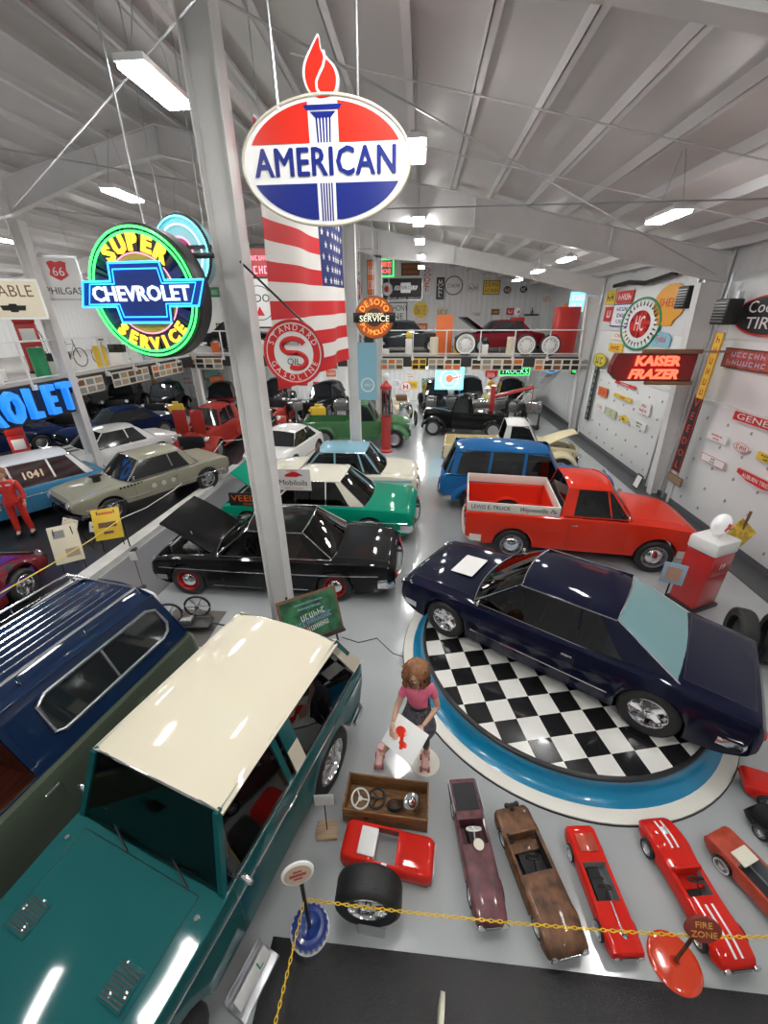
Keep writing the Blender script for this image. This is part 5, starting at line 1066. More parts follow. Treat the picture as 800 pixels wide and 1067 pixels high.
# --- flag
def flag():
    t = thing('flag', 'American flag hanging between the column and the big oval sign', 'flag', (-1.8, 5.35, 4.13)); a, b = Vector((-1.80, 5.35)), Vector((-1.38, 8.1)); Hh = 2.72; n = 40; m = 26
    def pt(u, v):      # u along, v down
        p = a.lerp(b, u); r_ = .05 * math.sin(u * 14 + v * 2) * (.3 + v); return (p.x - r_ - (-1.8), p.y + .12 * r_ - 5.35, Hh * (1 - v) + .0 + .14 * v * u)
    for k in range(13):
        u1 = .60 if k < 7 else 1
        M().grid([[pt(u1 * i / n, (k + j / 2) / 13) for j in range(3)] for i in range(n + 1)], th=.004).build('stripe', flat('flag_red', (.62, .015, .02), .7) if k % 2 == 0 else flat('flag_white', (.78, .76, .72), .7), t, 60)
    cn = M().grid([[pt(.60 + .4 * i / 16, 7 / 13 * j / 14) for j in range(15)] for i in range(17)], th=.004).build('canton', flat('flag_blue', (.01, .02, .13), .7), t, 60)
    for r in range(9):
        for q_ in range(6 if r % 2 == 0 else 5):
            u, v = .60 + .4 * ((q_ + (.5 if r % 2 == 0 else 1)) / 6), 7 / 13 * (r + .5) / 9; p = Vector(pt(u, v)); d = b - a; yaw = math.atan2(d.y, d.x)
            st = [((.05 if k % 2 == 0 else .021) * math.sin(k * PI / 5), (.05 if k % 2 == 0 else .021) * math.cos(k * PI / 5)) for k in range(10)]
            for sd in (1,): M().prism(st, .014, T(p) @ RZ(yaw) @ RX(PI / 2), z0=-.002).build('star', flat('flag_white', (.78, .76, .72), .7), cn, None)
    M().tube([(0, 0, Hh + .02), (b.x - a.x, b.y - a.y, Hh + .02)], .015, 8).build('pole', STEEL, t)
    for u_ in (.05, .95): M().tube([((b.x - a.x) * u_, (b.y - a.y) * u_, Hh + .02), ((b.x - a.x) * u_, (b.y - a.y) * u_, 4.0)], .006, 5).build('hanging_wire', STEEL, t)
flag()
# --- round standard gasoline sign
def std(t, L):
    M().lathe([(.225, .002), (.30, .002), (.30, .006), (.225, .006)], 48, L).build('red_ring', SR, t)
    arc_text('STANDARD', .085, SW, t, L @ T(0, 0, .008), .262, 155, 25, ext=.001); arc_text('GASOLINE', .085, SW, t, L @ T(0, 0, .008), .262, 205, 335, ext=.001, inward=True)
    M().tube([(.13 * math.cos(a) , .07 + .08 * math.sin(a), .003) for a in [k * PI / 10 for k in range(1, 14)]] + [(.05, -.0, .003)] , .028, 6, X=L).tube([(.05, 0, .003)] + [(.02 + .12 * math.cos(a), -.08 + .08 * math.sin(a), .003) for a in [PI / 2 - k * PI / 10 for k in range(0, 13)]], .028, 6, X=L).build('letter_s', SR, t)
    text('OIL', .10, SK, t, L @ T(0, -.09, .03), ext=.001); marks(8, .03, SK, t, L @ T(-.02, .10, .032))
c = at(306, 368, Y=4.75)
sign('oil_sign', 'round white and red STANDARD GASOLINE sign hanging in front of the flag', 'sign', FY(c), .66, .66, SW, (), 'oval', th=.04, frame=SR, extra=std)
tag(M().tube([(-2.0, 5.0, 5.55), c + Vector((.20, .02, .25))], .012, 6).build('sign_rod', SK), 'thin dark rod slanting from the column to the round gasoline sign', 'rod')
# --- other hanging signs
def desoto(t, L):
    M().lathe([(.22, .004), (.50, .004), (.50, .012), (.22, .012)], 48, L).build('orange_ring', SO, t)
    M().box((0, 0, .02), (1.12, .24, .03), .005, L).build('bar', SK, t); text('SERVICE', .21, neon('pale', (.9, .85, .6), 1.3), t, L @ T(0, -.03, .04), sx=1.05); text('APPROVED', .09, neon('pale', (.9, .85, .6), 1.3), t, L @ T(0, .075, .04), sx=1.1)
    arc_text('DESOTO', .20, neon('orange', (1, .35, .05), 1.6), t, L @ T(0, 0, .015), .37, 145, 35); arc_text('PLYMOUTH', .18, neon('orange', (1, .35, .05), 1.6), t, L @ T(0, 0, .015), .37, 208, 332, inward=True)
sign('neon_sign', 'round orange DESOTO PLYMOUTH service sign hanging beside the second column', 'neon sign', FY(at(390, 331, Y=11.8)), 1.04, 1.04, SBR, (), 'oval', th=.12, extra=desoto, hang=True)
def banner_art(t, L): M().lathe([(.16, .004), (.20, .004), (.20, .001)], 30, L @ T(0, -.35, 0)).build('emblem', SW, t); marks(4, .07, SW, t, L @ T(0, -.35, .002))
X, w, h = bbox('Y', 12.0, (372, 357), (393, 417)); sign('banner', 'light blue vertical banner hanging on the second column', 'banner', X, w, h, SLB, (), extra=banner_art, th=.01, hang=True)
def kf(t, L):
    text('KAISER', .30, NR, t, L @ T(.05, .145, .04), sx=1.1, shear=.05, bold=.012, ext=.01); text('FRAZER', .30, NR, t, L @ T(.02, -.16, .04), sx=1.1, shear=.2, bold=.012, ext=.01)
    M().box((.35, .37, .0), (1.35, .10, .12), .01, L).box((.45, -.36, .0), (1.1, .09, .12), .01, L).build('gold_band', mat('bronze', (.25, .14, .07), .4, .5), t)
sign('neon_sign', 'red neon sign reading KAISER FRAZER mounted out from the right wall', 'neon sign', FY(at(680, 383, Y=11.0)), 1.92, .62, flat('deep_red', (.20, .01, .01)), (), [(-.5, .1), (-.46, .5), (.5, .5), (.5, -.5), (-.40, -.5), (-.5, -.2)], th=.25, frame=SK, extra=kf)
tag(M().box((7.05, 11.1, 4.2), (.9, .05, .05)).build('mounting_bracket', STEEL), 'steel arm carrying the red neon sign from the right wall', 'bracket')
def p66(t, L):
    M().prism([(-.24, .2), (-.12, .24), (0, .2), (.12, .24), (.24, .2), (.2, 0), (.24, -.12), (.12, -.2), (0, -.26), (-.12, -.2), (-.24, -.12), (-.2, 0)], .01, L @ T(0, .2, 0)).build('shield', SR, t, None); text('66', .32, SW, t, L @ T(0, .16, .013), ext=.001); text('PHILGAS', .26, SK, t, L @ T(0, -.33, .003), sx=.95)
sign('hanging_sign', 'white square sign with a red shield and PHILGAS, left of the round neon sign', 'sign', FY(at(63, 290, Y=12.7), .35), 1.15, 1.15, SW, (), th=.04, frame=STEEL, extra=p66, hang=True)
def ble(t, L): M().prism([(-.3, .06), (-.1, .06), (-.08, .1), (.08, .1), (.1, .06), (.3, .06), (.26, -.06), (.1, -.06), (.08, -.1), (-.08, -.1), (-.1, -.06), (-.26, -.06)], .006, L @ T(.2, -.2, 0)).build('bowtie', SK, t, None)
sign('hanging_sign', 'cream sign ending in BLE with a small black bow tie, at the left edge', 'sign', FY(at(2, 312, Y=11.0), .3), 1.9, .95, SC_, [('RELIABLE', .28, SBR, .02, .18, .95)], th=.04, frame=SW, extra=ble, hang=True)
def rdn(t, L):
    for r_, m in ((.48, NC), (.38, neon('white', (.75, .88, 1), 1.4)), (.22, NP)): M().tube([(r_ * math.cos(a * PI / 18), r_ * math.sin(a * PI / 18), .03) for a in range(36)], .012, 6, True, L).build('tube', m, t)
    M().lathe([(0, .006), (.2, .006)], 30, L).build('centre', flat('magenta', (.55, .05, .25)), t)
sign('neon_sign', 'round pale cyan neon sign with a pink centre, partly behind the CHEVROLET sign', 'neon sign', FY(at(190, 265, Y=7.0), -.2), 1.0, 1.0, flat('cyan_face', (.25, .55, .6)), (), 'oval', th=.14, frame=SK, extra=rdn, hang=True)
tag(M().box((-3.0, 6.9, 5.95), (1.4, .05, .05)).build('mounting_bracket', SK), 'black arm holding the pale cyan round neon sign', 'bracket')
def tyd(t, L): M().prism([(-.13, -.13), (0, .12), (.13, -.13)], .006, L @ T(0, -.2, 0)).build('triangle', SR, t, None); M().lathe([(.44, .003), (.46, .003), (.46, .001)], 36, L).build('ring', SK, t); text('TYDOL', .30, SK, t, L @ T(0, .12, .004))
sign('hanging_sign', 'white square TYDOL sign with a red triangle, between the column and the flag', 'sign', FY(at(270, 316, Y=13)), 1.0, 1.35, SW, (), th=.04, frame=SK, extra=tyd, hang=True)
sign('neon_sign', 'square red and green neon sign above the TYDOL sign', 'neon sign', FY(at(271, 275, Y=13.5)), .9, .9, SR, [('FLOWERS', .12, NP, 0, .15, 1), ('HOT', .2, NP, 0, -.15, 1)], th=.12, frame=NG, hang=True)
# blue channel letters along the left mezzanine edge, each letter a part
t = thing('channel_letters', 'big blue letters spelling CHEVROLET along the left mezzanine edge', 'letters', (-10.86, 2.0, 2.5)); bl = mat('letter_blue', (.03, .22, .80), .35, emit=(.02, .25, 1), es=.8); yy = 0
for i, ch_ in enumerate('CHEVROLET'):
    yy = 9.72 - .60 * (8 - i); text(ch_, 1.10, bl, t, T(.16, yy, .33) @ RZ(PI / 2) @ RX(PI / 2), 'letter', .09, bold=.035, sx=.60)
    M().box((0.0, 0, 0), (.02, .58, .95), 0, T(.04, yy, .33)).build('backing_panel', SK, t)
# free-standing signs among the cars
def post_sign(label, px, py, Y, w, h, face, txt, frame=None, extra=None, zoff=0, shape='rect'):
    c = at(px, py, Y=Y); t = sign('post_sign', label, 'sign', FY(c), w, h, face, txt, shape, th=.03, frame=frame, extra=extra)
    M().tube([(0, .03, -h / 2), (0, .03, -c.z + .02)], .015, 8).cyl(.14, .02, 20, T(0, .03, -c.z)).build('stand', SK, t); return t
def gar(t, L): M().prism([(-.16, -.01), (-.08, .03), (.0, .06), (.1, .05), (.2, .0), (.24, -.03), (.16, -.03), (.1, -.06), (-.1, -.06), (-.18, -.05)], .006, L @ T(0, .13, 0)).build('emblem', SR, t, None)
post_sign('white Mobiloils sign with a red emblem, standing between the black and green coupes', 305, 500, 8.15, .80, .50, SW, [('Mobiloils', .13, SK, 0, -.07, 1.0), ('GARGOYLE', .04, SR, 0, .215, 1.0), ('VACUUM OIL COMPANY', .03, SR, 0, -.20, 1)], extra=gar)
post_sign('black VEEDOL sign with orange letters, left of the tall column between two coupes', 262, 521, 8.05, 1.05, .32, SK, [('VEEDOL', .15, SO, .0, .03, 1.25), ('MOTOR OILS', .04, SO, 0, -.1, 1.3)])
post_sign('small cream sign with red lettering in front of the black coupe windows', 305, 539, 8.2, .50, .30, SC_, [('KENDALL', .07, SR, 0, .04, 1), ('MOTOR OIL', .05, SR, 0, -.08, 1)])
# --- signs on the right wall: far bay
WXR = 7.40
def H(label, tl, br_, fc, lines=(), tm=SK, **k): return psign('X', k.pop('pl', WXR), tl, br_, label, fc, lines, tm, **k)
H('small white sign with red script at the top left of the far wall bay', (644, 304), (658, 315), SR, ['Fisk'], SW)
H('white sign with a blue point at its foot on the far right wall bay', (640, 317), (653, 341), SW, ['BOAT', 'GAS', 'OIL'], SB, frame=SB)
def spk(t, L):
    X, w, h = bbox('X', WXR, (654, 312), (680, 367)); D = Matrix.Diagonal((w, h, 1, 1)); q = M()
    for k in range(28):
        a = 2 * PI * k / 28; q.prism([(.36 * math.cos(a - .06), .36 * math.sin(a - .06)), (.47 * math.cos(a), .47 * math.sin(a)), (.36 * math.cos(a + .06), .36 * math.sin(a + .06))], .006, L @ D)
    q.build('spikes', SK, t, None); M().lathe([(0, .008), (.27, .008)], 36, L @ D).build('centre', SR, t); text('HC', h * .42, SW, t, L @ T(0, 0, .012), sx=.7)
X, w, h = bbox('X', WXR, (654, 312), (680, 367)); sign('wall_sign', 'big round white sign with black spikes and red centre on the right wall', 'sign', X, w, h, SW, (), 'oval', frame=SG, extra=spk)
shp = [(-.22, -.5), (.22, -.5), (.26, -.36), (.42, -.22), (.5, .02), (.46, .22), (.34, .38), (.16, .48), (0, .5), (-.16, .48), (-.34, .38), (-.46, .22), (-.5, .02), (-.42, -.22), (-.26, -.36)]
X, w, h = bbox('X', WXR, (686, 297), (708, 340)); sign('wall_sign', 'orange scallop shaped SHELL sign on the far right wall bay', 'sign', X, w, h, mat('shell_orange', (.80, .36, .03), .4), [('SHELL', .24, SR, 0, .05, 1.3)], shp)
H('blue and white arched sign under the orange SHELL sign', (680, 345), (696, 362), SLB, ['Tydol'], SR, shape=[(-.5, -.5), (.5, -.5), (.5, .1), (.3, .42), (0, .5), (-.3, .42), (-.5, .1)])
H('red, white and yellow striped sign under the blue pointed sign', (638, 345), (650, 355), SW, ['OIL'], SR, frame=SY)
H('yellow and white sign with a red mark left of the spiked round sign', (635, 357), (647, 368), SY, ['GAS'], SR)
H('red and white label at the top of the far garage door', (641, 396), (661, 406), SR, ['GENERAL'], SW, pl=7.36)
for tl, br_, fc, ln, tm, lb in (((624, 402), (631, 415), SO, ['UP'], SR, 'orange red tall label on the far garage door'), ((621, 418), (629, 430), SW, ['OIL'], SR, 'white label with red print on the far garage door'), ((640, 409), (657, 420), SY, ['PENN'], SR, 'wide yellow label on the far garage door'),
    ((632, 424), (640, 437), flat('pale_green', (.52, .55, .38)), ['A', 'B'], SG, 'pale green label on the far garage door'), ((666, 417), (675, 434), SW, ['76', 'GAS'], SR, 'white label with a red figure on the far garage door'), ((660, 436), (671, 450), SW, ['MILE', 'AGE'], SK, 'white label with black print low on the far garage door')):
    H(lb, tl, br_, fc, ln, tm, pl=7.36)
H('yellow diamond label on the far garage door', (645, 430), (654, 443), SY, ['S'], SK, shape=[(0, -.5), (.5, 0), (0, .5), (-.5, 0)], pl=7.36)
X = FX(at(616, 409, X=7.32)); sign('wall_sign', 'narrow dark vertical sign with white letters beside the far column', 'sign', X, .32, 2.3, SK, [(c_, .15, SW, 0, 1.0 - k * .25, 1.0) for k, c_ in enumerate('FIRESTONE')])
H('small yellow sign high beside the far column', (633, 303), (639, 317), SY, ['A1'], SK); H('red sign below the small yellow one beside the far column', (631, 320), (637, 335), SR, ['T'], SW)
H('green and yellow oval sign at the end of the back mezzanine edge', (620, 367), (629, 384), SY, ['JD'], SG, shape='oval', frame=SG, pl=7.3)
# near bay
H('large black oval COOPER TIRES sign on the near right wall bay', (773, 309), (832, 352), SK, ['Cooper', 'TIRES'], SW, shape='oval', frame=SR, hk=.62, pl=7.38)
H('rust red rectangular neon box sign on the near right wall bay', (757, 362), (801, 390), mat('rust_red', (.40, .07, .04), .5, var=.4, vscale=6), ['HUDSON', 'SERVICE'], flat('faded_purple', (.45, .40, .60)), frame=SK, pl=7.38, th=.12)
def goody(t, L): pass
X = FX(at(739, 382, X=7.12)); sign('wall_sign', 'yellow vertical sign with red letters on the right wall column', 'sign', X, .30, 1.55, SY, [(c_, .15, SR, 0, .62 - k * .245, 1.3) for k, c_ in enumerate('######')], frame=SO)
X = FX(at(715, 453, X=7.15)); sign('wall_sign', 'black vertical VEEDOL sign with red letters beside the near garage door', 'sign', X, .34, 2.05, SK, [(c_, .20, flat('veedol_red', (.75, .08, .04)), 0, .82 - k * .33, 1.05) for k, c_ in enumerate('VEEDOL')], frame=SR)
H('small brown framed plaque under the vertical VEEDOL sign', (697, 491), (708, 508), mat('plaque_tan', (.30, .19, .12), .5), [], frame=SK, pl=7.2)
H('red GENERAL sign along the top of the near garage door', (766, 427), (832, 460), SR, ['GENERAL'], SW, frame=SW, pl=7.36, hk=.6)
H('white rectangular label with red script on the near garage door', (738, 448), (755, 464), SW, ['Texas', 'gas'], SR, pl=7.36); H('round white and red label on the near garage door', (766, 459), (778, 474), SW, ['BAR'], SR, shape='oval', frame=SR, pl=7.36)
H('white label with a red arrow on the near garage door', (732, 471), (753, 490), SW, ['MK', 'OIL'], SK, pl=7.36, frame=SR)
H('yellow and black label at the right end of the near garage door', (790, 470), (806, 486), SY, ['OILZ', 'UM'], SK, pl=7.36)
H('red pennant sign reading AUBURN TIRES on the near garage door', (769, 487), (806, 517), SR, ['AUBURN TIRES'], SW, frame=SW, pl=7.36, hk=.45, shape=[(-.5, .5), (.5, .5), (.5, -.2), (.2, -.5), (-.2, -.4), (-.5, 0)])
# hoses, heaters
tag(M().tube([at(640, 298, X=7.3), at(655, 294, X=7.3), at(672, 295, X=7.3), at(690, 289, X=7.3), at(705, 284, X=7.3)], .07, 8).build('black_hose', SK), 'thick black hose along the top of the far right wall bay', 'hose')
for i, (px, py, Y, lab) in enumerate(((712, 310, 13.3, 'black wall heater beside the orange SHELL sign'), (752, 325, 11.2, 'black wall heater left of the oval COOPER TIRES sign'))):
    t = thing('wall_heater', lab, 'heater', at(px, py, X=7.0)); M().box((.1, 0, 0), (.35, .5, .55), .04).build('case', SK, t)
    q = M()
    for k in range(7): q.box((-.085, 0, -.2 + k * .065), (.02, .42, .012), 0, None)
    q.build('grille', STEEL, t); M().box((.28, 0, .32), (.1, .1, .2)).box((.3, 0, -.2), (.2, .08, .08)).build('bracket', STEEL, t)
t = thing('fire_panel', 'grey electrical box on the wall between the two garage doors', 'electrical box', at(691, 461, X=7.3)); M().box((0, 0, 0), (.12, .28, .5), .01).build('case', STEEL, t); M().box((-.065, 0, .1), (.012, .18, .14), .004).build('door', WHITE, t); M().box((-.07, .05, -.12), (.02, .03, .05)).build('switch', SK, t)
t = thing('framed_notice', 'small black framed notice leaning at the foot of the far garage door', 'notice', (6.95, 12.6, 0)); M().box((0, 0, .25), (.02, .35, .45), .005, RY(.2)).build('frame', SK, t); M().box((-.012, 0, .25), (.006, .27, .37), 0, RY(.2)).build('paper', WHITE, t)
# --- back wall above and below the mezzanine
def B(label, tl, br_, fc, lines=(), tm=SK, **k): return psign('Y', k.pop('pl', YB - .06), tl, br_, label, fc, lines, tm, **k)
B('square neon sign with green border and red script, top left of the back wall', (395, 270), (410, 288), SLB, ['Dixie', 'Oil'], NR, frame=NG, name='neon_sign', cat='neon sign', th=.15)
B('dark orange lettered sign above the long black CHEVROLET sign', (418, 274), (437, 287), SBR, ['PACIFIC', 'MOTORS'], SO)
def chv(t, L): 
    X, w, h = bbox('Y', YB - .06, (398, 289), (440, 313)); M().lathe([(0, .006), (h * .28, .006)], 24, L @ T(-w * .38, 0, 0)).build('round_emblem', SW, t); M().lathe([(0, .01), (h * .14, .01)], 24, L @ T(-w * .38, 0, 0)).build('emblem_centre', SR, t)
    M().prism([(x_ * w * .42, y_ * h * .8) for x_, y_ in bt], .006, L @ T(w * .08, .05, 0)).build('bowtie', STEEL, t, None)
    text('CHEVROLET', h * .22, SK, t, L @ T(w * .08, .05, .008), sx=1.1); text('SALES AND SERVICE', h * .12, SW, t, L @ T(w * .05, -h * .4, .003), sx=1.6)
B('long black CHEVROLET sign with a silver bow tie high on the back wall', (398, 289), (440, 313), SK, frame=STEEL, extra=chv)
B('white ANTHONY LINE sign below the black CHEVROLET sign', (398, 315), (424, 336), SW, ['ANTHONY', 'LINE'], SK, frame=SK, hk=.6)
B('round yellow sign on the back wall above the railing', (430, 314), (446, 332), SY, ['PENNZ'], SK, shape='oval', frame=SW); B('orange strip sign just above the mezzanine railing', (423, 337), (445, 345), SO, ['GARAGE'], SW)
B('tall narrow white sign with red letters on the back wall', (442, 276), (448, 307), SW, vert('DODGE'), SR, hk=.7); B('tall narrow black sign with white letters on the back wall', (455, 289), (462, 312), SK, vert('MOBIL'), SW, hk=.7)
B('round white sign with black ring on the back wall', (464, 288), (481, 307), SW, ['PACKARD'], SK, shape='oval', frame=SK, hk=.2)
B('round red sign partly behind the orange neon sign', (367, 291), (377, 313), SR, ['GULF'], SW, shape='oval'); B('tan vertical sign with dark script beside the second column', (366, 264), (375, 291), SC_, vert('REO'), SBR, frame=SK)
B('orange hanging sign turned edgewise left of the black CHEVROLET sign', (382, 271), (392, 307), SO, ['AAA', 'TOW'], SW, frame=SK, pl=20.5, th=.15)
B('yellow rectangular sign on the right part of the back wall', (504, 292), (520, 307), SY, ['MOON', 'SPEED'], SBR, frame=SBR)
B('left one of two small oval signs on the back wall', (488, 296), (493, 304), SW, ['6'], SK, shape='oval', frame=SK); B('right one of two small oval signs on the back wall', (493.5, 296), (498, 304), SW, ['6'], SK, shape='oval', frame=SK)
B('small round dark sign right of the yellow sign', (525, 298), (532, 306), SBR, ['V8'], SW, shape='oval'); B('second small round dark sign farther right of the yellow sign', (542, 298), (549, 305), SK, ['V6'], SW, shape='oval', frame=STEEL)
B('red and white checked label above the maroon car', (528, 321), (535, 328), SR, ['X'], SW); B('white label with small print beside the checked label', (537, 321), (543, 328), SW, ['JET'], SB); B('airplane shaped white and black sign above the maroon car', (546, 320), (562, 329), SK, ['WINGS'], SW, shape=[(-.5, -.3), (-.1, -.3), (0, .5), (.12, -.3), (.5, -.3), (.4, -.5), (-.4, -.5)])
B('winged white sign above the stand with round wheels', (490, 324), (502, 331), SW, ['WILLYS'], SK, shape=[(-.5, -.3), (0, .5), (.5, -.3), (.3, -.5), (-.3, -.5)]); B('brown sign above the open black hood', (512, 322), (520, 328), SBR, ['IHC'], SY); B('tan plate sign on the back wall over the wheel stand', (455, 320), (467, 330), SC_, ['TAG'], SBR)
B('brown wooden sign at the right end of the back mezzanine', (608, 303), (622, 314), mat('sign_wood', (.30, .18, .08), .6), ['SODA'], SY, pl=22); B('second brown sign below the wooden one at the right end', (608, 315), (621, 326), SBR, ['PARTS'], SC_, pl=22)
B('tall glowing cyan and pink neon panel at the right end of the back mezzanine', (596, 304), (607, 325), neon('cyan_panel', (.35, .85, 1), .9), ['ICE', 'COLD'], NP, pl=21, name='neon_sign', cat='neon sign', th=.15)
B('orange round topped sign beside the glowing cyan panel', (588, 316), (595, 332), SO, ['76'], SB, pl=22)
# below the deck
def pont(t, L): M().tube([(.42 * math.cos(a * PI / 18), .42 * math.sin(a * PI / 18), .03) for a in range(36)], .02, 6, True, L).build('white_tube', NW, t); M().lathe([(0, .02), (.17, .02)], 30, L).build('red_disc', NR, t); M().prism([(.1, .03), (.5, .16), (.5, .06), (.1, -.03)], .02, L, z0=.02).build('red_arrow', NR, t, None); marks(6, .10, NB, t, L @ T(0, -.33, .02))
B('glowing cyan square neon sign with a red disc under the back mezzanine', (454, 383), (482, 406), neon('pale_cyan', (.45, .85, 1), 1.0), pl=20.3, extra=pont, name='neon_sign', cat='neon sign', th=.2, frame=NC)
B('green neon TRUCKS sign under the back mezzanine edge', (521, 383), (551, 391), flat('dark_green', (.0, .16, .08)), ['TRUCKS'], neon('mint', (.3, 1, .6), 1.6), pl=20.2, name='neon_sign', cat='neon sign', frame=NG, hk=.7)
B('small green neon script sign right of the blue one under the mezzanine', (596, 383), (608, 390), flat('dark_green', (.0, .16, .08)), ['Buick'], NG, pl=20.6, name='neon_sign', cat='neon sign'); B('small blue neon oval sign under the back mezzanine', (569, 380), (581, 388), flat('neon_face_blue', (.012, .02, .12)), ['Ford'], NB, pl=20.6, shape='oval', name='neon_sign', cat='neon sign', frame=NB)
B('red shield sign left of the green TRUCKS sign', (506, 386), (517, 396), SR, ['MACK'], SW, shape=[(-.5, .5), (.5, .5), (.5, -.1), (0, -.5), (-.5, -.1)])
B('round white and red sign behind the tall red gas pump', (417, 398), (428, 408), SW, ['M'], SR, shape='oval', frame=SR, pl=22)
rnd = random.Random(11); cols = [(SW, SR, 'red on white'), (SY, SK, 'yellow'), (SR, SW, 'red'), (SC_, SBR, 'cream'), (SLB, SW, 'light blue'), (SO, SW, 'orange'), (SW, SB, 'blue on white'), (SBR, SY, 'brown'), (SW, SK, 'black on white'), (SG, SW, 'green')]
words = ['OIL', 'GAS', 'TIRES', 'PARTS', 'LUBE', 'FLYER', 'BUS', 'MOTOR', 'STOP', 'RADIO']
def scatter(x0, x1, y0, y1, n, pl, where, wmin=6, wmax=13):
    placed = []
    for _ in range(400):
        if len(placed) >= n: break
        w_, h_ = rnd.uniform(wmin, wmax), rnd.uniform(6, 12); x_, y_ = rnd.uniform(x0, x1 - w_), rnd.uniform(y0, y1 - h_)
        if any(x_ < a + c + 2 and a < x_ + w_ + 2 and y_ < b + d + 2 and b < y_ + h_ + 2 for a, b, c, d in placed): continue
        placed.append((x_, y_, w_, h_))
    for k, (x_, y_, w_, h_) in enumerate(sorted(placed)):
        f_, t_, nm = cols[rnd.randrange(len(cols))]; ov_ = rnd.random() < .25; k_ = rnd.randrange(1, 3)
        B('%s %s sign, %s from the left %s' % (nm, 'oval' if ov_ else 'square', (['first'] + ORD[1:] + ['tenth', 'eleventh', 'twelfth'])[k], where), (x_, y_), (x_ + w_, y_ + h_), f_, ['####', '###'][:k_], t_, shape='oval' if ov_ else 'rect', pl=pl)
scatter(400, 452, 387, 412, 7, YB - .06, 'on the back wall under the mezzanine'); scatter(484, 560, 392, 412, 7, YB - .06, 'right of the neon square')
scatter(120, 240, 384, 410, 12, YB - .06, 'under the left deck'); scatter(292, 392, 384, 410, 8, YB - .06, 'under the deck behind the flag')
scatter(292, 362, 280, 340, 8, YB - .06, 'above the deck behind the flag'); scatter(215, 262, 275, 345, 7, YB - .06, 'left of the tall column'); scatter(90, 215, 300, 345, 9, YB - .06, 'behind the round neon sign'); scatter(565, 592, 300, 318, 2, YB - .06, 'above the red mezzanine pump')
B('mint green sign with a dark round mark on the back wall under the deck', (212, 385), (232, 406), flat('mint', (.30, .62, .50)), ['SINCLAIR'], SK, hk=.2)
# photo boards on the deck edge
t0 = None
pb = flat('photo_frame', (.70, .66, .55)); random.seed(5)
def photo_board(x0, x1, y=19.70, label='', axis='Y', yel=False):
    w = x1 - x0; t = thing('photo_board', label, 'photo board', ((x0 + x1) / 2, y, 3.02) if axis == 'Y' else (-10.80, (x0 + x1) / 2, 3.02), 0 if axis == 'Y' else PI / 2, 'picture boards along the mezzanine edges')
    M().box((0, 0, 0), (w, .02, .50), .004).build('frame', SY if yel else pb, t); n = max(2, round(w / .42))
    for k in range(n):
        for r_ in (-1, 1): M().box((-w / 2 + w * (k + .5) / n, -.012, r_ * .115), (w / n * .78, .01, .17)).build('picture', [SBR, SK, flat('grey_photo', (.25, .25, .25)), mat('photo_tan', (.40, .30, .20), .5), SO][random.randrange(5)], t)
for i, (a, b) in enumerate(((396, 420), (429, 444), (446, 480), (491, 545), (557, 614))):
    photo_board(at(a, 378, Y=19.7).x, at(b, 378, Y=19.7).x, label='%s cream board of small pictures along the back mezzanine edge' % ['leftmost', 'short yellow', 'middle', 'second from the right', 'rightmost'][i], yel=i == 1)
for i, (a, b) in enumerate(((195, 232), (300, 352))): photo_board(at(a, 380, Y=19.7).x, at(b, 380, Y=19.7).x, label=['board of small pictures on the back deck edge left of the tall column', 'board of small pictures on the back deck edge behind the flag'][i])
for i, (a, b) in enumerate(((76, 106), (116, 156), (160, 192))): photo_board(at(a, 392, X=-10.8).y, at(b, 392, X=-10.8).y, label=['nearest', 'middle', 'farthest'][i] + ' board of small pictures on the left mezzanine edge', axis='X')
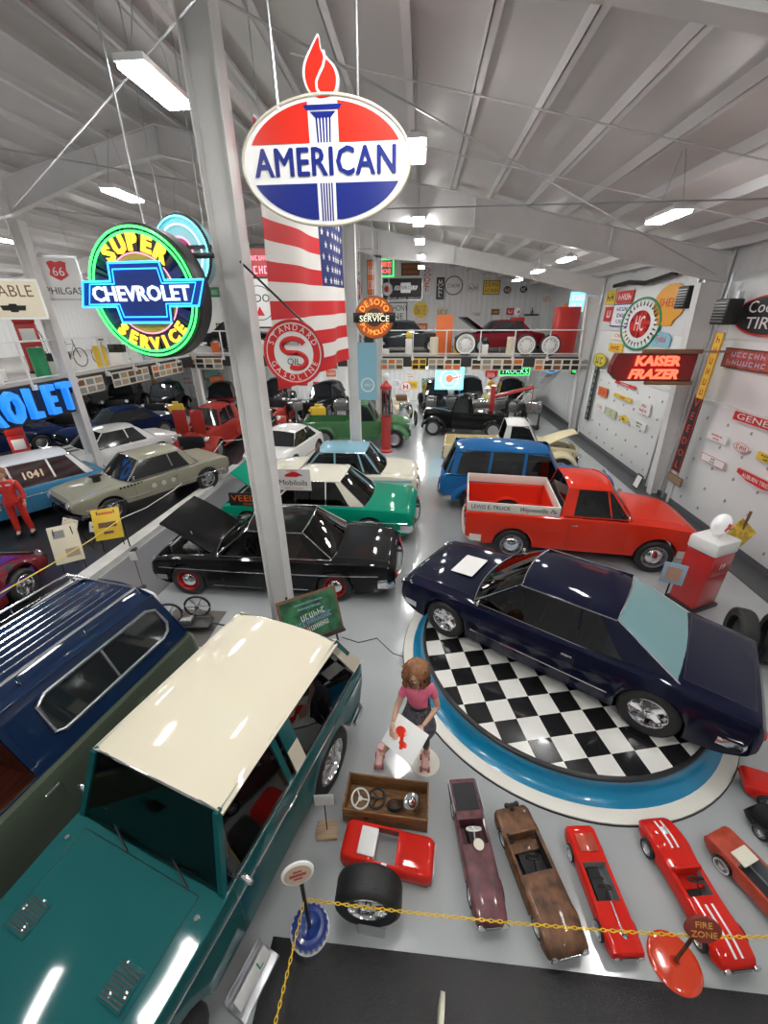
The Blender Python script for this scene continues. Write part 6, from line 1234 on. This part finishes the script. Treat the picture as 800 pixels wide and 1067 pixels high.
# ---------------------------------------------------------------- left platform, pumps and smaller things
kb = mat('kerb_white', (.62, .62, .59), .5, var=.08)
q = M().prism([(-7.25, 2.6), (-6.90, 2.6), (-6.45, 13.6), (-6.78, 13.6)], .13); struct(q.build('platform_kerb', kb, ang=None))
struct(M().prism([(-19.4, 0), (-7.26, 0), (-7.2, 2.6), (-6.79, 13.6), (-6.9, 19), (-19.4, 19)], .03).build('platform_floor', mat('platform_black', (.02, .02, .022), .35)))
struct(M().prism([(-6.75, 5.2), (-5.1, 5.2), (-5.0, 12.5), (-6.35, 12.5)], .008).build('floor_strip', mat('dark_grey_floor', (.13, .13, .14), .4)))
def gas_pump(name, label, loc, rz, h, w, body, top, globe, gm, num=None, group=None, glass=False):
    t = thing(name, label, 'gas pump', loc, rz, group)
    if glass:      # tall visible-register pump
        M().lathe([(0, 0), (.26, 0), (.26, .06), (.20, .12), (.19, h * .40), (.24, h * .43), (.24, h * .46), (0, h * .46)], 20).build('body', body, t)
        M().lathe([(.17, h * .46), (.17, h * .80), (.165, h * .80)], 20).build('glass_cylinder', glassmat('clear_glass2', (.8, .85, .85), .7), t)
        q = M()
        for k in range(4): q.tube([(.2 * math.cos(k * PI / 2), .2 * math.sin(k * PI / 2), h * .46), (.2 * math.cos(k * PI / 2), .2 * math.sin(k * PI / 2), h * .8)], .012, 6)
        q.tube([(0, 0, h * .46), (0, 0, h * .8)], .03, 8).build('rods', body, t)
        M().lathe([(0, h * .80), (.23, h * .80), (.22, h * .84), (.08, h * .88), (.06, h * .9), (0, h * .9)], 20).build('cap', top, t)
        M().ball(.14, T(0, 0, h * .95), 18, 0, (1, .6, 1)).build('globe', globe, t)
    else:
        M().box((0, 0, h * .4), (w, w * .8, h * .8), .03).build('body', body, t); M().box((0, 0, .04), (w * 1.1, w * .95, .08), .02).build('base', SK, t)
        M().box((0, 0, h * .89), (w * 1.04, w * .86, h * .18), .05).build('head', top, t)
        M().cyl(.07, .06, 16, T(0, 0, h * .98)).build('globe_collar', CHROME, t)
        gl = M().ball(w * .34, T(0, 0, h + w * .34), 20, 0, (1, .62, 1)).build('globe', globe, t)
        for s in (1, -1): M().prism([(-.10, -.02), (-.04, .02), (.0, .09), (.04, .03), (.11, .02), (.04, -.02), (.05, -.08), (-.01, -.04), (-.07, -.07)], .006, T(0, s * w * .2, h + w * .34) @ RX(PI / 2) @ RZ(.2)).build('winged_emblem', SR, t, None)
        f = M().box((0, -w * .405, h * .62), (w * .7, .012, h * .2), .004).build('dial_face', WHITE if num is None else body, t)
        if num: text(num, .16, SW, t, T(0, -w * .41 - .006, h * .64) @ RX(PI / 2), 'number', .002, shear=.2)
    M().tube([(w * .5, 0, h * .7), (w * .62, -.05, h * .6), (w * .68, -.05, h * .3), (w * .6, -.05, h * .22), (w * .54, -.04, h * .35)], .014, 8).build('hose', SW if num else SK, t)
    M().box((w * .56, -.04, h * .55), (.04, .05, .16), .015).build('nozzle', CHROME, t); return t
PR = mat('pump_red', (.48, .02, .018), .3, 0, .6)
gas_pump('gas_pump', 'red gas pump with white top, round white globe and number 19, behind the navy coupe', (5.35, 6.75, 0), .45, 1.48, .60, PR, mat('pump_white', (.80, .80, .78), .3, 0, .5), mat('globe_white', (.85, .85, .85), .2, emit=(1, 1, 1), es=.15), None, '19')
zt_ = at(402, 386, Y=16).z
gas_pump('gas_pump', 'tall red gas pump with a glass cylinder standing in the aisle by the second column', (-1.3, 16, 0), 0, 3.1, .4, PR, PR, WHITE, None, None, glass=True)
gas_pump('gas_pump', 'red gas pump with a glowing globe behind the blue wagon at the far left', (-13.8, 12.5, .03), .8, 1.75, .5, PR, PR, mat('globe_lit', (.9, .7, .5), .3, emit=(1, .75, .45), es=1.2), None)
gas_pump('gas_pump', 'red gas pump on the left mezzanine behind the railing', at(42, 385, Y=13.4) + Vector((0, 0, -.1)), .8, 1.9, .55, PR, PR, PR, None)
gas_pump('gas_pump', 'dark red gas pump on the back mezzanine right of the maroon car', (5.3, 25.6, 3.36), 0, 1.6, .7, PR, PR, WHITE, None)
# right of the navy coupe
t = thing('sign_easel', 'small framed picture on a low stand between the red pickup and the pump', 'easel', (4.5, 6.25, 0), math.radians(-25)); M().box((0, 0, .95), (.34, .02, .40), .005, T(0, 0, 0)).build('frame', flat('frame_blue', (.30, .42, .55)), t); M().box((0, -.014, .95), (.22, .008, .26)).build('picture', flat('picture_red', (.5, .3, .22)), t); M().tube([(0, .02, .8), (0, .02, .03)], .014, 8).cyl(.13, .02, 18).build('stand', SK, t)
t = thing('post_sign', 'yellow diamond shaped sign leaning behind the red and white gas pump', 'sign', (6.35, 7.5, 0), .1); M().prism([(0, -.3), (.3, 0), (0, .3), (-.3, 0)], .02, T(0, 0, 1.15) @ RX(PI / 2 - .3)).build('board', mat('yellow_worn', (.65, .42, .04), .5, var=.4, vscale=9), t, None); M().tube([(0, .03, 0), (.05, .02, 1.6)], .025, 8).build('post', SBR, t)
t = thing('tire', 'black tire standing upright right of the red and white gas pump', 'tire', (5.25, 5.45, 0), math.radians(70)); wheel(t, 0, 0, .40, -1, .24, 'steel', SK, rimc=SK, name='casing')
t = thing('tire', 'second black tire standing behind the upright tire at the right edge', 'tire', (5.65, 5.35, 0), math.radians(60)); wheel(t, 0, 0, .40, -1, .24, 'steel', SK, rimc=SK, name='casing')
tag(M().box((0, 0, .45), (.9, .03, .9), .005, T(6.05, 4.6, 0) @ RZ(1.2) @ RX(-.25)).build('plywood_board', mat('plywood', (.45, .28, .12), .6, var=.2, wood=(1, 1, 12))), 'bare plywood board leaning beside the tires at the right edge', 'board')
# green board on an easel
t = thing('easel_board', 'green landscape poster board on a dark easel in front of the tall column', 'easel', (-1.62, 4.95, 0), math.radians(34))
X = T(0, 0, .70) @ RX(-.42)
M().box((0, 0, 0), (.98, .03, .74), .006, X).build('frame', SBR, t); gb = mat('board_green', (.03, .14, .06), .5, var=.6, vscale=5)
p = M().box((0, -.018, 0), (.90, .008, .66), 0, X).build('poster', gb, t)
XP = X @ T(0, -.024, 0) @ RX(PI / 2)
marks(22, .028, flat('pale_blue', (.35, .55, .60)), p, XP @ T(0, .24, 0)); marks(14, .035, flat('pale_blue', (.35, .55, .60)), p, XP @ T(0, .16, 0)); marks(6, .09, SW, p, XP @ T(.04, .03, 0) @ RZ(.12)); marks(11, .08, flat('violet', (.3, .3, .7)), p, XP @ T(0, -.07, 0) @ RZ(.12)); marks(6, .08, SW, p, XP @ T(.08, -.17, 0) @ RZ(.12)); marks(2, .08, SR, p, XP @ T(-.13, -.17, 0) @ RZ(.12))
q = M()
for s in (1, -1): q.tube([(s * .4, -.12, .0), (s * .38, .03, .5), (s * .3, .2, 1.05)], .018, 6)
q.tube([(0, .55, 0), (0, .2, 1.0)], .018, 6).box((0, -.18, .36), (1.0, .06, .03)).build('easel_legs', SK, t)
# posters beside the kerb
def poster(label, loc, rz, w, h, m, pics, tilt=-.45):
    t = thing('poster_stand', label, 'poster stand', loc, rz, 'poster boards along the platform kerb'); X = T(0, 0, .30 + h / 2) @ RX(tilt); M().box((0, 0, 0), (w, .012, h), .002, X).build('board', m, t)
    for x_, z_, a, b, c in pics: M().box((x_, -.009, z_), (a, .006, b), 0, X).build('picture', c, t)
    q = M()
    for s in (1, -1): q.tube([(s * w * .4, -.1, 0), (s * w * .3, .12, .3 + h * .9)], .01, 6)
    q.tube([(0, .4, 0), (0, .14, .3 + h * .8)], .01, 6).build('stand', SK, t); return t
GP = flat('grey_photo', (.25, .25, .25)); TP = mat('photo_tan', (.40, .30, .20), .5)
poster('yellow poster with a small car picture beside the platform kerb', (-7.15, 7.75, .03), math.radians(28), .56, .72, SY, [(0, -.02, .36, .12, SBR), (0, -.2, .2, .06, SBR), (0, .25, .3, .05, SO)])
poster('white poster with two small photographs, lowest of the posters by the kerb', (-7.32, 6.75, .03), math.radians(38), .50, .80, SC_, [(-.08, .22, .2, .16, GP), (.08, -.2, .24, .18, TP)], -.5)
poster('white poster with one dark photograph between the yellow and the lowest poster', (-7.75, 7.3, .03), math.radians(-15), .48, .66, SC_, [(-.05, .02, .3, .22, GP)])
poster('small white card poster behind the yellow poster', (-7.75, 8.0, .03), math.radians(10), .22, .25, WHITE, [(0, 0, .1, .05, GP)])
t = thing('card_stand', 'small white card on a thin black stand on the dark strip by the kerb', 'card stand', (-5.55, 6.35, .01), .2); M().box((0, 0, .75), (.14, .006, .2), .001, None).build('card', WHITE, t); M().tube([(0, 0, 0), (0, .01, .68)], .006, 6).cyl(.07, .015, 14).build('rod', SK, t)
def rope(label, pts, m, r=.012):
    return tag(M().tube(pts, r, 6).build('barrier_rope', m), label, 'rope')
RY_ = flat('rope_yellow', (.75, .60, .15)); RW_ = flat('rope_white', (.70, .68, .62))
rope('yellow barrier rope along the near part of the platform kerb', [(-7.05, 4.2, .85), (-7.0, 5.0, .80), (-6.9, 5.9, .78), (-6.8, 6.9, .80), (-6.70, 7.7, .88)], RY_)
rope('white barrier rope sagging from the yellow poster toward the red hood panels', [(-6.70, 7.7, .88), (-6.9, 8.8, .62), (-7.0, 10.2, .52), (-7.1, 11.8, .55), (-7.15, 13.2, .75), (-7.16, 13.9, .92)], RW_)
rope('white barrier rope running on behind the green hood toward the back', [(-7.16, 13.9, .92), (-6.9, 14.8, .72), (-6.6, 16.0, .7), (-6.4, 17.5, .9)], RW_)
for i, (x_, y_) in enumerate(((-6.72, 7.7), (-7.16, 13.9), (-6.4, 17.5))):
    t = thing('barrier_post', ['slim black barrier post behind the yellow poster', 'slim barrier post beside the red hood panels', 'farthest slim barrier post of the left platform'][i], 'post', (x_, y_, .03)); M().tube([(0, 0, 0), (0, 0, .92)], .014, 8).build('post', SK, t); M().lathe([(0, .03), (.03, .03), (.13, .01), (.13, 0), (0, 0)], 20).build('base', SK, t)
# antique wheels near the roof rack
for i, (x_, y_, r_, rz_) in enumerate(((-4.35, 5.35, .22, .3), (-3.95, 5.6, .22, .2))):
    t = thing('spoked_wheel', ['left', 'right'][i] + ' small spoked iron wheel of the little cart behind the roof rack', 'wheel', (x_, y_, .0), rz_, 'cart wheels'); q = M(); q.tube([(r_ * math.cos(a * PI / 12), 0, r_ + r_ * math.sin(a * PI / 12)) for a in range(24)], .02, 6, True)
    q.build('rim', SK, t); q = M()
    for k in range(6): q.tube([(0, 0, r_), (r_ * math.cos(k * PI / 3), 0, r_ + r_ * math.sin(k * PI / 3))], .01, 5)
    q.cyl(.04, .08, 12, T(0, .04, r_) @ RX(PI / 2)).build('spokes', STEEL, t)
tag(M().box((-4.0, 5.3, .005), (1.0, .9, .01)).build('floor_mat', mat('grey_rug', (.12, .11, .10), .8)), 'dark grey square mat on the floor under the little cart', 'mat')
t = thing('toy_trailer', 'small low black iron cart frame on the mat behind the roof rack', 'cart', (-3.85, 5.25, .01), .1); M().box((0, 0, .14), (.62, .28, .03), .01).tube([(.3, 0, .14), (.62, -.02, .06)], .015, 6).build('frame', SK, t); M().box((-.1, 0, .2), (.2, .16, .1), .02).build('engine', ENG, t)
t = thing('teardrop_fender', 'white rounded fender with a small wheel behind the roof rack', 'fender', (-5.0, 5.55, 0), .2); M().lathe([(.0, 0), (.30, .0), (.30, .22), (.0, .22)], 24, T(0, .1, .22) @ RX(PI / 2), 0, 0, PI).build('shell', WHITE, t); wheel(t, 0, -.05, .2, -1, .1, 'steel', name='tire')
t = thing('wire_wheel', 'chrome spoked wheel leaning by the kerb near the maroon drag car', 'wheel', (-6.55, 4.95, .0), math.radians(30)); wheel(t, 0, 0, .26, -1, .12, 'wire', name='tire', rimc=CHROME)
# ---------------------------------------------------------------- cars and machines of the background
def back_car(name, label, loc, deg, pc, roofm=None, vint=False, group=None, **k):
    if vint:
        S = dict(wb=2.7, r=.36, R=.40, sill=.38, paint=pc, far=True, fend=[(.86, (.12, .3, .52)), (.86, (.1, .2, .5))], tw=.14, yw=.76, keys=[(-1.95, .50, .85, .88), (-1.7, .64, 1.0, 1.03), (-.8, .70, 1.08, 1.1), (.5, .68, 1.08, 1.1), (1.0, .48, 1.06, 1.16), (1.75, .36, 1.0, 1.12), (1.85, .3, .9, 1.02)], tubs=[(-1.6, .5, .45, .86)], doors=[(-.5, .5)], ly=.6, lz=.9, grille=(.5, .5), gz=.75,
            G=dict(xc=.55, xf=.25, xr=-1.3, xb=-1.75, zb=1.08, zt=1.68, wb=.64, wt=.52, bf=.04, br=.12, crown=.1, drop=.12, pill=[(-.5, -.45, .06)], sail=(-1.0, -.95), **({'roofm': roofm} if roofm else {})))
        S.update(k)
    else: S = far_sedan(pc, roofm, **k)
    return car(name, label, S, loc, deg, group)
G1 = 'dark cars parked at the back left'
back_car('classic_sedan', 'dark blue sedan behind the white striped coupe', (-13.2, 16.8, .03), -120, paint('midnight', (.006, .015, .06)), group=G1)
back_car('classic_sedan', 'dark blue sedan farther left behind the round lit gas pump', (-17.0, 14.2, .03), -120, paint('midnight', (.006, .015, .06)), group=G1)
back_car('classic_sedan', 'black low coupe under the blue letters at the left', (-14.0, 9.0, .03), -125, PBLACK, group=G1)
back_car('vintage_sedan', 'black rounded vintage sedan at the back left of the tall column', (-8.4, 24.0, 0), -80, PBLACK, vint=True, group=G1)
back_car('vintage_sedan', 'black vintage sedan at the back right of the tall column', (-5.3, 22.7, 0), -100, PBLACK, vint=True, group=G1)
back_car('vintage_sedan', 'maroon and black vintage sedan beyond the red hood panels', (-10.9, 22.0, 0), -70, paint('wine', (.14, .008, .015)), PBLACK, vint=True, group=G1)
back_car('vintage_sedan', 'black vintage sedan far back under the left mezzanine', (-14.2, 22.0, .0), -75, PBLACK, vint=True, group=G1)
c = back_car('bubble_coupe', 'tiny white and red coupe behind the powder blue roofed sedan', (-4.95, 14.3, 0), -100, PWHITE, PWHITE, L=3.4, zt=1.3, strips=[(.42, -1.5, 1.5)], stripm=paint('signal_red', (.5, .01, .012)))
# red street rod with both hood panels raised
c = back_car('street_rod', 'red street rod with both hood panels standing up, on the left platform', (-8.55, 15.9, .03), -87, paint('rod_red', (.34, .03, .022)), vint=True, tubs=[(-1.6, .5, .45, .86), (1.0, 1.72, .4, .74)], hood=None)
for s in (1, -1): M().box((1.35, s * .32, 1.5), (.04, .50, .9), .02, T(.35, 0, 0)).build('hood_panel', paint('rod_red', (.34, .03, .022)), c)
M().box((1.35, 0, .75), (.5, .4, .4), .05).build('engine', ENG, c)
c = back_car('street_rod', 'long red open racer on the platform right of the raised hood panels', (-7.2, 19.6, .0), -82, paint('rod_red', (.34, .03, .022)), vint=True, G=None, tubs=[(-1.6, .5, .45, .86), (1.0, 1.72, .4, .74)])
M().box((1.35, 0, .95), (.6, .4, .4), .05).cyl(.1, .3, 12, T(1.35, 0, 1.1)).build('engine', ENG, c)
# tow truck with red crane
c = back_car('tow_truck', 'black vintage tow truck with a red crane under the back mezzanine edge', (2.1, 19.2, 0), 172, PBLACK, vint=True, G=dict(xc=.55, xf=.35, xr=-.3, xb=-.45, zb=1.08, zt=1.7, wb=.64, wt=.52, bf=.04, br=.03, crown=.1, drop=.1, sail=(-.2, -.15)), tubs=[(-.4, .5, .45, .86)])
CRN = mat('crane_red', (.36, .02, .02), .4)
M().box((-1.2, 0, 1.55), (.2, .5, 1.3), .02).box((-1.2, 0, 1.0), (.5, .7, .12), .02).tube([(-1.2, .1, 1.7), (-2.9, .1, 2.2)], .07, 6).tube([(-1.2, -.1, 1.7), (-2.9, -.1, 2.2)], .07, 6).tube([(-2.9, 0, 2.2), (-2.9, 0, 1.2)], .015, 5).build('crane', CRN, c)
t = thing('antique_tractor', 'cream antique open car without roof beside the green pickup', 'car', (-.9, 21.2, 0), math.radians(-80)); q = M().box((0, 0, .7), (1.6, .8, .35), .1).box((-.4, 0, 1.0), (.6, .8, .4), .1); q.build('body', SC_, t)
M().box((.9, 0, .9), (.12, .5, .6), .04).build('radiator', CHROME, t); M().box((-.3, 0, 1.2), (.5, .6, .3), .08).build('seat', SBR, t)
for x_ in (-.8, .8):
    for s in (1, -1): wheel(t, x_, s * .6, .38, s, .09, 'wire', far=False)
# engines and stands in the back right
for i, (x_, y_) in enumerate(((3.0, 20.6), (3.9, 21.0), (4.7, 20.4), (2.6, 22.2))):
    t = thing('engine_display', ['black engine on a stand left of the pale yellow mannequin', 'black engine on a stand behind the cream truck cab', 'black engine on a stand right of the pale yellow mannequin', 'farthest black engine on a stand under the mezzanine'][i], 'engine', (x_, y_, 0), .4 * i, 'engines on stands under the back mezzanine')
    M().box((0, 0, 1.0), (.7, .45, .45), .06).cyl(.16, .1, 16, T(0, 0, 1.24)).build('block', ENG, t); M().cyl(.05, .6, 10, T(-.3, .2, 1.25) @ RY(PI / 2)).cyl(.05, .6, 10, T(-.3, -.2, 1.25) @ RY(PI / 2)).build('valve_cover', CHROME, t)
    M().cyl(.2, .04, 18, T(.4, 0, 1.0) @ RY(PI / 2)).build('fan_pulley', SK, t); q = M()
    for a in (-.3, .3):
        for b_ in (-.2, .2): q.box((a, b_, .4), (.05, .05, .8))
    q.box((0, 0, .1), (.8, .5, .05)).build('stand', SK, t)
for i, (x_, y_) in enumerate(((-9.6, 19.0), (-4.9, 19.4), (-12.2, 19.6))):
    t = thing('engine_display', ['yellow painted engine on a stand behind the raised red hood panels', 'yellow painted engine on a stand right of the tall column', 'yellow painted engine on a stand under the left deck'][i], 'engine', (x_, y_, 0), .5, 'yellow engines on stands')
    M().box((0, 0, .85), (.7, .45, .5), .08).cyl(.14, .12, 14, T(0, 0, 1.1)).build('block', SY, t); M().tube([(-.4, .2, .9), (0, .35, 1.0), (.4, .2, .8)], .05, 8).build('pipe', SY, t); M().box((0, 0, .3), (.6, .4, .6), .02).build('stand', SK, t)
tag(M().box((0, 0, .9), (.7, .5, 1.8), .04, T(-12.4, 24.8, 0)).box((0, -.26, 1.3), (.5, .03, .5), 0, T(-12.4, 24.8, 0)).build('tool_cabinet', SO), 'orange upright cabinet far back under the deck', 'cabinet')
t = thing('stairs', 'white steel staircase with a sloping rail at the right end under the deck', 'staircase', (6.2, 21.6, 0)); q = M()
for s in (-.35, .35): q.sweep([(-1.6, s, .1), (.7, s, 2.85)], [(-.02, -.1), (.02, -.1), (.02, .1), (-.02, .1)])
q.build('stringers', sw, t); q = M()
for k in range(11): q.box((-1.5 + k * .21, 0, .22 + k * .25), (.24, .7, .03))
q.build('treads', STEEL, t); M().tube([(-1.6, -.35, .9), (.0, -.35, 2.8)], .025, 8).build('handrail', sw, t)
# mezzanine exhibits
c = back_car('classic_sedan', 'maroon car with its black hood raised, on the back mezzanine', (3.9, 22.6, 3.36), -165, MAROON, L=4.2, tubs=[(-1.1, .75, .35, .86)]); M().box((0, 0, 0), (1.3, 1.3, .04), .01, T(1.45, 0, 1.25) @ RY(-.55)).build('raised_hood', PBLACK, c)
back_car('classic_sedan', 'dark grey sedan behind the left part of the back mezzanine railing', (-.8, 22.6, 3.36), 4, paint('charcoal', (.04, .045, .05)), L=4.2)
back_car('classic_sedan', 'pale grey car on the back mezzanine between the columns', (-5.2, 23.0, 3.36), 5, paint('pale_grey', (.35, .36, .36)), L=4.0)
back_car('classic_sedan', 'black car on the back mezzanine left of the tall column', (-9.7, 23.2, 3.36), 5, PBLACK, L=4.0)
tag(M().box((0, 0, .85), (.75, .5, 1.7), .03, T(1.05, 21.0, 3.36)).box((0, -.26, 1.0), (.55, .02, .9), .005, T(1.05, 21.0, 3.36)).build('tool_cabinet', SO), 'bright orange cabinet behind the back mezzanine railing', 'cabinet')
tag(M().box((0, 0, 1.0), (1.0, .7, 2.0), .05, T(6.6, 21.2, 3.36)).box((0, -.36, 1.2), (.8, .02, 1.3), .005, T(6.6, 21.2, 3.36)).build('drinks_cooler', PR), 'dark red upright cooler at the right end of the back mezzanine', 'cooler')
for i, (x_, z_) in enumerate(((2.0, .5), (4.7, .45), (5.75, .45))):
    t = thing('tire', ['tire with white sidewall standing behind the mezzanine railing near the orange cabinet', 'cream wheel behind the railing in front of the maroon car', 'cream wheel at the right of the maroon car'][i], 'wheel', (x_, 20.1, 3.36), 0, 'wheels behind the mezzanine railing'); wheel(t, 0, 0, z_, -1, .16, 'steel', WHITE, (WHITE, 1), WHITE, name='tire')
random.seed(9)
MC = [SR, SY, SLB, SC_, SBR, SO, SK, STEEL, SG, WHITE]; cn_ = ['red', 'yellow', 'light blue', 'cream', 'brown', 'orange', 'black', 'silver', 'green', 'white']
for i in range(26):      # oil cans, crates and small stands behind the railings
    if i < 14: x_, y_, wh = -10.2 + i * 1.2, 20.7 + random.uniform(0, .3), 'back mezzanine railing'
    else: x_, y_, wh = -11.5 - random.uniform(0, .8), 8.5 + (i - 14) * .9, 'left mezzanine railing'
    k = random.randrange(10); hh = random.uniform(.4, .9); lab = '%s %s behind the %s, %s in line' % (cn_[k], ['oil drum', 'display case', 'globe pedestal'][i % 3], wh, ['first', 'second', 'third', 'fourth', 'fifth', 'sixth', 'seventh', 'eighth', 'ninth', 'tenth', 'eleventh', 'twelfth', 'thirteenth', 'fourteenth'][i if i < 14 else i - 14])
    t = thing(['oil_drum', 'display_case', 'pedestal'][i % 3], lab, ['drum', 'case', 'pedestal'][i % 3], (x_, y_, 3.36))
    if i % 3 == 0: M().lathe([(0, 0), (.2, 0), (.2, hh * .33), (.21, hh * .34), (.2, hh * .35), (.2, hh * .66), (.21, hh * .67), (.2, hh * .68), (.2, hh), (0, hh)], 18).build('barrel', MC[k], t); M().cyl(.03, .03, 8, T(.1, 0, hh)).build('cap', STEEL, t)
    elif i % 3 == 1: M().box((0, 0, hh * .3), (.5, .35, hh * .6), .01).build('cabinet', MC[k], t); M().box((0, 0, hh * .8), (.48, .33, hh * .38), .01).build('glass_top', DGLASS, t)
    else: M().box((0, 0, hh * .4), (.3, .3, hh * .8), .01).build('plinth', WHITE, t); M().ball(.16, T(0, 0, hh * .8 + .15), 14).build('globe', MC[k], t)
for i, (x_, y_, k) in enumerate(((-12.7, 14.6, 6), (-12.7, 16.5, 7), (-12.7, 18.4, 0))):
    t = thing('vintage_bicycle', ['black', 'grey', 'red'][i] + ' old bicycle on the left mezzanine behind the railing', 'bicycle', (x_, y_, 3.36), PI / 2); q = M()
    for s in (-.5, .5): q.tube([(s + .32 * math.cos(a * PI / 12), 0, .33 + .32 * math.sin(a * PI / 12)) for a in range(24)], .016, 6, True); 
    q.build('wheels', SK, t); M().tube([(-.5, 0, .33), (-.15, 0, .8), (.35, 0, .8), (0, 0, .3), (-.15, 0, .8)], .016, 6).tube([(-.5, 0, .33), (0, 0, .3)], .016, 6).tube([(.5, 0, .33), (.35, 0, .8), (.33, 0, .98)], .016, 6).build('frame', MC[k], t)
    M().tube([(.3, -.25, 1.0), (.35, 0, .98), (.3, .25, 1.0)], .014, 6).build('handlebar', CHROME, t); M().box((-.17, 0, .88), (.26, .14, .06), .025).build('saddle', SBR, t)
# more of the crowd at the back, copied from the first of each kind
src = [o for o in bpy.data.objects if o.name.startswith('vintage_sedan') and not o.parent][0]
for i, (x_, y_, a_, lb) in enumerate(((-2.9, 23.6, -95, 'black vintage sedan behind the green pickup'), (.9, 23.8, -85, 'black vintage sedan behind the tow truck'), (5.2, 24.5, -95, 'black vintage sedan in the back right corner'), (-17.2, 22.8, -70, 'black vintage sedan in the back left corner'), (-17.6, 19.4, -60, 'black vintage sedan behind the dark blue sedans under the left deck'), (3.0, 25.0, -90, 'black vintage sedan behind the engines on stands'))):
    dup(src, (x_, y_, 0), math.radians(a_), lb, 'black vintage cars along the back wall')
src = [o for o in bpy.data.objects if o.name.startswith('engine_display') and not o.parent][0]
for i, (x_, y_) in enumerate(((-3.9, 20.2), (-2.4, 20.6), (.6, 21.2), (4.2, 22.0), (5.5, 20.2), (1.6, 21.6), (-6.2, 20.0), (-9.0, 20.0), (-10.2, 19.6))):
    dup(src, (x_, y_, 0), i * .7, 'dark engine on a stand in the back row, %s from the left' % ['fourth', 'fifth', 'sixth', 'ninth', 'eighth', 'seventh', 'third', 'second', 'first'][i])
